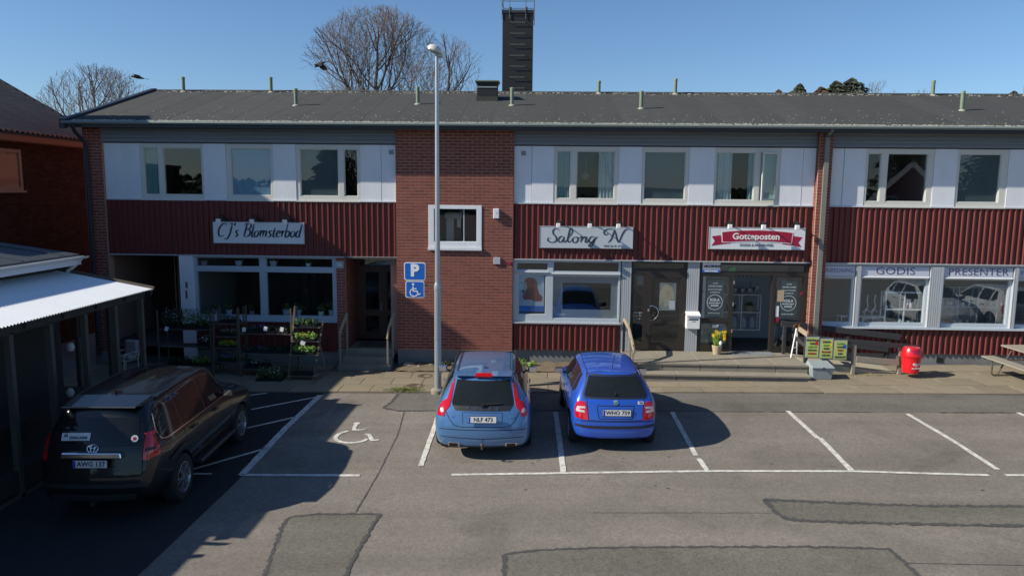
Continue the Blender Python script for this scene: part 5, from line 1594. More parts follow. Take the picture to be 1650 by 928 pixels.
# pots inside the flower shop window
for i in range(12):
    x = -9.4+i*.33; z = 2.66 if i % 3 == 0 else 1.28
    t = thing('potted_plant', ('plant pots standing on the rail at the top of the flower shop window', 'plant pots on the inner sill of the flower shop window')[z < 2], 'pot plant', (x, .30, z-.02), 0, ('pots along the top rail of the flower shop window', 'pots on the inner sill of the flower shop window')[z < 2])
    r = rng.uniform(.07, .12)
    MB().lathe([(.001, 0), (r*.7, 0), (r, r*1.5), (r*.85, r*1.5), (.001, r*1.2)], 14).build('pot', rng.choice(['white', 'interior', 'sign_grey']), t, smooth=True)
    mb = MB(); leaves(mb, (0, 0, r*1.5+.1), (r*1.2, r, .12), 50, .035, rng); mb.build('foliage', 'leaf', t)
MB().box(-9.6, .25, 1.18, -5.6, .60, 1.26).build('display_shelf', 'interior_dark', B)
MB().box(-9.6, .25, 2.58, -5.6, .50, 2.64).build('display_shelf', 'interior_dark', B)
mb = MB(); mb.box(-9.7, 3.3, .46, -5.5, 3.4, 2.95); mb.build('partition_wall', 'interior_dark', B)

# ================================================================== CARS
def lerp(a, b, t): return a+(b-a)*t
def interp(tab, x):
    if x <= tab[0][0]: return tab[0][1]
    for (a, u), (b, v) in zip(tab, tab[1:]):
        if x <= b: return lerp(u, v, (x-a)/(b-a)) if b > a else v
    return tab[-1][1]
def hull(spec):
    """closed car hull; y runs from the rear (0) to the front (L)"""
    Lh = spec['L']
    rear = spec['rear']; front = spec['front']       # tables z -> inset of the end face
    secs = []
    for (s, zf, zs, w, zm, zb, wb, zr, wr, crown) in spec['stations']:
        rows = [(w*.80, zf), (w*.965, zf+.05), (w, zm), (w*.992, zb-.12), (wb, zb), (lerp(wb, wr, .5)+.012, lerp(zb, zr-.04, .5)), (wr, zr-.045), (wr-.09, zr)]
        pts = []
        def Y(z):
            y = s
            S0 = spec.get('S0', 1.25)
            R = interp(rear, z)
            if s < S0: y = R+s*(1-R/S0)
            F0 = spec.get('F0', .7)
            Q = interp(front, z)
            if Lh-s < F0: y = Lh-(Q+(Lh-s)*(1-Q/F0))
            return y
        right = [Vector((x, Y(z), z)) for x, z in rows]
        left = [Vector((-x, Y(z), z)) for x, z in rows]
        x7, z7 = rows[-1]
        top = [Vector((x7*t, Y(z7)-(.0), z7+crown*(1-t*t))) for t in (.5, 0, -.5)]
        x0, zz = rows[0]
        bot = [Vector((x0*t, Y(zz), zz)) for t in (-.5, 0, .5)]
        secs.append(right+top+left[::-1]+bot)
    n = len(secs[0]); v = [p for s in secs for p in s]; f = []
    for i in range(len(secs)-1):
        for k in range(n):
            k2 = (k+1) % n
            f.append((i*n+k, (i+1)*n+k, (i+1)*n+k2, i*n+k2))
    # end caps: rows 0..7 x columns
    def cap(i, bulge, sign):
        base = i*n; R = [base+j for j in range(8)]; Lf = [base+18-j for j in range(8)]
        top = [base+8, base+9, base+10]; bot = [base+21, base+20, base+19]
        grid = []
        for j in range(8):
            if j == 7: row = [R[7]]+top+[Lf[7]]
            elif j == 0: row = [R[0]]+bot+[Lf[0]]
            else:
                row = [R[j]]
                for t in (.5, 0, -.5):
                    p = v[R[j]].copy(); p.x *= t; p.y += sign*bulge*(1-t*t)
                    v.append(p); row.append(len(v)-1)
                row.append(Lf[j])
            grid.append(row)
        for j in (0, 7):
            for q, t in zip(grid[j][1:4], (.5, 0, -.5)): v[q].y += sign*bulge*(1-t*t)
        for j in range(7):
            for k in range(4):
                q = (grid[j][k], grid[j][k+1], grid[j+1][k+1], grid[j+1][k])
                f.append(q if sign < 0 else q[::-1])
    cap(0, spec.get('rb', .07), -1); cap(len(secs)-1, spec.get('fb', .16), 1)
    me = bpy.data.meshes.new('hull'); me.from_pydata([tuple(p) for p in v], [], f)
    bm = bmesh.new(); bm.from_mesh(me); bmesh.ops.recalc_face_normals(bm, faces=bm.faces)
    # crease the sills a little
    bm.to_mesh(me); bm.free()
    o = bpy.data.objects.new('hull', me); COL.objects.link(o)
    m = o.modifiers.new('s', 'SUBSURF'); m.levels = 3
    dg = bpy.context.evaluated_depsgraph_get()
    me2 = bpy.data.meshes.new_from_object(o.evaluated_get(dg))
    solid = BVHTree.FromPolygons([v_.co.copy() for v_ in me2.vertices], [tuple(p.vertices) for p in me2.polygons])
    # cut the wheel arches
    r = spec['wr']; cut = MB()
    for y in spec['axles']:
        for sg in (-1, 1):
            prof = []
            for k in range(25):
                a = -pi+2*pi*k/25
                prof.append((y+(r+.055)*cos(a), r+(r+.055)*sin(a)))
            cut.prism(prof, sg*(spec['W']/2-.30), sg*(spec['W']/2+.2), 'x')
    co = cut.build('cut', 'under')
    me2.materials.clear(); me2.materials.append(K[spec['paint']]); me2.materials.append(K['under'])
    o2 = bpy.data.objects.new('h2', me2); COL.objects.link(o2)
    b = o2.modifiers.new('b', 'BOOLEAN'); b.operation = 'DIFFERENCE'; b.object = co; b.solver = 'EXACT'; b.material_mode = 'TRANSFER'
    dg = bpy.context.evaluated_depsgraph_get()
    me3 = bpy.data.meshes.new_from_object(o2.evaluated_get(dg))
    for q in (o, o2, co): bpy.data.objects.remove(q)
    me3.polygons.foreach_set('use_smooth', [True]*len(me3.polygons))
    me3.set_sharp_from_angle(angle=radians(50))
    return me3, solid

RAYS = {'rear': (lambda u, v: Vector((u, -3, v)), Vector((0, 1, 0))), 'front': (lambda u, v: Vector((u, 9, v)), Vector((0, -1, 0))),
        'right': (lambda u, v: Vector((3, u, v)), Vector((-1, 0, 0))), 'left': (lambda u, v: Vector((-3, u, v)), Vector((1, 0, 0))),
        'top': (lambda u, v: Vector((u, v, 4)), Vector((0, 0, -1)))}
def patch(bvh, poly, view, name, m, parent, off=.005, h=.035, thick=.012, smooth_edges=True, label=None):
    org, d = RAYS[view]
    out = []
    n0 = len(poly)
    for i in range(n0):
        a, b = poly[i], poly[(i+1) % n0]
        n = max(1, int(hypot(b[0]-a[0], b[1]-a[1])/h))
        out += [(lerp(a[0], b[0], k/n), lerp(a[1], b[1], k/n)) for k in range(n)]
    nb = len(out)
    us = [p[0] for p in out]; vs = [p[1] for p in out]
    pts = [Vector(p) for p in out]
    inner = []
    nu = int((max(us)-min(us))/h)+1; nv = int((max(vs)-min(vs))/h)+1
    for i in range(nu+1):
        for j in range(nv+1):
            q = (min(us)+i*h, min(vs)+j*h)
            ins = False; jx = nb-1
            for ix in range(nb):
                yi, yj = out[ix][1], out[jx][1]
                if (yi > q[1]) != (yj > q[1]) and q[0] < (out[jx][0]-out[ix][0])*(q[1]-yi)/(yj-yi)+out[ix][0]: ins = not ins
                jx = ix
            if ins and min(hypot(q[0]-p[0], q[1]-p[1]) for p in out) > h*.45: inner.append(Vector(q))
    V, E_, F_, *_ = geometry.delaunay_2d_cdt(pts+inner, [], [list(range(nb))], 1, 1e-5)
    co = []; ok = []
    for p in V:
        hit, nrm, idx, dist = bvh.ray_cast(org(p.x, p.y), d)
        if hit is None: co.append(Vector((0, 0, 0))); ok.append(False); continue
        if nrm.dot(d) > 0: nrm = -nrm
        co.append(hit+nrm*off); ok.append(True)
    F = [tuple(f) for f in F_ if all(ok[i] for i in f) and max((co[f[i]]-co[f[i-1]]).length for i in range(3)) < 4.5*h]
    # rim: fold the open border down onto the body
    cnt = {}
    for f in F:
        for a, b in zip(f, f[1:]+f[:1]):
            cnt[(min(a, b), max(a, b))] = cnt.get((min(a, b), max(a, b)), 0)+1
    base = {}
    N = list(co)
    for f in list(F):
        for a, b in zip(f, f[1:]+f[:1]):
            if cnt[(min(a, b), max(a, b))] == 1:
                for q in (a, b):
                    if q not in base: base[q] = len(N); N.append(co[q]+d*thick)
                F.append((b, a, base[a], base[b]))
    me = bpy.data.meshes.new(name); me.from_pydata([tuple(p) for p in N], [], F)
    me.materials.append(K[m])
    me.polygons.foreach_set('use_smooth', [len(p.vertices) == 3 for p in me.polygons])
    me.set_sharp_from_angle(angle=radians(50))
    o = link(name, me, parent)
    # drop unused points
    bm = bmesh.new(); bm.from_mesh(me)
    bmesh.ops.delete(bm, geom=[v for v in bm.verts if not v.link_faces], context='VERTS')
    up_ = Vector(d)*-1
    bm.normal_update()
    for f in bm.faces:
        if len(f.verts) == 3 and f.normal.dot(up_) < 0: f.normal_flip()
    bm.to_mesh(me); bm.free()
    if label: o['label'] = label
    return o
def seam(bvh, pts, view, parent, w=.009, m='seam', name='panel_gap', off=.0022, closed=False):
    P = list(pts)+([pts[0]] if closed else [])
    org, d = RAYS[view]; mb = MB(); prev = None; out = []
    for a, b in zip(P, P[1:]):
        n = max(1, int(hypot(b[0]-a[0], b[1]-a[1])/.04))
        out += [(lerp(a[0], b[0], k/n), lerp(a[1], b[1], k/n)) for k in range(n)]
    out.append(P[-1]); row = []
    for i, p in enumerate(out):
        a, b = out[max(0, i-1)], out[min(len(out)-1, i+1)]
        l = hypot(b[0]-a[0], b[1]-a[1]) or 1; nx, ny = -(b[1]-a[1])/l*w/2, (b[0]-a[0])/l*w/2
        two = []
        for sg in (1, -1):
            hit, nrm, _, _ = bvh.ray_cast(org(p[0]+nx*sg, p[1]+ny*sg), d)
            if hit is None: two = None; break
            if nrm.dot(d) > 0: nrm = -nrm
            two.append(hit+nrm*off)
        row.append(two)
    for p, q in zip(row, row[1:]):
        if p and q: mb.add([p[0], p[1], q[1], q[0]], [(0, 1, 2, 3)])
    return mb.build(name, m, parent, fixn=False)
def on_body(bvh, u, v, view, off=.004):
    org, d = RAYS[view]
    hit, nrm, _, _ = bvh.ray_cast(org(u, v), d)
    if nrm.dot(d) > 0: nrm = -nrm
    z = nrm; x = Vector((1, 0, 0)); y = z.cross(x).normalized(); x = y.cross(z)
    M = Matrix(((x.x, y.x, z.x, 0), (x.y, y.y, z.y, 0), (x.z, y.z, z.z, 0), (0, 0, 0, 1)))
    return Matrix.Translation(hit+nrm*off)@M
def wheel(parent, x, y, r, w=.21, sgn=1, spokes=5, rimm='alloy'):
    mb = MB()
    o = w/2
    mb.lathe([(r*.62, -o), (r*.90, -o), (r*.985, -o*.75), (r, -o*.4), (r, o*.4), (r*.985, o*.75), (r*.90, o), (r*.66, o*1.0), (r*.62, o*.6)], 36, (0, 0, 0), 'x')
    ty = mb.build('wheel', 'rubber', parent, smooth=True, loc=(x, y, r))
    mb = MB(); s = sgn
    mb.lathe([(r*.66, s*o*.96), (r*.63, s*o*1.0), (r*.60, s*o*.85), (r*.58, s*o*.2)], 36, (0, 0, 0), 'x')
    for k in range(spokes):
        a = 2*pi*k/spokes
        for da in (-.16, .16):
            p0 = Vector((s*o*.80, cos(a)*r*.12, sin(a)*r*.12)); p1 = Vector((s*o*.86, cos(a+da)*r*.60, sin(a+da)*r*.60))
            mb.bar(p0, p1, .035, .03, (s, 0, 0))
    mb.lathe([(r*.17, s*o*.6), (r*.17, s*o*.86), (.001, s*o*.9)], 14, (0, 0, 0), 'x')
    mb.build('rim', rimm, ty, smooth=True)
    MB().lathe([(r*.60, s*o*.15), (.001, s*o*.15)], 24, (0, 0, 0), 'x').build('brake_shield', 'under', ty)
    return ty
def plate_(parent, s, y, z, tilt=0.0, x=0.0, view_w=.52, hh=.11, fl=True, extra=None):
    M = Matrix.Translation((x, y, z))@Matrix.Rotation(tilt, 4, 'X')
    o = MB().box(-view_w/2, -.006, -hh/2, view_w/2, .012, hh/2).build('number_plate', 'plate', parent, bevel=.004)
    o.matrix_local = M
    MB().box(-view_w/2-.008, -.003, -hh/2-.008, view_w/2+.008, .014, hh/2+.008).build('plate_holder', 'car_trim', o)
    MB().box(-view_w/2+.004, -.0075, -hh/2+.004, -view_w/2+.042, -.0062, hh/2-.004).build('plate_band', 'plate_blue', o)
    text(s, .098, 'lettering', 'black', o, facing(.018, -.007, 0), offset=.0022, sx=1.02, space=1.02, ext=.001)
    return o
def mirror(parent, x, y, z, m):
    s = 1 if x > 0 else -1
    mb = MB(); mb.hexa([(x-.02*s-.09, y-.05, z-.06), (x-.02*s+.09, y-.05, z-.06), (x-.02*s+.08, y+.10, z-.05), (x-.02*s-.08, y+.10, z-.05)],
                       [(x-.1, y-.05, z+.07), (x+.1, y-.05, z+.07), (x+.085, y+.09, z+.055), (x-.085, y+.09, z+.055)])
    o = mb.build('door_mirror', m, parent, bevel=.03)
    MB().box(x-.075, y-.058, z-.045, x+.075, y-.0515, z+.055).build('mirror_glass', 'chrome', o)
    MB().bar((x-.10*s, y+.03, z-.04), (x-.22*s, y+.05, z-.06), .05, .03).build('mirror_arm', 'car_trim', o)
    return o
def mirx(poly): return [(-a, b) for a, b in poly][::-1]

# ---- Volvo-like estate, metallic mid blue
def estate(loc, rz, label):
    t = thing('estate_car', label, 'car', loc, rz)
    S = dict(L=4.63, W=1.866, wr=.325, axles=(.98, 3.76), paint='paint_volvo', S0=1.3, F0=.8, rb=.10, fb=.22,
      rear=[(.2, .10), (.30, .05), (.45, .0), (.62, .01), (.72, .05), (.86, .09), (.98, .15), (1.10, .25), (1.30, .46), (1.40, .58), (1.46, .60), (1.6, .6)],
      front=[(.2, .08), (.4, .0), (.6, .03), (.75, .18), (.9, .3)],
      #  s    zf   zs   w    zm   zb   wb    zr   wr   crown
      stations=[(0, .26, .3, .80, .55, .96, .76, 1.425, .52, .02), (.13, .23, .3, .895, .55, .97, .835, 1.44, .56, .02), (.5, .20, .3, .925, .60, .975, .855, 1.455, .585, .02), (1.1, .18, .3, .933, .62, .965, .865, 1.468, .60, .02),
        (1.9, .18, .3, .933, .62, .945, .868, 1.475, .615, .02), (2.55, .18, .3, .93, .62, .93, .865, 1.46, .61, .02), (2.9, .18, .3, .93, .62, .92, .862, 1.40, .60, .02), (3.25, .18, .3, .928, .62, .91, .86, 1.19, .60, .02),
        (3.55, .18, .3, .925, .60, .89, .855, 1.00, .66, .02), (3.9, .19, .3, .922, .58, .86, .84, .93, .68, .025), (4.3, .20, .3, .90, .55, .79, .80, .85, .65, .025), (4.55, .22, .3, .82, .5, .70, .70, .75, .56, .02), (4.63, .24, .3, .74, .48, .65, .62, .69, .5, .02)])
    me, bvh = hull(S)
    body = link('body', me, t)
    P = lambda poly, view, name, m, **k: patch(bvh, poly, view, name, m, t, **k)
    P([(-.50, 1.375), (.50, 1.375), (.575, 1.05), (.56, 1.00), (-.56, 1.00), (-.575, 1.05)], 'rear', 'rear_window', 'car_glass_rear', off=.006)
    P([(-.56, 1.00), (.56, 1.00), (.50, .925), (-.50, .925)], 'rear', 'tailgate_band', 'car_trim', off=.006)
    lt = [(.545, 1.40), (.585, 1.395), (.615, 1.25), (.665, 1.09), (.765, 1.03), (.845, .88), (.83, .815), (.715, .815), (.69, .90), (.615, .985), (.59, 1.08)]
    for s_, pl in (('right', lt), ('left', mirx(lt))):
        o = P(pl, 'rear', 'tail_light', 'lamp_red', off=.010, h=.025)
        q = [(.73, .94), (.775, .945), (.79, .90), (.755, .87), (.715, .89)]
        patch(bvh, q if s_ == 'right' else mirx(q), 'rear', 'lens', 'lamp_clear', o, off=.014, h=.02)
    tl = [(1.36, 1.31), (1.36, 1.31)]
    for v_, sg in (('right', 1), ('left', -1)):
        P([(.62, 1.04), (.80, 1.36), (1.34, 1.385), (1.34, 1.01)], v_, 'quarter_window', 'car_glass')
        P([(1.40, 1.01), (1.40, 1.39), (2.16, 1.405), (2.16, .985)], v_, 'side_window', 'car_glass')
        P([(2.23, .98), (2.23, 1.405), (2.58, 1.38), (3.12, 1.08), (3.18, .97)], v_, 'side_window', 'car_glass')
        seam(bvh, [(1.30, 1.0), (1.33, .75), (1.42, .42), (1.5, .3), (2.95, .3), (3.2, .5), (3.2, .95)], v_, t)
        seam(bvh, [(2.19, 1.0), (2.18, .3)], v_, t)
        seam(bvh, [(.60, 1.02), (1.36, .99), (2.2, .965), (3.2, .95)], v_, t, w=.02, m='chrome', name='belt_moulding')
        for y in (1.55, 2.42): MB().bar((sg*.935, y, .86), (sg*.935, y+.20, .86), .02, .028).build('door_handle', 'paint_volvo', t, bevel=.006)
        mb = MB(); mb.tube([(sg*.595, .72, 1.455), (sg*.60, .85, 1.49), (sg*.615, 1.8, 1.515), (sg*.61, 2.5, 1.50), (sg*.60, 2.62, 1.468)], .018, 8); mb.build('roof_rail', 'car_trim', t, smooth=True)
        mirror(t, sg*1.0, 2.86, 1.02, 'paint_volvo')
        for y in S['axles']: wheel(t, sg*(.933-.115), y, .325, .225, sg)
        P([(sg*.42-.0, .27), (sg*.64, .27), (sg*.64, .36), (sg*.42, .36)] if sg > 0 else [(-.64, .27), (-.42, .27), (-.42, .36), (-.64, .36)], 'rear', 'exhaust_trim', 'chrome', off=.012)
        P([(.45, .285), (.61, .285), (.61, .345), (.45, .345)] if sg > 0 else [(-.61, .285), (-.45, .285), (-.45, .345), (-.61, .345)], 'rear', 'exhaust_mouth', 'black', off=.018)
    P([(-.70, .235), (.70, .235), (.66, .30), (-.66, .30)], 'rear', 'diffuser', 'car_trim', off=.008)
    P([(-.52, 1.65), (-.0, 1.65)][:0] or [(-.56, 2.72), (.56, 2.72), (.66, 3.45), (-.66, 3.45)], 'top', 'windscreen', 'car_glass', off=.008, h=.06)
    seam(bvh, [(-.68, .90), (-.60, .76), (-.52, .675), (-.4, .655), (.4, .655), (.52, .675), (.60, .76), (.68, .90)], 'rear', t, w=.012)
    seam(bvh, [(-.80, .60), (-.4, .60), (.4, .60), (.80, .60)], 'rear', t, w=.012)
    seam(bvh, [(-.78, .46), (0, .44), (.78, .46)], 'rear', t, w=.012)
    seam(bvh, [(-.36, .70), (-.37, .90), (.37, .90), (.36, .70)], 'rear', t, w=.008)
    seam(bvh, [(-.50, .75), (-.50, 2.55)], 'top', t, w=.008); seam(bvh, [(.50, .75), (.50, 2.55)], 'top', t, w=.008)
    mb = MB(); mb.hexa([(-.56, .60, 1.43), (.56, .60, 1.43), (.56, .80, 1.455), (-.56, .80, 1.455)], [(-.53, .47, 1.462), (.53, .47, 1.462), (.56, .80, 1.485), (-.56, .80, 1.485)])
    mb.build('roof_spoiler', 'paint_volvo', t, bevel=.015)
    MB().hexa([(-.17, .455, 1.445), (.17, .455, 1.445), (.15, .60, 1.47), (-.15, .60, 1.47)], [(-.17, .452, 1.468), (.17, .452, 1.468), (.13, .60, 1.492), (-.13, .60, 1.492)]).build('brake_light', 'lamp_red', t)
    MB().hexa([(-.02, .98, 1.485), (.02, .98, 1.485), (.02, 1.18, 1.48), (-.02, 1.18, 1.48)], [(-.004, .97, 1.545), (.004, .97, 1.545), (.008, 1.15, 1.49), (-.008, 1.15, 1.49)]).build('aerial_fin', 'paint_volvo', t)
    for i, c in enumerate('VOLVO'):
        text(c, .065, 'lettering', 'chrome', t, on_body(bvh, -.27+i*.135, .962, 'rear', .009), offset=.002)
    text('D3', .045, 'lettering', 'chrome', t, on_body(bvh, -.55, .82, 'rear', .004), offset=.001)
    text('V60', .045, 'lettering', 'chrome', t, on_body(bvh, .55, .82, 'rear', .004), offset=.001)
    plate_(t, 'NLF 473', -.075, .80, radians(-10))
    mb = MB(); mb.tube([(0, .05, .26), (0, -.10, .27), (0, -.14, .34)], .018, 8); mb.lathe([(.001, .33), (.03, .345), (.03, .375), (.001, .39)], 12, (0, -.14, 0)); mb.build('tow_hook', 'iron', t, smooth=True)
    mb = MB(); mb.bar((0, .08, 1.035), (.34, .12, 1.05), .022, .016, (0, -1, .6)); mb.box(-.03, .05, 1.0, .03, .12, 1.05); mb.build('rear_wiper', 'car_trim', t)
    return t
est = estate((-.94, -7.42, gz(-.9)), radians(1.9), 'metallic blue estate car with red L-shaped tail lights, parked left beside the lamp post')
est.scale = (.975, 1, 1)

# ---- small bright blue hatchback
def hatch(loc, rz, label, paint='paint_fabia', number='WHO 759', badge=True):
    t = thing('hatchback_car', label, 'car', loc, rz)
    S = dict(L=3.96, W=1.646, wr=.30, axles=(.66, 3.12), paint=paint, S0=1.1, F0=.7, rb=.07, fb=.18,
      rear=[(.2, .08), (.30, .03), (.45, .0), (.56, .02), (.62, .06), (.85, .09), (.98, .12), (1.07, .19), (1.25, .32), (1.38, .42), (1.44, .46), (1.6, .46)],
      front=[(.2, .06), (.4, .0), (.6, .03), (.75, .16), (.9, .25)],
      stations=[(0, .27, .3, .70, .56, .96, .70, 1.40, .48, .025), (.12, .24, .3, .79, .56, .965, .755, 1.415, .52, .025), (.45, .20, .3, .815, .60, .965, .768, 1.43, .545, .03), (1.0, .18, .3, .823, .62, .955, .772, 1.445, .56, .035),
        (1.6, .18, .3, .823, .62, .94, .772, 1.45, .565, .035), (2.1, .18, .3, .82, .62, .925, .77, 1.435, .56, .03), (2.4, .18, .3, .82, .62, .915, .768, 1.37, .55, .03), (2.7, .18, .3, .818, .62, .90, .765, 1.18, .55, .03),
        (2.98, .18, .3, .815, .60, .88, .76, 1.00, .60, .03), (3.3, .19, .3, .81, .58, .85, .75, .93, .62, .03), (3.7, .20, .3, .78, .55, .77, .70, .83, .58, .03), (3.9, .22, .3, .71, .5, .69, .62, .74, .50, .02), (3.96, .24, .3, .66, .48, .64, .56, .68, .45, .02)])
    me, bvh = hull(S)
    link('body', me, t)
    P = lambda poly, view, name, m, **k: patch(bvh, poly, view, name, m, t, **k)
    P([(-.47, 1.365), (.47, 1.365), (.575, 1.06), (.56, 1.03), (-.56, 1.03), (-.575, 1.06)], 'rear', 'rear_window', 'car_glass_rear', off=.006)
    seam(bvh, [(-.49, 1.385), (.49, 1.385), (.60, 1.06), (.575, 1.012), (-.575, 1.012), (-.60, 1.06)], 'rear', t, w=.025, m='car_trim', name='window_seal', closed=True, off=.004)
    lt = [(.555, .94), (.64, .955), (.71, .93), (.745, .80), (.735, .66), (.64, .635), (.505, .625), (.52, .78)]
    for sg, pl in ((1, lt), (-1, mirx(lt))):
        o = P(pl, 'rear', 'tail_light', 'lamp_red', off=.010, h=.025)
        q = [(.56, .865), (.70, .86), (.72, .80), (.715, .765), (.57, .755), (.57, .79), (.655, .80), (.66, .825), (.56, .83)]
        patch(bvh, q if sg > 0 else mirx(q), 'rear', 'lens', 'lamp_clear', o, off=.014, h=.02)
    for v_, sg in (('right', 1), ('left', -1)):
        P([(.50, 1.10), (.66, 1.33), (.78, 1.345), (.80, 1.0), (.62, 1.01)], v_, 'quarter_window', 'car_glass')
        P([(.87, .995), (.84, 1.35), (1.46, 1.37), (1.46, .985)], v_, 'side_window', 'car_glass')
        P([(1.54, .98), (1.54, 1.37), (2.08, 1.345), (2.58, 1.06), (2.66, .965)], v_, 'side_window', 'car_glass')
        seam(bvh, [(.82, 1.0), (.86, .85), (1.0, .65), (1.06, .42), (1.15, .28), (2.6, .28), (2.72, .6), (2.70, .95)], v_, t)
        seam(bvh, [(1.50, 1.36), (1.50, .28)], v_, t)
        for y in (1.05, 1.72): MB().bar((sg*.826, y, .84), (sg*.826, y+.18, .84), .02, .03).build('door_handle', 'car_trim', t, bevel=.006)
        seam(bvh, [(1.05, .56), (2.60, .56)], v_, t, w=.05, m=paint, name='side_moulding', off=.012)
        mirror(t, sg*.90, 2.36, .99, 'car_trim')
        for y in S['axles']: wheel(t, sg*(.823-.10), y, .30, .19, sg, 6)
    P([(-.70, .30), (.70, .30), (.66, .25), (-.66, .25)][::-1], 'rear', 'lower_valance', paint, off=.004)
    seam(bvh, [(-.74, .52), (-.5, .50), (.5, .50), (.74, .52)], 'rear', t, w=.045, m='car_trim', name='bumper_strip', off=.010)
    P([(-.30, .66), (-.34, .88), (.34, .88), (.30, .66)], 'rear', 'plate_recess', paint, off=.001)
    seam(bvh, [(-.31, .655), (-.345, .885), (.345, .885), (.31, .655)], 'rear', t, w=.014, closed=True)
    seam(bvh, [(-.53, 1.0), (-.50, .62), (.50, .62), (.53, 1.0)], 'rear', t, w=.010)
    seam(bvh, [(-.76, .60), (-.5, .60), (.5, .60), (.76, .60)], 'rear', t, w=.012)
    P([(-.52, 2.24), (.52, 2.24), (.60, 2.90), (-.60, 2.90)], 'top', 'windscreen', 'car_glass', off=.008, h=.06)
    for x in (-.47, .47): seam(bvh, [(x, .52), (x*1.04, 1.2), (x*1.02, 2.15)], 'top', t, w=.012)
    seam(bvh, [(-.48, .485), (0, .47), (.48, .485)], 'top', t, w=.012)
    MB().tube([(.0, .62, 1.465), (.0, .58, 1.50), (.0, .40, 1.86)], [.012, .006, .003], 6).build('aerial', 'black', t)
    plate_(t, number, -.005, .765, radians(-6), x=.02)
    if badge:
        M = on_body(bvh, .0, .945, 'rear', .010)
        mb = MB(); mb.lathe([(.030, 0), (.046, .004), (.050, 0)], 24); mb.v = [tuple(M@Vector(p)) for p in mb.v]; b = mb.build('badge', 'chrome', t, smooth=True)
        mb = MB(); mb.lathe([(.001, .001), (.032, .001)], 20); mb.v = [tuple(M@Vector(p)) for p in mb.v]; mb.build('badge_field', 'bottle_green', b)
        mb = MB(); mb.prism([(-.02, -.012), (.0, -.02), (.018, .0), (.022, .018), (.004, .012), (-.012, .012)], .002, .005, 'z'); mb.v = [tuple(M@Vector(p)) for p in mb.v]; mb.build('badge_emblem', 'chrome', b)
        M = on_body(bvh, .47, .935, 'rear', .004)
        mb = MB(); mb.box(-.055, -.028, 0, .055, .028, .004); mb.v = [tuple(M@Vector(p)) for p in mb.v]; mb.build('sticker', 'plate', t)
        text('TDI', .04, 'lettering', 'ink', t, on_body(bvh, .47, .935, 'rear', .009), offset=.001)
    mb = MB(); mb.bar((0, .10, 1.075), (.0, .19, 1.12), .03, .03); mb.bar((.0, .13, 1.06), (.36, .165, 1.075), .02, .014, (0, -1, .7)); mb.build('rear_wiper', 'car_trim', t)
    return t
hatch((1.50, -6.93, gz(1.5)), radians(2.2), 'small bright blue hatchback parked right of the blue estate car')
whitecar = hatch((14.1, -8.3, gz(13.6)), radians(0), 'white hatchback parked beyond the right edge, mirrored in the shop windows', 'paint_white', 'KTM 402', False)
hatch((16.3, -4.3, gz(16.3)), radians(180), 'second white hatchback beyond the right edge, facing the road', 'paint_white', 'DPR 318', False)

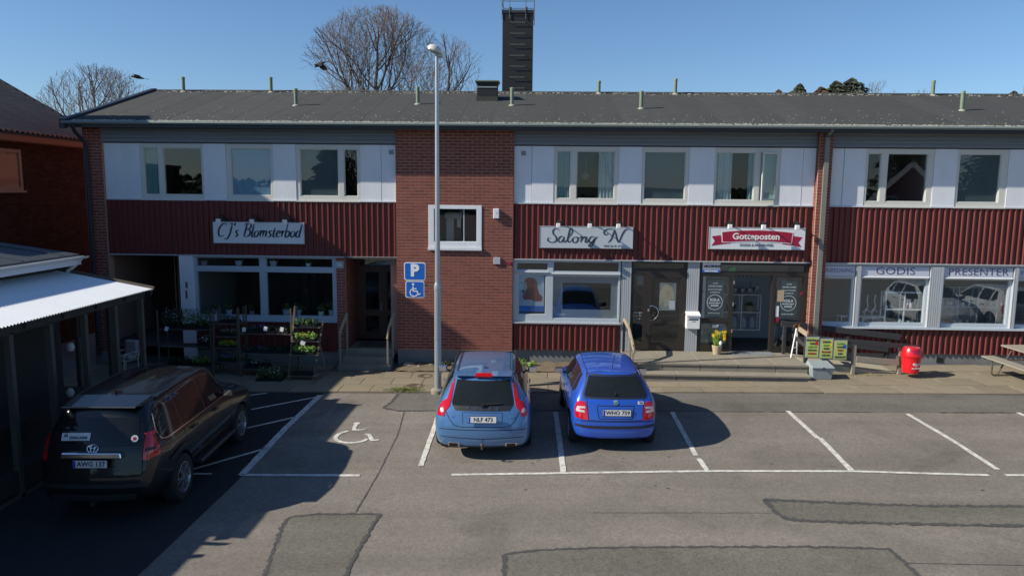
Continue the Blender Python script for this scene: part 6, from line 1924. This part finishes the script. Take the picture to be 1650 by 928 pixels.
# ---- big black off-roader by the shed
def offroader(loc, rz, label):
    t = thing('off_road_car', label, 'car', loc, rz)
    S = dict(L=4.78, W=1.885, wr=.385, axles=(1.05, 3.84), paint='paint_black', S0=1.2, F0=.6, rb=.07, fb=.15,
      rear=[(.3, .10), (.45, .03), (.58, .0), (.72, .01), (.80, .06), (1.0, .09), (1.25, .13), (1.5, .25), (1.7, .38), (1.8, .44), (1.95, .45)],
      front=[(.3, .05), (.5, .0), (.8, .03), (1.0, .12), (1.15, .2)],
      stations=[(0, .42, .5, .80, .72, 1.18, .80, 1.76, .60, .02), (.13, .38, .5, .895, .72, 1.19, .885, 1.79, .655, .02), (.5, .34, .5, .94, .74, 1.19, .895, 1.815, .68, .025), (1.1, .32, .5, .943, .76, 1.18, .90, 1.83, .69, .03),
        (1.9, .32, .5, .943, .76, 1.17, .90, 1.84, .70, .03), (2.6, .32, .5, .94, .76, 1.155, .90, 1.83, .70, .03), (2.95, .32, .5, .94, .76, 1.15, .90, 1.77, .69, .03), (3.22, .32, .5, .94, .76, 1.14, .895, 1.52, .68, .03),
        (3.48, .32, .5, .94, .76, 1.12, .89, 1.24, .72, .03), (3.8, .33, .5, .94, .75, 1.08, .87, 1.15, .72, .03), (4.4, .36, .5, .93, .72, 1.02, .83, 1.09, .69, .03), (4.7, .40, .5, .86, .7, .94, .76, 1.0, .62, .02), (4.78, .42, .5, .80, .68, .88, .70, .94, .58, .02)])
    me, bvh = hull(S)
    link('body', me, t)
    P = lambda poly, view, name, m, **k: patch(bvh, poly, view, name, m, t, **k)
    P([(-.60, 1.62), (.60, 1.62), (.68, 1.27), (-.68, 1.27)], 'rear', 'rear_window', 'car_glass', off=.006)
    lt = [(.745, 1.40), (.80, 1.40), (.87, 1.28), (.915, 1.16), (.90, 1.06), (.80, 1.02), (.74, 1.03)]
    for sg, pl in ((1, lt), (-1, mirx(lt))):
        o = P(pl, 'rear', 'tail_light', 'lamp_red', off=.012, h=.025)
        q = [(.76, 1.19), (.86, 1.19), (.87, 1.15), (.76, 1.15)]
        patch(bvh, q if sg > 0 else mirx(q), 'rear', 'lens', 'car_trim', o, off=.015, h=.02)
    for v_, sg in (('right', 1), ('left', -1)):
        P([(.20, 1.05), (.33, 1.04), (.35, 1.20), (.27, 1.38), (.24, 1.40)], v_, 'tail_light', 'lamp_red', off=.012, h=.03)
        P([(.42, 1.30), (.56, 1.66), (1.15, 1.715), (1.15, 1.23), (.62, 1.22)], v_, 'quarter_window', 'car_glass')
        P([(1.24, 1.23), (1.24, 1.72), (2.10, 1.735), (2.10, 1.21)], v_, 'side_window', 'car_glass')
        P([(2.19, 1.21), (2.19, 1.735), (2.66, 1.72), (3.20, 1.30), (3.25, 1.20)], v_, 'side_window', 'car_glass')
        seam(bvh, [(.50, 1.62), (.40, 1.40), (.46, 1.24), (.62, 1.20), (2.2, 1.19), (3.28, 1.175)], v_, t, w=.022, m='chrome', name='belt_moulding', off=.008)
        seam(bvh, [(1.20, 1.2), (1.24, .95), (1.46, .66), (1.5, .45), (3.2, .45), (3.32, .7), (3.30, 1.15)], v_, t)
        seam(bvh, [(2.15, 1.2), (2.15, .45)], v_, t)
        seam(bvh, [(.62, .86), (1.05, .93), (1.48, .86)], v_, t, w=.05, m='paint_black', name='arch_lip', off=.02)
        for y in (1.45, 2.42): MB().bar((sg*.952, y, 1.08), (sg*.952, y+.22, 1.08), .022, .032).build('door_handle', 'paint_black', t, bevel=.006)
        mb = MB(); mb.tube([(sg*.655, .78, 1.79), (sg*.66, .88, 1.805), (sg*.67, 1.8, 1.82), (sg*.67, 2.55, 1.805), (sg*.66, 2.68, 1.78)], .022, 8); mb.build('roof_rail', 'car_trim', t, smooth=True)
        mb = MB(); mb.box(sg*.86, 1.60, .40, sg*1.03, 3.30, .45); rb = mb.build('side_step', 'car_trim', t, bevel=.015)
        seam_ = MB().box(sg*1.0, 1.62, .452, sg*1.028, 3.28, .458).build('step_trim', 'alloy', rb)
        mirror(t, sg*1.03, 2.95, 1.27, 'paint_black')
        for y in S['axles']: wheel(t, sg*(.943-.115), y, .385, .245, sg, 6)
    P([(-.12-.32, 1.32-.0)][:0] or [(-.30, 1.62), (.30, 1.62), (.30, 2.45), (-.30, 2.45)], 'top', 'sunroof', 'car_glass', off=.006, h=.06)
    for x in (-.42, .42): seam(bvh, [(x, .70), (x, 2.65)], 'top', t, w=.012)
    P([(-.60, 2.80), (.60, 2.80), (.70, 3.42), (-.70, 3.42)], 'top', 'windscreen', 'car_glass', off=.008, h=.06)
    mb = MB(); mb.hexa([(-.62, .42, 1.76), (.62, .42, 1.76), (.62, .75, 1.80), (-.62, .75, 1.80)], [(-.58, .28, 1.785), (.58, .28, 1.785), (.63, .78, 1.845), (-.63, .78, 1.845)])
    sp = mb.build('roof_spoiler', 'paint_black', t, bevel=.015)
    MB().box(-.575, .270, 1.776, .575, .281, 1.790).build('spoiler_edge', 'alloy', sp)
    mb = MB(); mb.hexa([(-.47, -.035, 1.09), (.47, -.035, 1.09), (.47, .12, 1.10), (-.47, .12, 1.10)], [(-.45, -.02, 1.175), (.45, -.02, 1.175), (.45, .12, 1.175), (-.45, .12, 1.175)])
    mb.build('chrome_garnish', 'chrome', t, bevel=.015)
    M = on_body(bvh, .0, 1.215, 'rear', .02)
    for (rx, ry, ox, oy) in ((.085, .058, 0, 0), (.030, .055, 0, 0), (.055, .022, 0, .026)):
        mb = MB(); pts = [tuple(M@Vector((ox+rx*cos(2*pi*k/28), oy+ry*sin(2*pi*k/28), 0))) for k in range(29)]; mb.tube(pts, .0075, 6); mb.build('emblem_ring', 'chrome', t, smooth=True)
    plate_(t, 'AWG 137', -.045, 1.015, radians(-4))
    def stick(u, v, w_, h_, m, nm):
        M = on_body(bvh, u, v, 'rear', .010); mb = MB(); mb.box(-w_/2, -h_/2, 0, w_/2, h_/2, .004); mb.v = [tuple(M@Vector(p)) for p in mb.v]; return mb.build(nm, m, t)
    stick(-.29, 1.37, .46, .115, 'plate', 'sticker'); text('SVEALARM', .06, 'lettering', 'ink', t, on_body(bvh, -.25, 1.355, 'rear', .016), offset=.001)
    M = on_body(bvh, -.455, 1.38, 'rear', .016); mb = MB(); mb.prism([(-.035, -.03), (-.01, .04), (.0, .0), (.02, .04), (.035, -.03), (.01, -.01)], 0, .002, 'z'); mb.v = [tuple(M@Vector(p)) for p in mb.v]; mb.build('logo', 'ink', t)
    for r_, m, o_ in ((.052, 'plate', .010), (.026, 'crimson', .013)):
        M = on_body(bvh, .60, 1.335, 'rear', o_); mb = MB(); mb.lathe([(r_, 0), (r_, .003), (.001, .003)], 20); mb.v = [tuple(M@Vector(p)) for p in mb.v]; mb.build('round_sticker', m, t)
    seam(bvh, [(-.74, 1.72), (-.735, .80), (.735, .80), (.74, 1.72)], 'rear', t, w=.012)
    seam(bvh, [(-.73, 1.25), (.73, 1.25)], 'rear', t, w=.010)
    P([(-.80, .64), (.80, .64), (.80, .70), (-.80, .70)], 'rear', 'bumper_step', 'car_trim', off=.012)
    P([(-.62, .44), (.62, .44), (.66, .54), (-.66, .54)], 'rear', 'bumper_skid', 'car_trim', off=.008)
    mb = MB(); mb.tube([(0, .1, .40), (0, -.06, .40)], .035, 8); mb.build('tow_bar', 'car_trim', t)
    MB().hexa([(-.02, .82, 1.84), (.02, .82, 1.84), (.02, .98, 1.84), (-.02, .98, 1.84)], [(-.004, .80, 1.90), (.004, .80, 1.90), (.008, .96, 1.85), (-.008, .96, 1.85)]).build('aerial_fin', 'paint_black', t)
    return t
offroader((-6.40, -10.22, gz(-6.4)), radians(3.4), 'large black off-road car parked by the shed on the left').scale = (.93, .985, .975)

# ================================================================== NEIGHBOUR HOUSE ON THE LEFT
nb = thing('neighbour_house', 'dark brown brick house with a brown tiled hipped roof at the left edge', 'house', (-15.5, 5.1, 0), radians(2))
# local frame: +y runs along the wall away from the camera, +x out of the wall
WL0, WL1 = -8.0, 0.0
mb = MB()
mb.box(-9, WL0, -.6, -.02, WL1, 6.25)
hz = [(-1.9, -4.6)]
mb.build('wall', 'dark_mortar', nb)
def nlay(y0, y1, z0, z1, hole=None):
    mb = MB(); r = 0; z = z0
    while z < z1:
        y = y0-(.131 if r % 2 else 0)
        while y < y1:
            a, b = max(y, y0), min(y+.25, y1)
            if b-a > .04 and not (hole and hole[2] < z < hole[3] and b > hole[0] and a < hole[1]):
                mb.box(-.03, a, z, .0, b, z+.071)
            y += .262
        z += .0834; r += 1
    return mb
WY0, WY1, WZa, WZb = -5.35, -3.55, 4.70, 5.90
nlay(WL0, WL1, -.4, 6.15, (WY0, WY1, WZa, WZb)).build('bricks', 'dark_brick', nb, kind='stuff')
mb = MB()
for q in ((WY0, WZa, WY0+.1, WZb), (WY1-.1, WZa, WY1, WZb), (WY0+.1, WZb-.1, WY1-.1, WZb), (WY0+.1, WZa, WY1-.1, WZa+.1)): mb.box(-.02, q[0], q[1], .035, q[2], q[3])
wf_ = mb.build('window', 'pale_wood', nb)
MB().box(-.0, WY0+.1, WZa+.1, .008, WY1-.1, WZb-.1).build('pane', 'glass', wf_)
mb = MB()
for i in range(11): mb.box(-.010, WY0+.1, WZa+.35+i*.062, -.004, WY1-.1, WZa+.35+i*.062+.05)
mb.build('blind', 'orange_wood', wf_)
MB().box(-.02, WY0-.05, WZa-.06, .10, WY1+.05, WZa).build('sill', 'pale_wood', wf_)
# tiled roof: eave overhangs the wall, rises away from it
pr = radians(30); ev = (.45, 6.12)
MB().prism([(.45, 6.12), (.42, 6.12), (.42, 6.32), (.45, 6.32)], WL0-.5, WL1+.3, 'y').build('fascia_board', 'orange_wood', nb)
MB().box(-.1, WL0-.5, 6.10, .42, WL1+.3, 6.12).build('soffit_board', 'orange_wood', nb)
mb = MB(); NR = 16; TW = .235
tile_me = MB()
n = 6
for k in range(n+1):
    a = k/n; y = a*TW; zz = .028*sin(a*2*pi)+.03
    for s_, dz in ((0, .055), (.40, 0)):
        tile_me.v.append((-s_*cos(pr), y, s_*sin(pr)+zz+dz))
for k in range(n): tile_me.f.append((2*k, 2*k+1, 2*k+3, 2*k+2)); tile_me.m.append(0)
for k in range(n): # front lip
    a = len(tile_me.v)
    p, q = tile_me.v[2*k], tile_me.v[2*k+2]
    tile_me.v += [(p[0]-.01, p[1], p[2]-.05), (q[0]-.01, q[1], q[2]-.05)]
    tile_me.f.append((2*k, 2*k+2, a+1, a)); tile_me.m.append(0)
to = tile_me.build('roof_tile', 'tile', smooth='all', fixn=False); tme = to.data; bpy.data.objects.remove(to)
mb = MB(); mb.hexa([(.47, WL0-.5, 6.28), (.47, WL1+.35, 6.28), (-6.2, WL1+.35, 6.28+6.67*tan(pr)), (-6.2, WL0-.5, 6.28+6.67*tan(pr))], [(.47, WL0-.5, 6.33), (.47, WL1+.35, 6.33), (-6.2, WL1+.35, 6.33+6.67*tan(pr)), (-6.2, WL0-.5, 6.33+6.67*tan(pr))])
nr = mb.build('roof', 'shed_wood', nb)
cnt = 0; restt = MB()
for r in range(NR):
    x = .50-r*.345*cos(pr); z = 6.335+r*.345*sin(pr)
    y = WL1+.30-TW
    while y > WL0-.45:
        if cnt < 290 and y > -6.6 and r < 13:
            link('roof_tile', tme, nr, loc=(x, y, z)); cnt += 1
        else:
            o_ = len(restt.v); restt.v += [(a+x, b+y, c+z) for a, b, c in tile_me.v]; restt.f += [tuple(i+o_ for i in f) for f in tile_me.f]; restt.m += [0]*len(tile_me.f)
        y -= TW
restt.build('roof_tiles', 'tile', nr, kind='stuff', smooth='all', fixn=False)
MB().hexa([(.5, WL1+.30, 6.30), (.5, WL1+.36, 6.30), (-5.5, WL1+.36, 6.30+6*tan(pr)), (-5.5, WL1+.30, 6.30+6*tan(pr))], [(.5, WL1+.30, 6.44), (.5, WL1+.36, 6.44), (-5.5, WL1+.36, 6.44+6*tan(pr)), (-5.5, WL1+.30, 6.44+6*tan(pr))]).build('verge_board', 'dark_trim', nb)
# unseen tall block, added to cast the diagonal shadow across the facade
tw = thing('unseen_shadow_block', 'unseen tall block beyond the left edge, added to cast shadow on the facade', 'shadow caster', (-19.5, -1.6, 0))
MB().box(-3.5, -2.3, -.6, 3.5, .45, 10.3).build('wall', 'dark_brick', tw)
MB().box(-3.55, -2.35, 10.3, 3.55, .48, 10.42).build('roof', 'dark_trim', tw)
for z in (2, 5, 8): MB().box(3.49, -1.6, z, 3.53, -.4, z+1.2).build('window', 'window_paint', tw)

ot = thing('unseen_shade_block', 'unseen block beyond the left edge, added to shade the pavement', 'outbuilding', (-15.2, -5.0, 0))  # out of view, added to throw shade over the pavement
MB().box(-1.9, -1.8, -.6, 1.95, 1.7, 5.5).build('wall', 'dark_brick', ot)
MB().box(-1.95, -1.85, 5.5, 2.0, 1.75, 5.62).build('roof', 'dark_trim', ot)

# ================================================================== SHED WITH THE PLASTIC ROOF
sh = thing('garden_shed', 'open timber post shed with a milky corrugated plastic roof on the left', 'shed', (-8.3, -8.5, gz(-8.3)))
O_ = Vector((-8.3, -8.5, gz(-8.3)))
ex, ez, ysh0, ysh1 = -8.10, 2.72, -11.62, -5.05
sl_ = .18
mb = MB()                     # corrugated sheet: waves run along the slope
nw = int((ysh1-ysh0)/.0762)
for i in range(nw*4+1):
    y = ysh0+(ysh1-ysh0)*i/(nw*4); dz = .014*sin(i*pi/2)
    mb.v += [(ex-O_.x, y-O_.y, ez-O_.z+dz), (-10.35-O_.x, y-O_.y, ez+2.25*sl_-O_.z+dz)]
for i in range(nw*4): mb.f.append((2*i, 2*i+2, 2*i+3, 2*i+1)); mb.m.append(0)
mb.build('corrugated_roof', 'plastic', sh, smooth='all', fixn=False)
mb = MB(); mb.bar(Vector((ex+.02, ysh1+.03, ez+.01))-O_, Vector((-10.3, ysh1+.03, ez+2.2*sl_+.03))-O_, .05, .07); mb.build('verge_board', 'iron', sh)
mb = MB(); mb.bar(Vector((-8.28, ysh0, 2.60))-O_, Vector((-8.28, ysh1-.05, 2.60))-O_, .06, .12); mb.build('eaves_beam', 'shed_wood', sh)
for y in [ysh1-.15-i*.98 for i in range(8)]:
    MB().bar(Vector((-8.30, y, gz(-8)))-O_, Vector((-8.30, y, 2.56))-O_, .10, .09, (0, 1, 0)).build('post', 'post_wood', sh)
    MB().bar(Vector((-8.2, y+.3, 2.62))-O_, Vector((-10.3, y+.3, 2.62+2.1*sl_))-O_, .05, .10).build('rafter', 'shed_wood', sh)
for y in [ysh1-.15-i*.98 for i in range(7)]:
    MB().box(-8.33-O_.x, y-.93-O_.y, .0-O_.z, -8.27-O_.x, y-.05-O_.y, .32-O_.z).build('kick_board', 'shed_wood', sh)
for x in (-9.0, -9.7): MB().bar(Vector((x, ysh1-.15, gz(-8)))-O_, Vector((x, ysh1-.15, 2.75))-O_, .07, .07, (0, 1, 0)).build('post', 'shed_wood', sh)
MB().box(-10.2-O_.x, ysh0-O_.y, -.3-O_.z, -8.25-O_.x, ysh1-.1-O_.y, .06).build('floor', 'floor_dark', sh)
mb = MB(); mb.box(-9.6-O_.x, -11-O_.y, .8-O_.z, -8.9-O_.x, -6-O_.y, .84-O_.z)
for y in (-10.8, -8.5, -6.2): mb.box(-9.3-O_.x, y-O_.y, -.1-O_.z, -9.2-O_.x, y+.08-O_.y, .8-O_.z)
tbm = thing('shed_table', 'long plank table inside the open shed', 'table', tuple(O_)); mb.build('tabletop', 'shed_wood', tbm)
for i, (y, z) in enumerate(((-6.9, 1.85), (-7.0, 1.0))):
    l = thing('hanging_lantern', ('white hanging lantern inside the open shed', 'white bowl lantern on the shed table')[i], 'lantern', (-8.75, y, z))
    MB().lathe([(.001, -.08), (.05, -.07), (.075, 0), (.05, .07), (.02, .09), (.001, .09)], 14).build('shade', 'lamp_white', l, smooth=True)
    if i == 0: MB().tube([(0, 0, .09), (0, 0, .85)], .006, 5).build('cord', 'black', l)
# the building it leans on: dark roof with white gutter board
ob = thing('annex_building', 'low annex with a dark roof and a white gutter behind the shed roof', 'annex', (-11.2, -9.5, gz(-11)))
A_ = Vector((-11.2, -9.5, gz(-11)))
ob.location = (-11.2+.26, -9.5-.25, gz(-11)+.08)
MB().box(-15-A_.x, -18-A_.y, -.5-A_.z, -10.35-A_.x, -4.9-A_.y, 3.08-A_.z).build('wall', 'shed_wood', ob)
mb = MB(); mb.hexa([(1.18, -8.6, 3.28-A_.z), (1.18, 4.9, 3.28-A_.z), (-3.6, 4.9, 3.93-A_.z), (-3.6, -8.6, 3.93-A_.z)], [(1.18, -8.6, 3.34-A_.z), (1.18, 4.9, 3.34-A_.z), (-3.6, 4.9, 3.99-A_.z), (-3.6, -8.6, 3.99-A_.z)])
mb.build('roof', 'shed_roof', ob)
for i in range(11):
    MB().bar((1.15, 4.4-i*1.2, 3.35-A_.z), (-3.55, 4.4-i*1.2, 4.0-A_.z), .03, .03).build('roof_seam', 'shed_roof', ob)
MB().box(1.18, -8.6, 3.12-A_.z, 1.215, 4.9, 3.30-A_.z).build('fascia_board', 'white_panel', ob)
mb = MB(); mb.lathe([(.06, -8.6), (.06, 5.0)], 8, (1.28, 0, 3.30-A_.z), 'y', pi, 2*pi); mb.build('gutter', 'window_paint', ob, smooth=True)
mb = MB(); mb.tube([(1.26, 4.85, 3.26-A_.z), (1.16, 4.75, 3.10-A_.z), (1.02, 4.7, 2.98-A_.z)], .04, 8); mb.build('downpipe', 'window_paint', ob, smooth=True)

# ================================================================== TREES
def segs_to_mesh(segs, m, name, parent=None):
    mb = MB()
    for p, q, r0_, r1_, n in segs:
        d = (q-p)
        if d.length < 1e-5: continue
        d.normalize(); u = d.orthogonal().normalized(); w = d.cross(u); o = len(mb.v)
        for c, r in ((p, r0_), (q, r1_)):
            for k in range(n):
                a = 2*pi*k/n; mb.v.append(tuple(c+(u*cos(a)+w*sin(a))*r))
        for k in range(n): mb.f.append((o+k, o+(k+1) % n, o+n+(k+1) % n, o+n+k)); mb.m.append(0)
    return mb.build(name, m, parent, smooth='all', fixn=False)
def bare_tree(name, label, loc, H, R, zc, seed, limbs=12, lv=4, trunk_r=.28, rmin=.010, dens=1.0, skew=0.0):
    """leafless crown: limbs leave a leader and fork until they reach a domed outline"""
    rg_ = random.Random(seed)
    t = thing(name, label, 'tree', loc)
    segs = []; fine = []
    bump = [rg_.uniform(.68, 1.10) for _ in range(14)]
    def out(p):
        a = (atan2(p.y, p.x)/(2*pi)*7) % 7
        k = bump[int(a)]*(1-(a % 1))+bump[(int(a)+1) % 7]*(a % 1)
        x = p.x-skew*(p.z-zc)*.2
        return (x*x+p.y*p.y)/(R*k)**2+(max(0, p.z-zc)/((H-zc)*(.9+.12*k)))**2 > 1
    def grow(p, d, L_, r, lev):
        n = max(3, int(L_/.35)); n = min(n, 9)
        q = p.copy(); dd = d.copy(); st = L_/n
        side_ = rg_.choice((-1, 1))
        for i in range(n):
            dd = (dd+Vector((rg_.gauss(0, .11), rg_.gauss(0, .11), rg_.gauss(0, .07)+(.10 if lev < 2 else .05)))).normalized()
            q2 = q+dd*st
            ra, rb = max(rmin*.8, r*(1-.62*i/n)), max(rmin*.7, r*(1-.62*(i+1)/n))
            (segs if lev < 2 else fine).append((q, q2, ra, rb, 5 if lev < 2 else 3))
            if out(q2): return
            if lev < lv and i >= (1 if lev else 2):
                for _ in range(rg_.choice((1, 1, 2)) if lev < lv-1 else rg_.choice((1, 2, 2))):
                    if rg_.random() > dens: continue
                    ax = dd.cross(Vector((rg_.gauss(0, 1), rg_.gauss(0, 1), rg_.gauss(0, .6))))
                    if ax.length < .1: continue
                    ax.normalize()
                    ang = rg_.uniform(.45, .95)
                    nd = (dd*cos(ang)+ax*sin(ang)); nd.z += .12; nd.normalize()
                    grow(q2, nd, L_*rg_.uniform(.42, .66), max(rmin, rb*rg_.uniform(.45, .65)), lev+1)
            q = q2
    zt = zc*.62
    P = [Vector((0, 0, -.3)), Vector((.05, 0, zt*.5)), Vector((.0, .05, zt))]
    for a_, b_ in zip(P, P[1:]): segs.append((a_, b_, trunk_r, trunk_r*.85, 8))
    q = P[-1]; n = 8
    for i in range(n):      # leader
        q2 = q+Vector((rg_.gauss(0, .08), rg_.gauss(0, .08), (H*.93-zt)/n))
        segs.append((q, q2, trunk_r*.85*(1-.85*i/n), trunk_r*.85*(1-.85*(i+1)/n), 7))
        m = max(2, int(limbs/n*(1.6-i/n)))
        for _ in range(m):
            a = rg_.uniform(0, 2*pi); e = rg_.uniform(.5, 1.15)*(1-.45*i/n)
            d = Vector((cos(a)*sin(e), sin(a)*sin(e), cos(e)))
            grow(q.lerp(q2, rg_.random()), d, min(R*1.15, (H-q.z)*.9)*rg_.uniform(.75, 1.1), trunk_r*.36*(1-.6*i/n)*rg_.uniform(.8, 1.1), 0)
        q = q2
    segs_to_mesh(segs, 'bark', 'trunk', t)
    segs_to_mesh(fine, 'twig', 'crown', t)
    return t
bare_tree('bare_tree', 'tall bare leafless tree with a wide crown behind the middle of the roof', (-9.7, 25, -.2), 15.4, 4.7, 9.6, 2, 22, 3, .26, .0095, .86)
bare_tree('bare_tree', 'smaller bare tree behind the lamp post, right of the tall one', (-5.7, 27, -.2), 14.3, 3.1, 10.3, 5, 17, 3, .20, .0095, .82)
bare_tree('bare_tree', 'bare tree showing above the left end of the roof', (-30, 30, -.2), 12.9, 5.0, 8.6, 8, 18, 3, .24, .010, .78)
def conifer(loc, H, R, seed, label, m='needles', dens=1.0, ragged=.35, trunk_show=0):
    rg_ = random.Random(seed)
    t = thing('conifer_tree', label, 'tree', loc)
    mb = MB(); mb.tube([(0, 0, -.3), (.05, 0, H*.5), (0, 0, H)], [.18, .12, .02], 6); mb.build('trunk', 'bark', t)
    mb = MB(); n = int(2600*dens)
    for i in range(n):
        f = rg_.random()**.8; z = H*(trunk_show+(1-trunk_show)*f)
        a = rg_.uniform(0, 2*pi); r = R*(1-f)**.8*rg_.uniform(.2, 1.0)*(1+ragged*sin(a*3+f*9+seed)+ragged*.6*sin(f*41+a))+.05
        c = Vector((cos(a)*r, sin(a)*r, z-.15*r)); o = Vector((cos(a), sin(a), -.15)); s = Vector((-sin(a), cos(a), 0))
        l = rg_.uniform(.16, .42)*(1.2-f*.6)
        mb.add([c-o*l*.6, c+s*l*.55+Vector((0, 0, -l*.2)), c+o*l, c-s*l*.55+Vector((0, 0, -l*.2)), c+Vector((0, 0, l*.5))], [(0, 1, 4), (1, 2, 4), (2, 3, 4), (3, 0, 4)])
    mb.build('crown', m, t, fixn=False)
    return t
for i, (px_, top, H, R, m, ts, lab) in enumerate((
      (23.3, 15.0, 6, .6, 'needles', .5, 'tiny far conifer tip, leftmost above the roof on the right'),
      (24.9, 15.7, 7, 1.2, 'needles_brown', .6, 'thin far conifer left of the clump above the roof'),
      (26.0, 15.4, 6, 1.0, 'needles', .6, 'short thin conifer in the gap of the far clump'),
      (27.0, 16.3, 7, 1.5, 'needles', .6, 'tall thin conifer left of the far clump'),
      (29.2, 16.0, 7, 2.6, 'needles_brown', .6, 'brownish far conifer at the left of the clump'),
      (30.7, 16.6, 7, 2.4, 'needles', .6, 'dark far conifer in the middle of the clump'),
      (32.3, 16.9, 7, 2.6, 'needles', .6, 'dark pointed far conifer at the right of the clump'),
      (34.3, 15.2, 6, 2.0, 'needles_brown', .6, 'low reddish far tree right of the conifer clump'),
      (61.0, 18.3, 9, 2.6, 'needles', .6, 'dark conifer top at the right edge above the ridge'))):
    y = 60 if i < 8 else 80
    k = 1.0
    conifer((px_, y, top-H-.35), H, R, 40+i, lab, m, 1.0, .55, ts)
bare_tree('bare_tree', 'far bare birch above the roof right of the conifer clump', (36.0, 62, 4), 12.7, 2.1, 10.4, 12, 14, 3, .09, .013, .7)
bare_tree('bare_tree', 'very small far bare tree, last one above the roof on the right', (40.5, 62, 4), 11.7, 1.6, 10.6, 13, 10, 2, .08, .013, .7)
# land behind
mb = MB()
for i in range(40):
    a = 2*pi*i/40; x, y = cos(a), sin(a)
    mb.v += [(x*420, y*420, -4), (x*520, y*520, 5+3*sin(i*1.7)), (x*800, y*800, 3)]
for i in range(40):
    j = (i+1) % 40
    for k in (0, 1): mb.f.append((3*i+k, 3*j+k, 3*j+k+1, 3*i+k+1)); mb.m.append(0)
mb.build('hills', 'forest', kind='structure', fixn=False)

# ================================================================== BIRDS
def crow(loc, rz, roll, label, s=1.0, flap=.6):
    t = thing('crow', label, 'bird', loc, rz)
    t.rotation_euler = (roll, 0, rz)
    mb = MB(); mb.lathe([(.001, -.24), (.03, -.21), (.05, -.12), (.065, 0), (.05, .12), (.035, .17), (.04, .20), (.028, .24), (.008, .27), (.001, .30)], 12, (0, 0, 0), 'y')
    mb.v = [(x, y, z*.85) for x, y, z in mb.v]; b = mb.build('body', 'bird', t, smooth=True)
    MB().hexa([(-.03, -.22, -.004), (.03, -.22, -.004), (.07, -.40, -.004), (-.07, -.40, -.004)], [(-.03, -.22, .004), (.03, -.22, .004), (.07, -.40, .004), (-.07, -.40, .004)]).build('tail', 'bird', t)
    for sg in (-1, 1):
        mb = MB(); P = [(0, .10, -.08), (.16, .14, -.08), (.34, .10, -.10), (.46, .0, -.10)]; Z = [0, .25, .38, .30]
        for i, (x, yf_, yb_) in enumerate(P):
            z = Z[i]*flap*.6
            mb.v += [(sg*(x+.03), yf_, z), (sg*(x+.03), yb_-.06*(i % 2), z-.01)]
        for i in range(3): mb.f.append((2*i, 2*i+2, 2*i+3, 2*i+1)); mb.m.append(0)
        n0 = len(mb.v); mb.v += [(a, b, c+.008) for a, b, c in mb.v]
        mb.f += [tuple(i+n0 for i in f)[::-1] for f in mb.f[:3]]; mb.m += [0]*3
        mb.build('wing', 'bird', t)
    return t
crow((-16.19, 10, 9.2), radians(110), radians(8), 'black crow gliding level above the left end of the roof', flap=.25)
crow((-8.75, 10, 9.78), radians(80), radians(-10), 'black crow flapping in front of the tall bare tree', flap=-.9)

# ================================================================== BEHIND THE CAMERA (seen mirrored in the glass)
rh = thing('red_gable_house', 'red wooden house with white gable boards across the road, mirrored in the upper windows', 'house', (33.0, -47, .2), radians(24))
mb = MB()
mb.prism([(-4.2, 0), (4.2, 0), (4.2, 3.0), (0, 7.0), (-4.2, 3.0)], 0, -12, 'y'); mb.build('wall', 'red_wood', rh)
for sg in (-1, 1):
    MB().bar((sg*4.7, .25, 2.45), (0, .25, 7.25), .14, .42, (0, 0, 1)).build('gable_board', 'white', rh)
    mb = MB(); mb.hexa([(sg*4.8, .2, 2.45), (sg*4.8, -12.3, 2.45), (0, -12.3, 7.2), (0, .2, 7.2)], [(sg*4.8, .2, 2.6), (sg*4.8, -12.3, 2.6), (0, -12.3, 7.35), (0, .2, 7.35)]); mb.build('roof', 'tile', rh)
for x in (-1.5, 1.5):
    mb = MB()
    for q in ((-.5, 3.2, .5, 3.3), (-.5, 4.3, .5, 4.4), (-.5, 3.3, -.4, 4.3), (.4, 3.3, .5, 4.3), (-.03, 3.3, .03, 4.3)): mb.box(x+q[0], 0, q[1], x+q[2], .06, q[3])
    f = mb.build('window', 'white', rh); MB().box(x-.4, .01, 3.3, x+.4, .03, 4.3).build('pane', 'car_glass', f)
rg_ = random.Random(77)
for i, (x, y, H, R) in enumerate(((-20.5, -54, 9.5, 4.6), (41, -64, 12, 5), (49, -62, 12, 5))):
    conifer((x, y, 0), H, R, 90+i, '%s spruce from the left in the row across the road behind the viewer' % ('first second third'.split()[i]), 'needles', 4.0, .6)['group'] = 'spruces across the road behind the viewer'
bare_tree('bare_tree', 'bare tree across the road behind the viewer, mirrored in the left upper windows', (-16.5, -50, 0), 11, 3.4, 5, 31, 14, 3, .2, .016, .7)
bare_tree('bare_tree', 'bare tree across the road behind the viewer, mirrored in the middle upper windows', (8, -52, 0), 10, 3.6, 5, 32, 14, 3, .2, .016, .7)
mb = MB()
for i in range(12000):
    a = pi*(1.02+.96*i/12000); d = rg_.uniform(118, 135); x, y = cos(a)*d*1.6, sin(a)*d-10
    Hh = 4.6+1.3*sin(a*9)+.8*sin(a*23+1)+.5*sin(a*61); z = rg_.uniform(0, Hh); r = rg_.uniform(.35, 1.1)
    mb.add([(x-r, y, z), (x, y-r, z-.4), (x+r, y, z), (x, y+r, z-.4), (x+rg_.uniform(-.4, .4), y, z+r*.8)], [(0, 1, 4), (1, 2, 4), (2, 3, 4), (3, 0, 4)])
o = mb.build('distant_forest', 'forest', fixn=False, kind='stuff'); o['label'] = 'distant dark forest edge far behind the viewer'
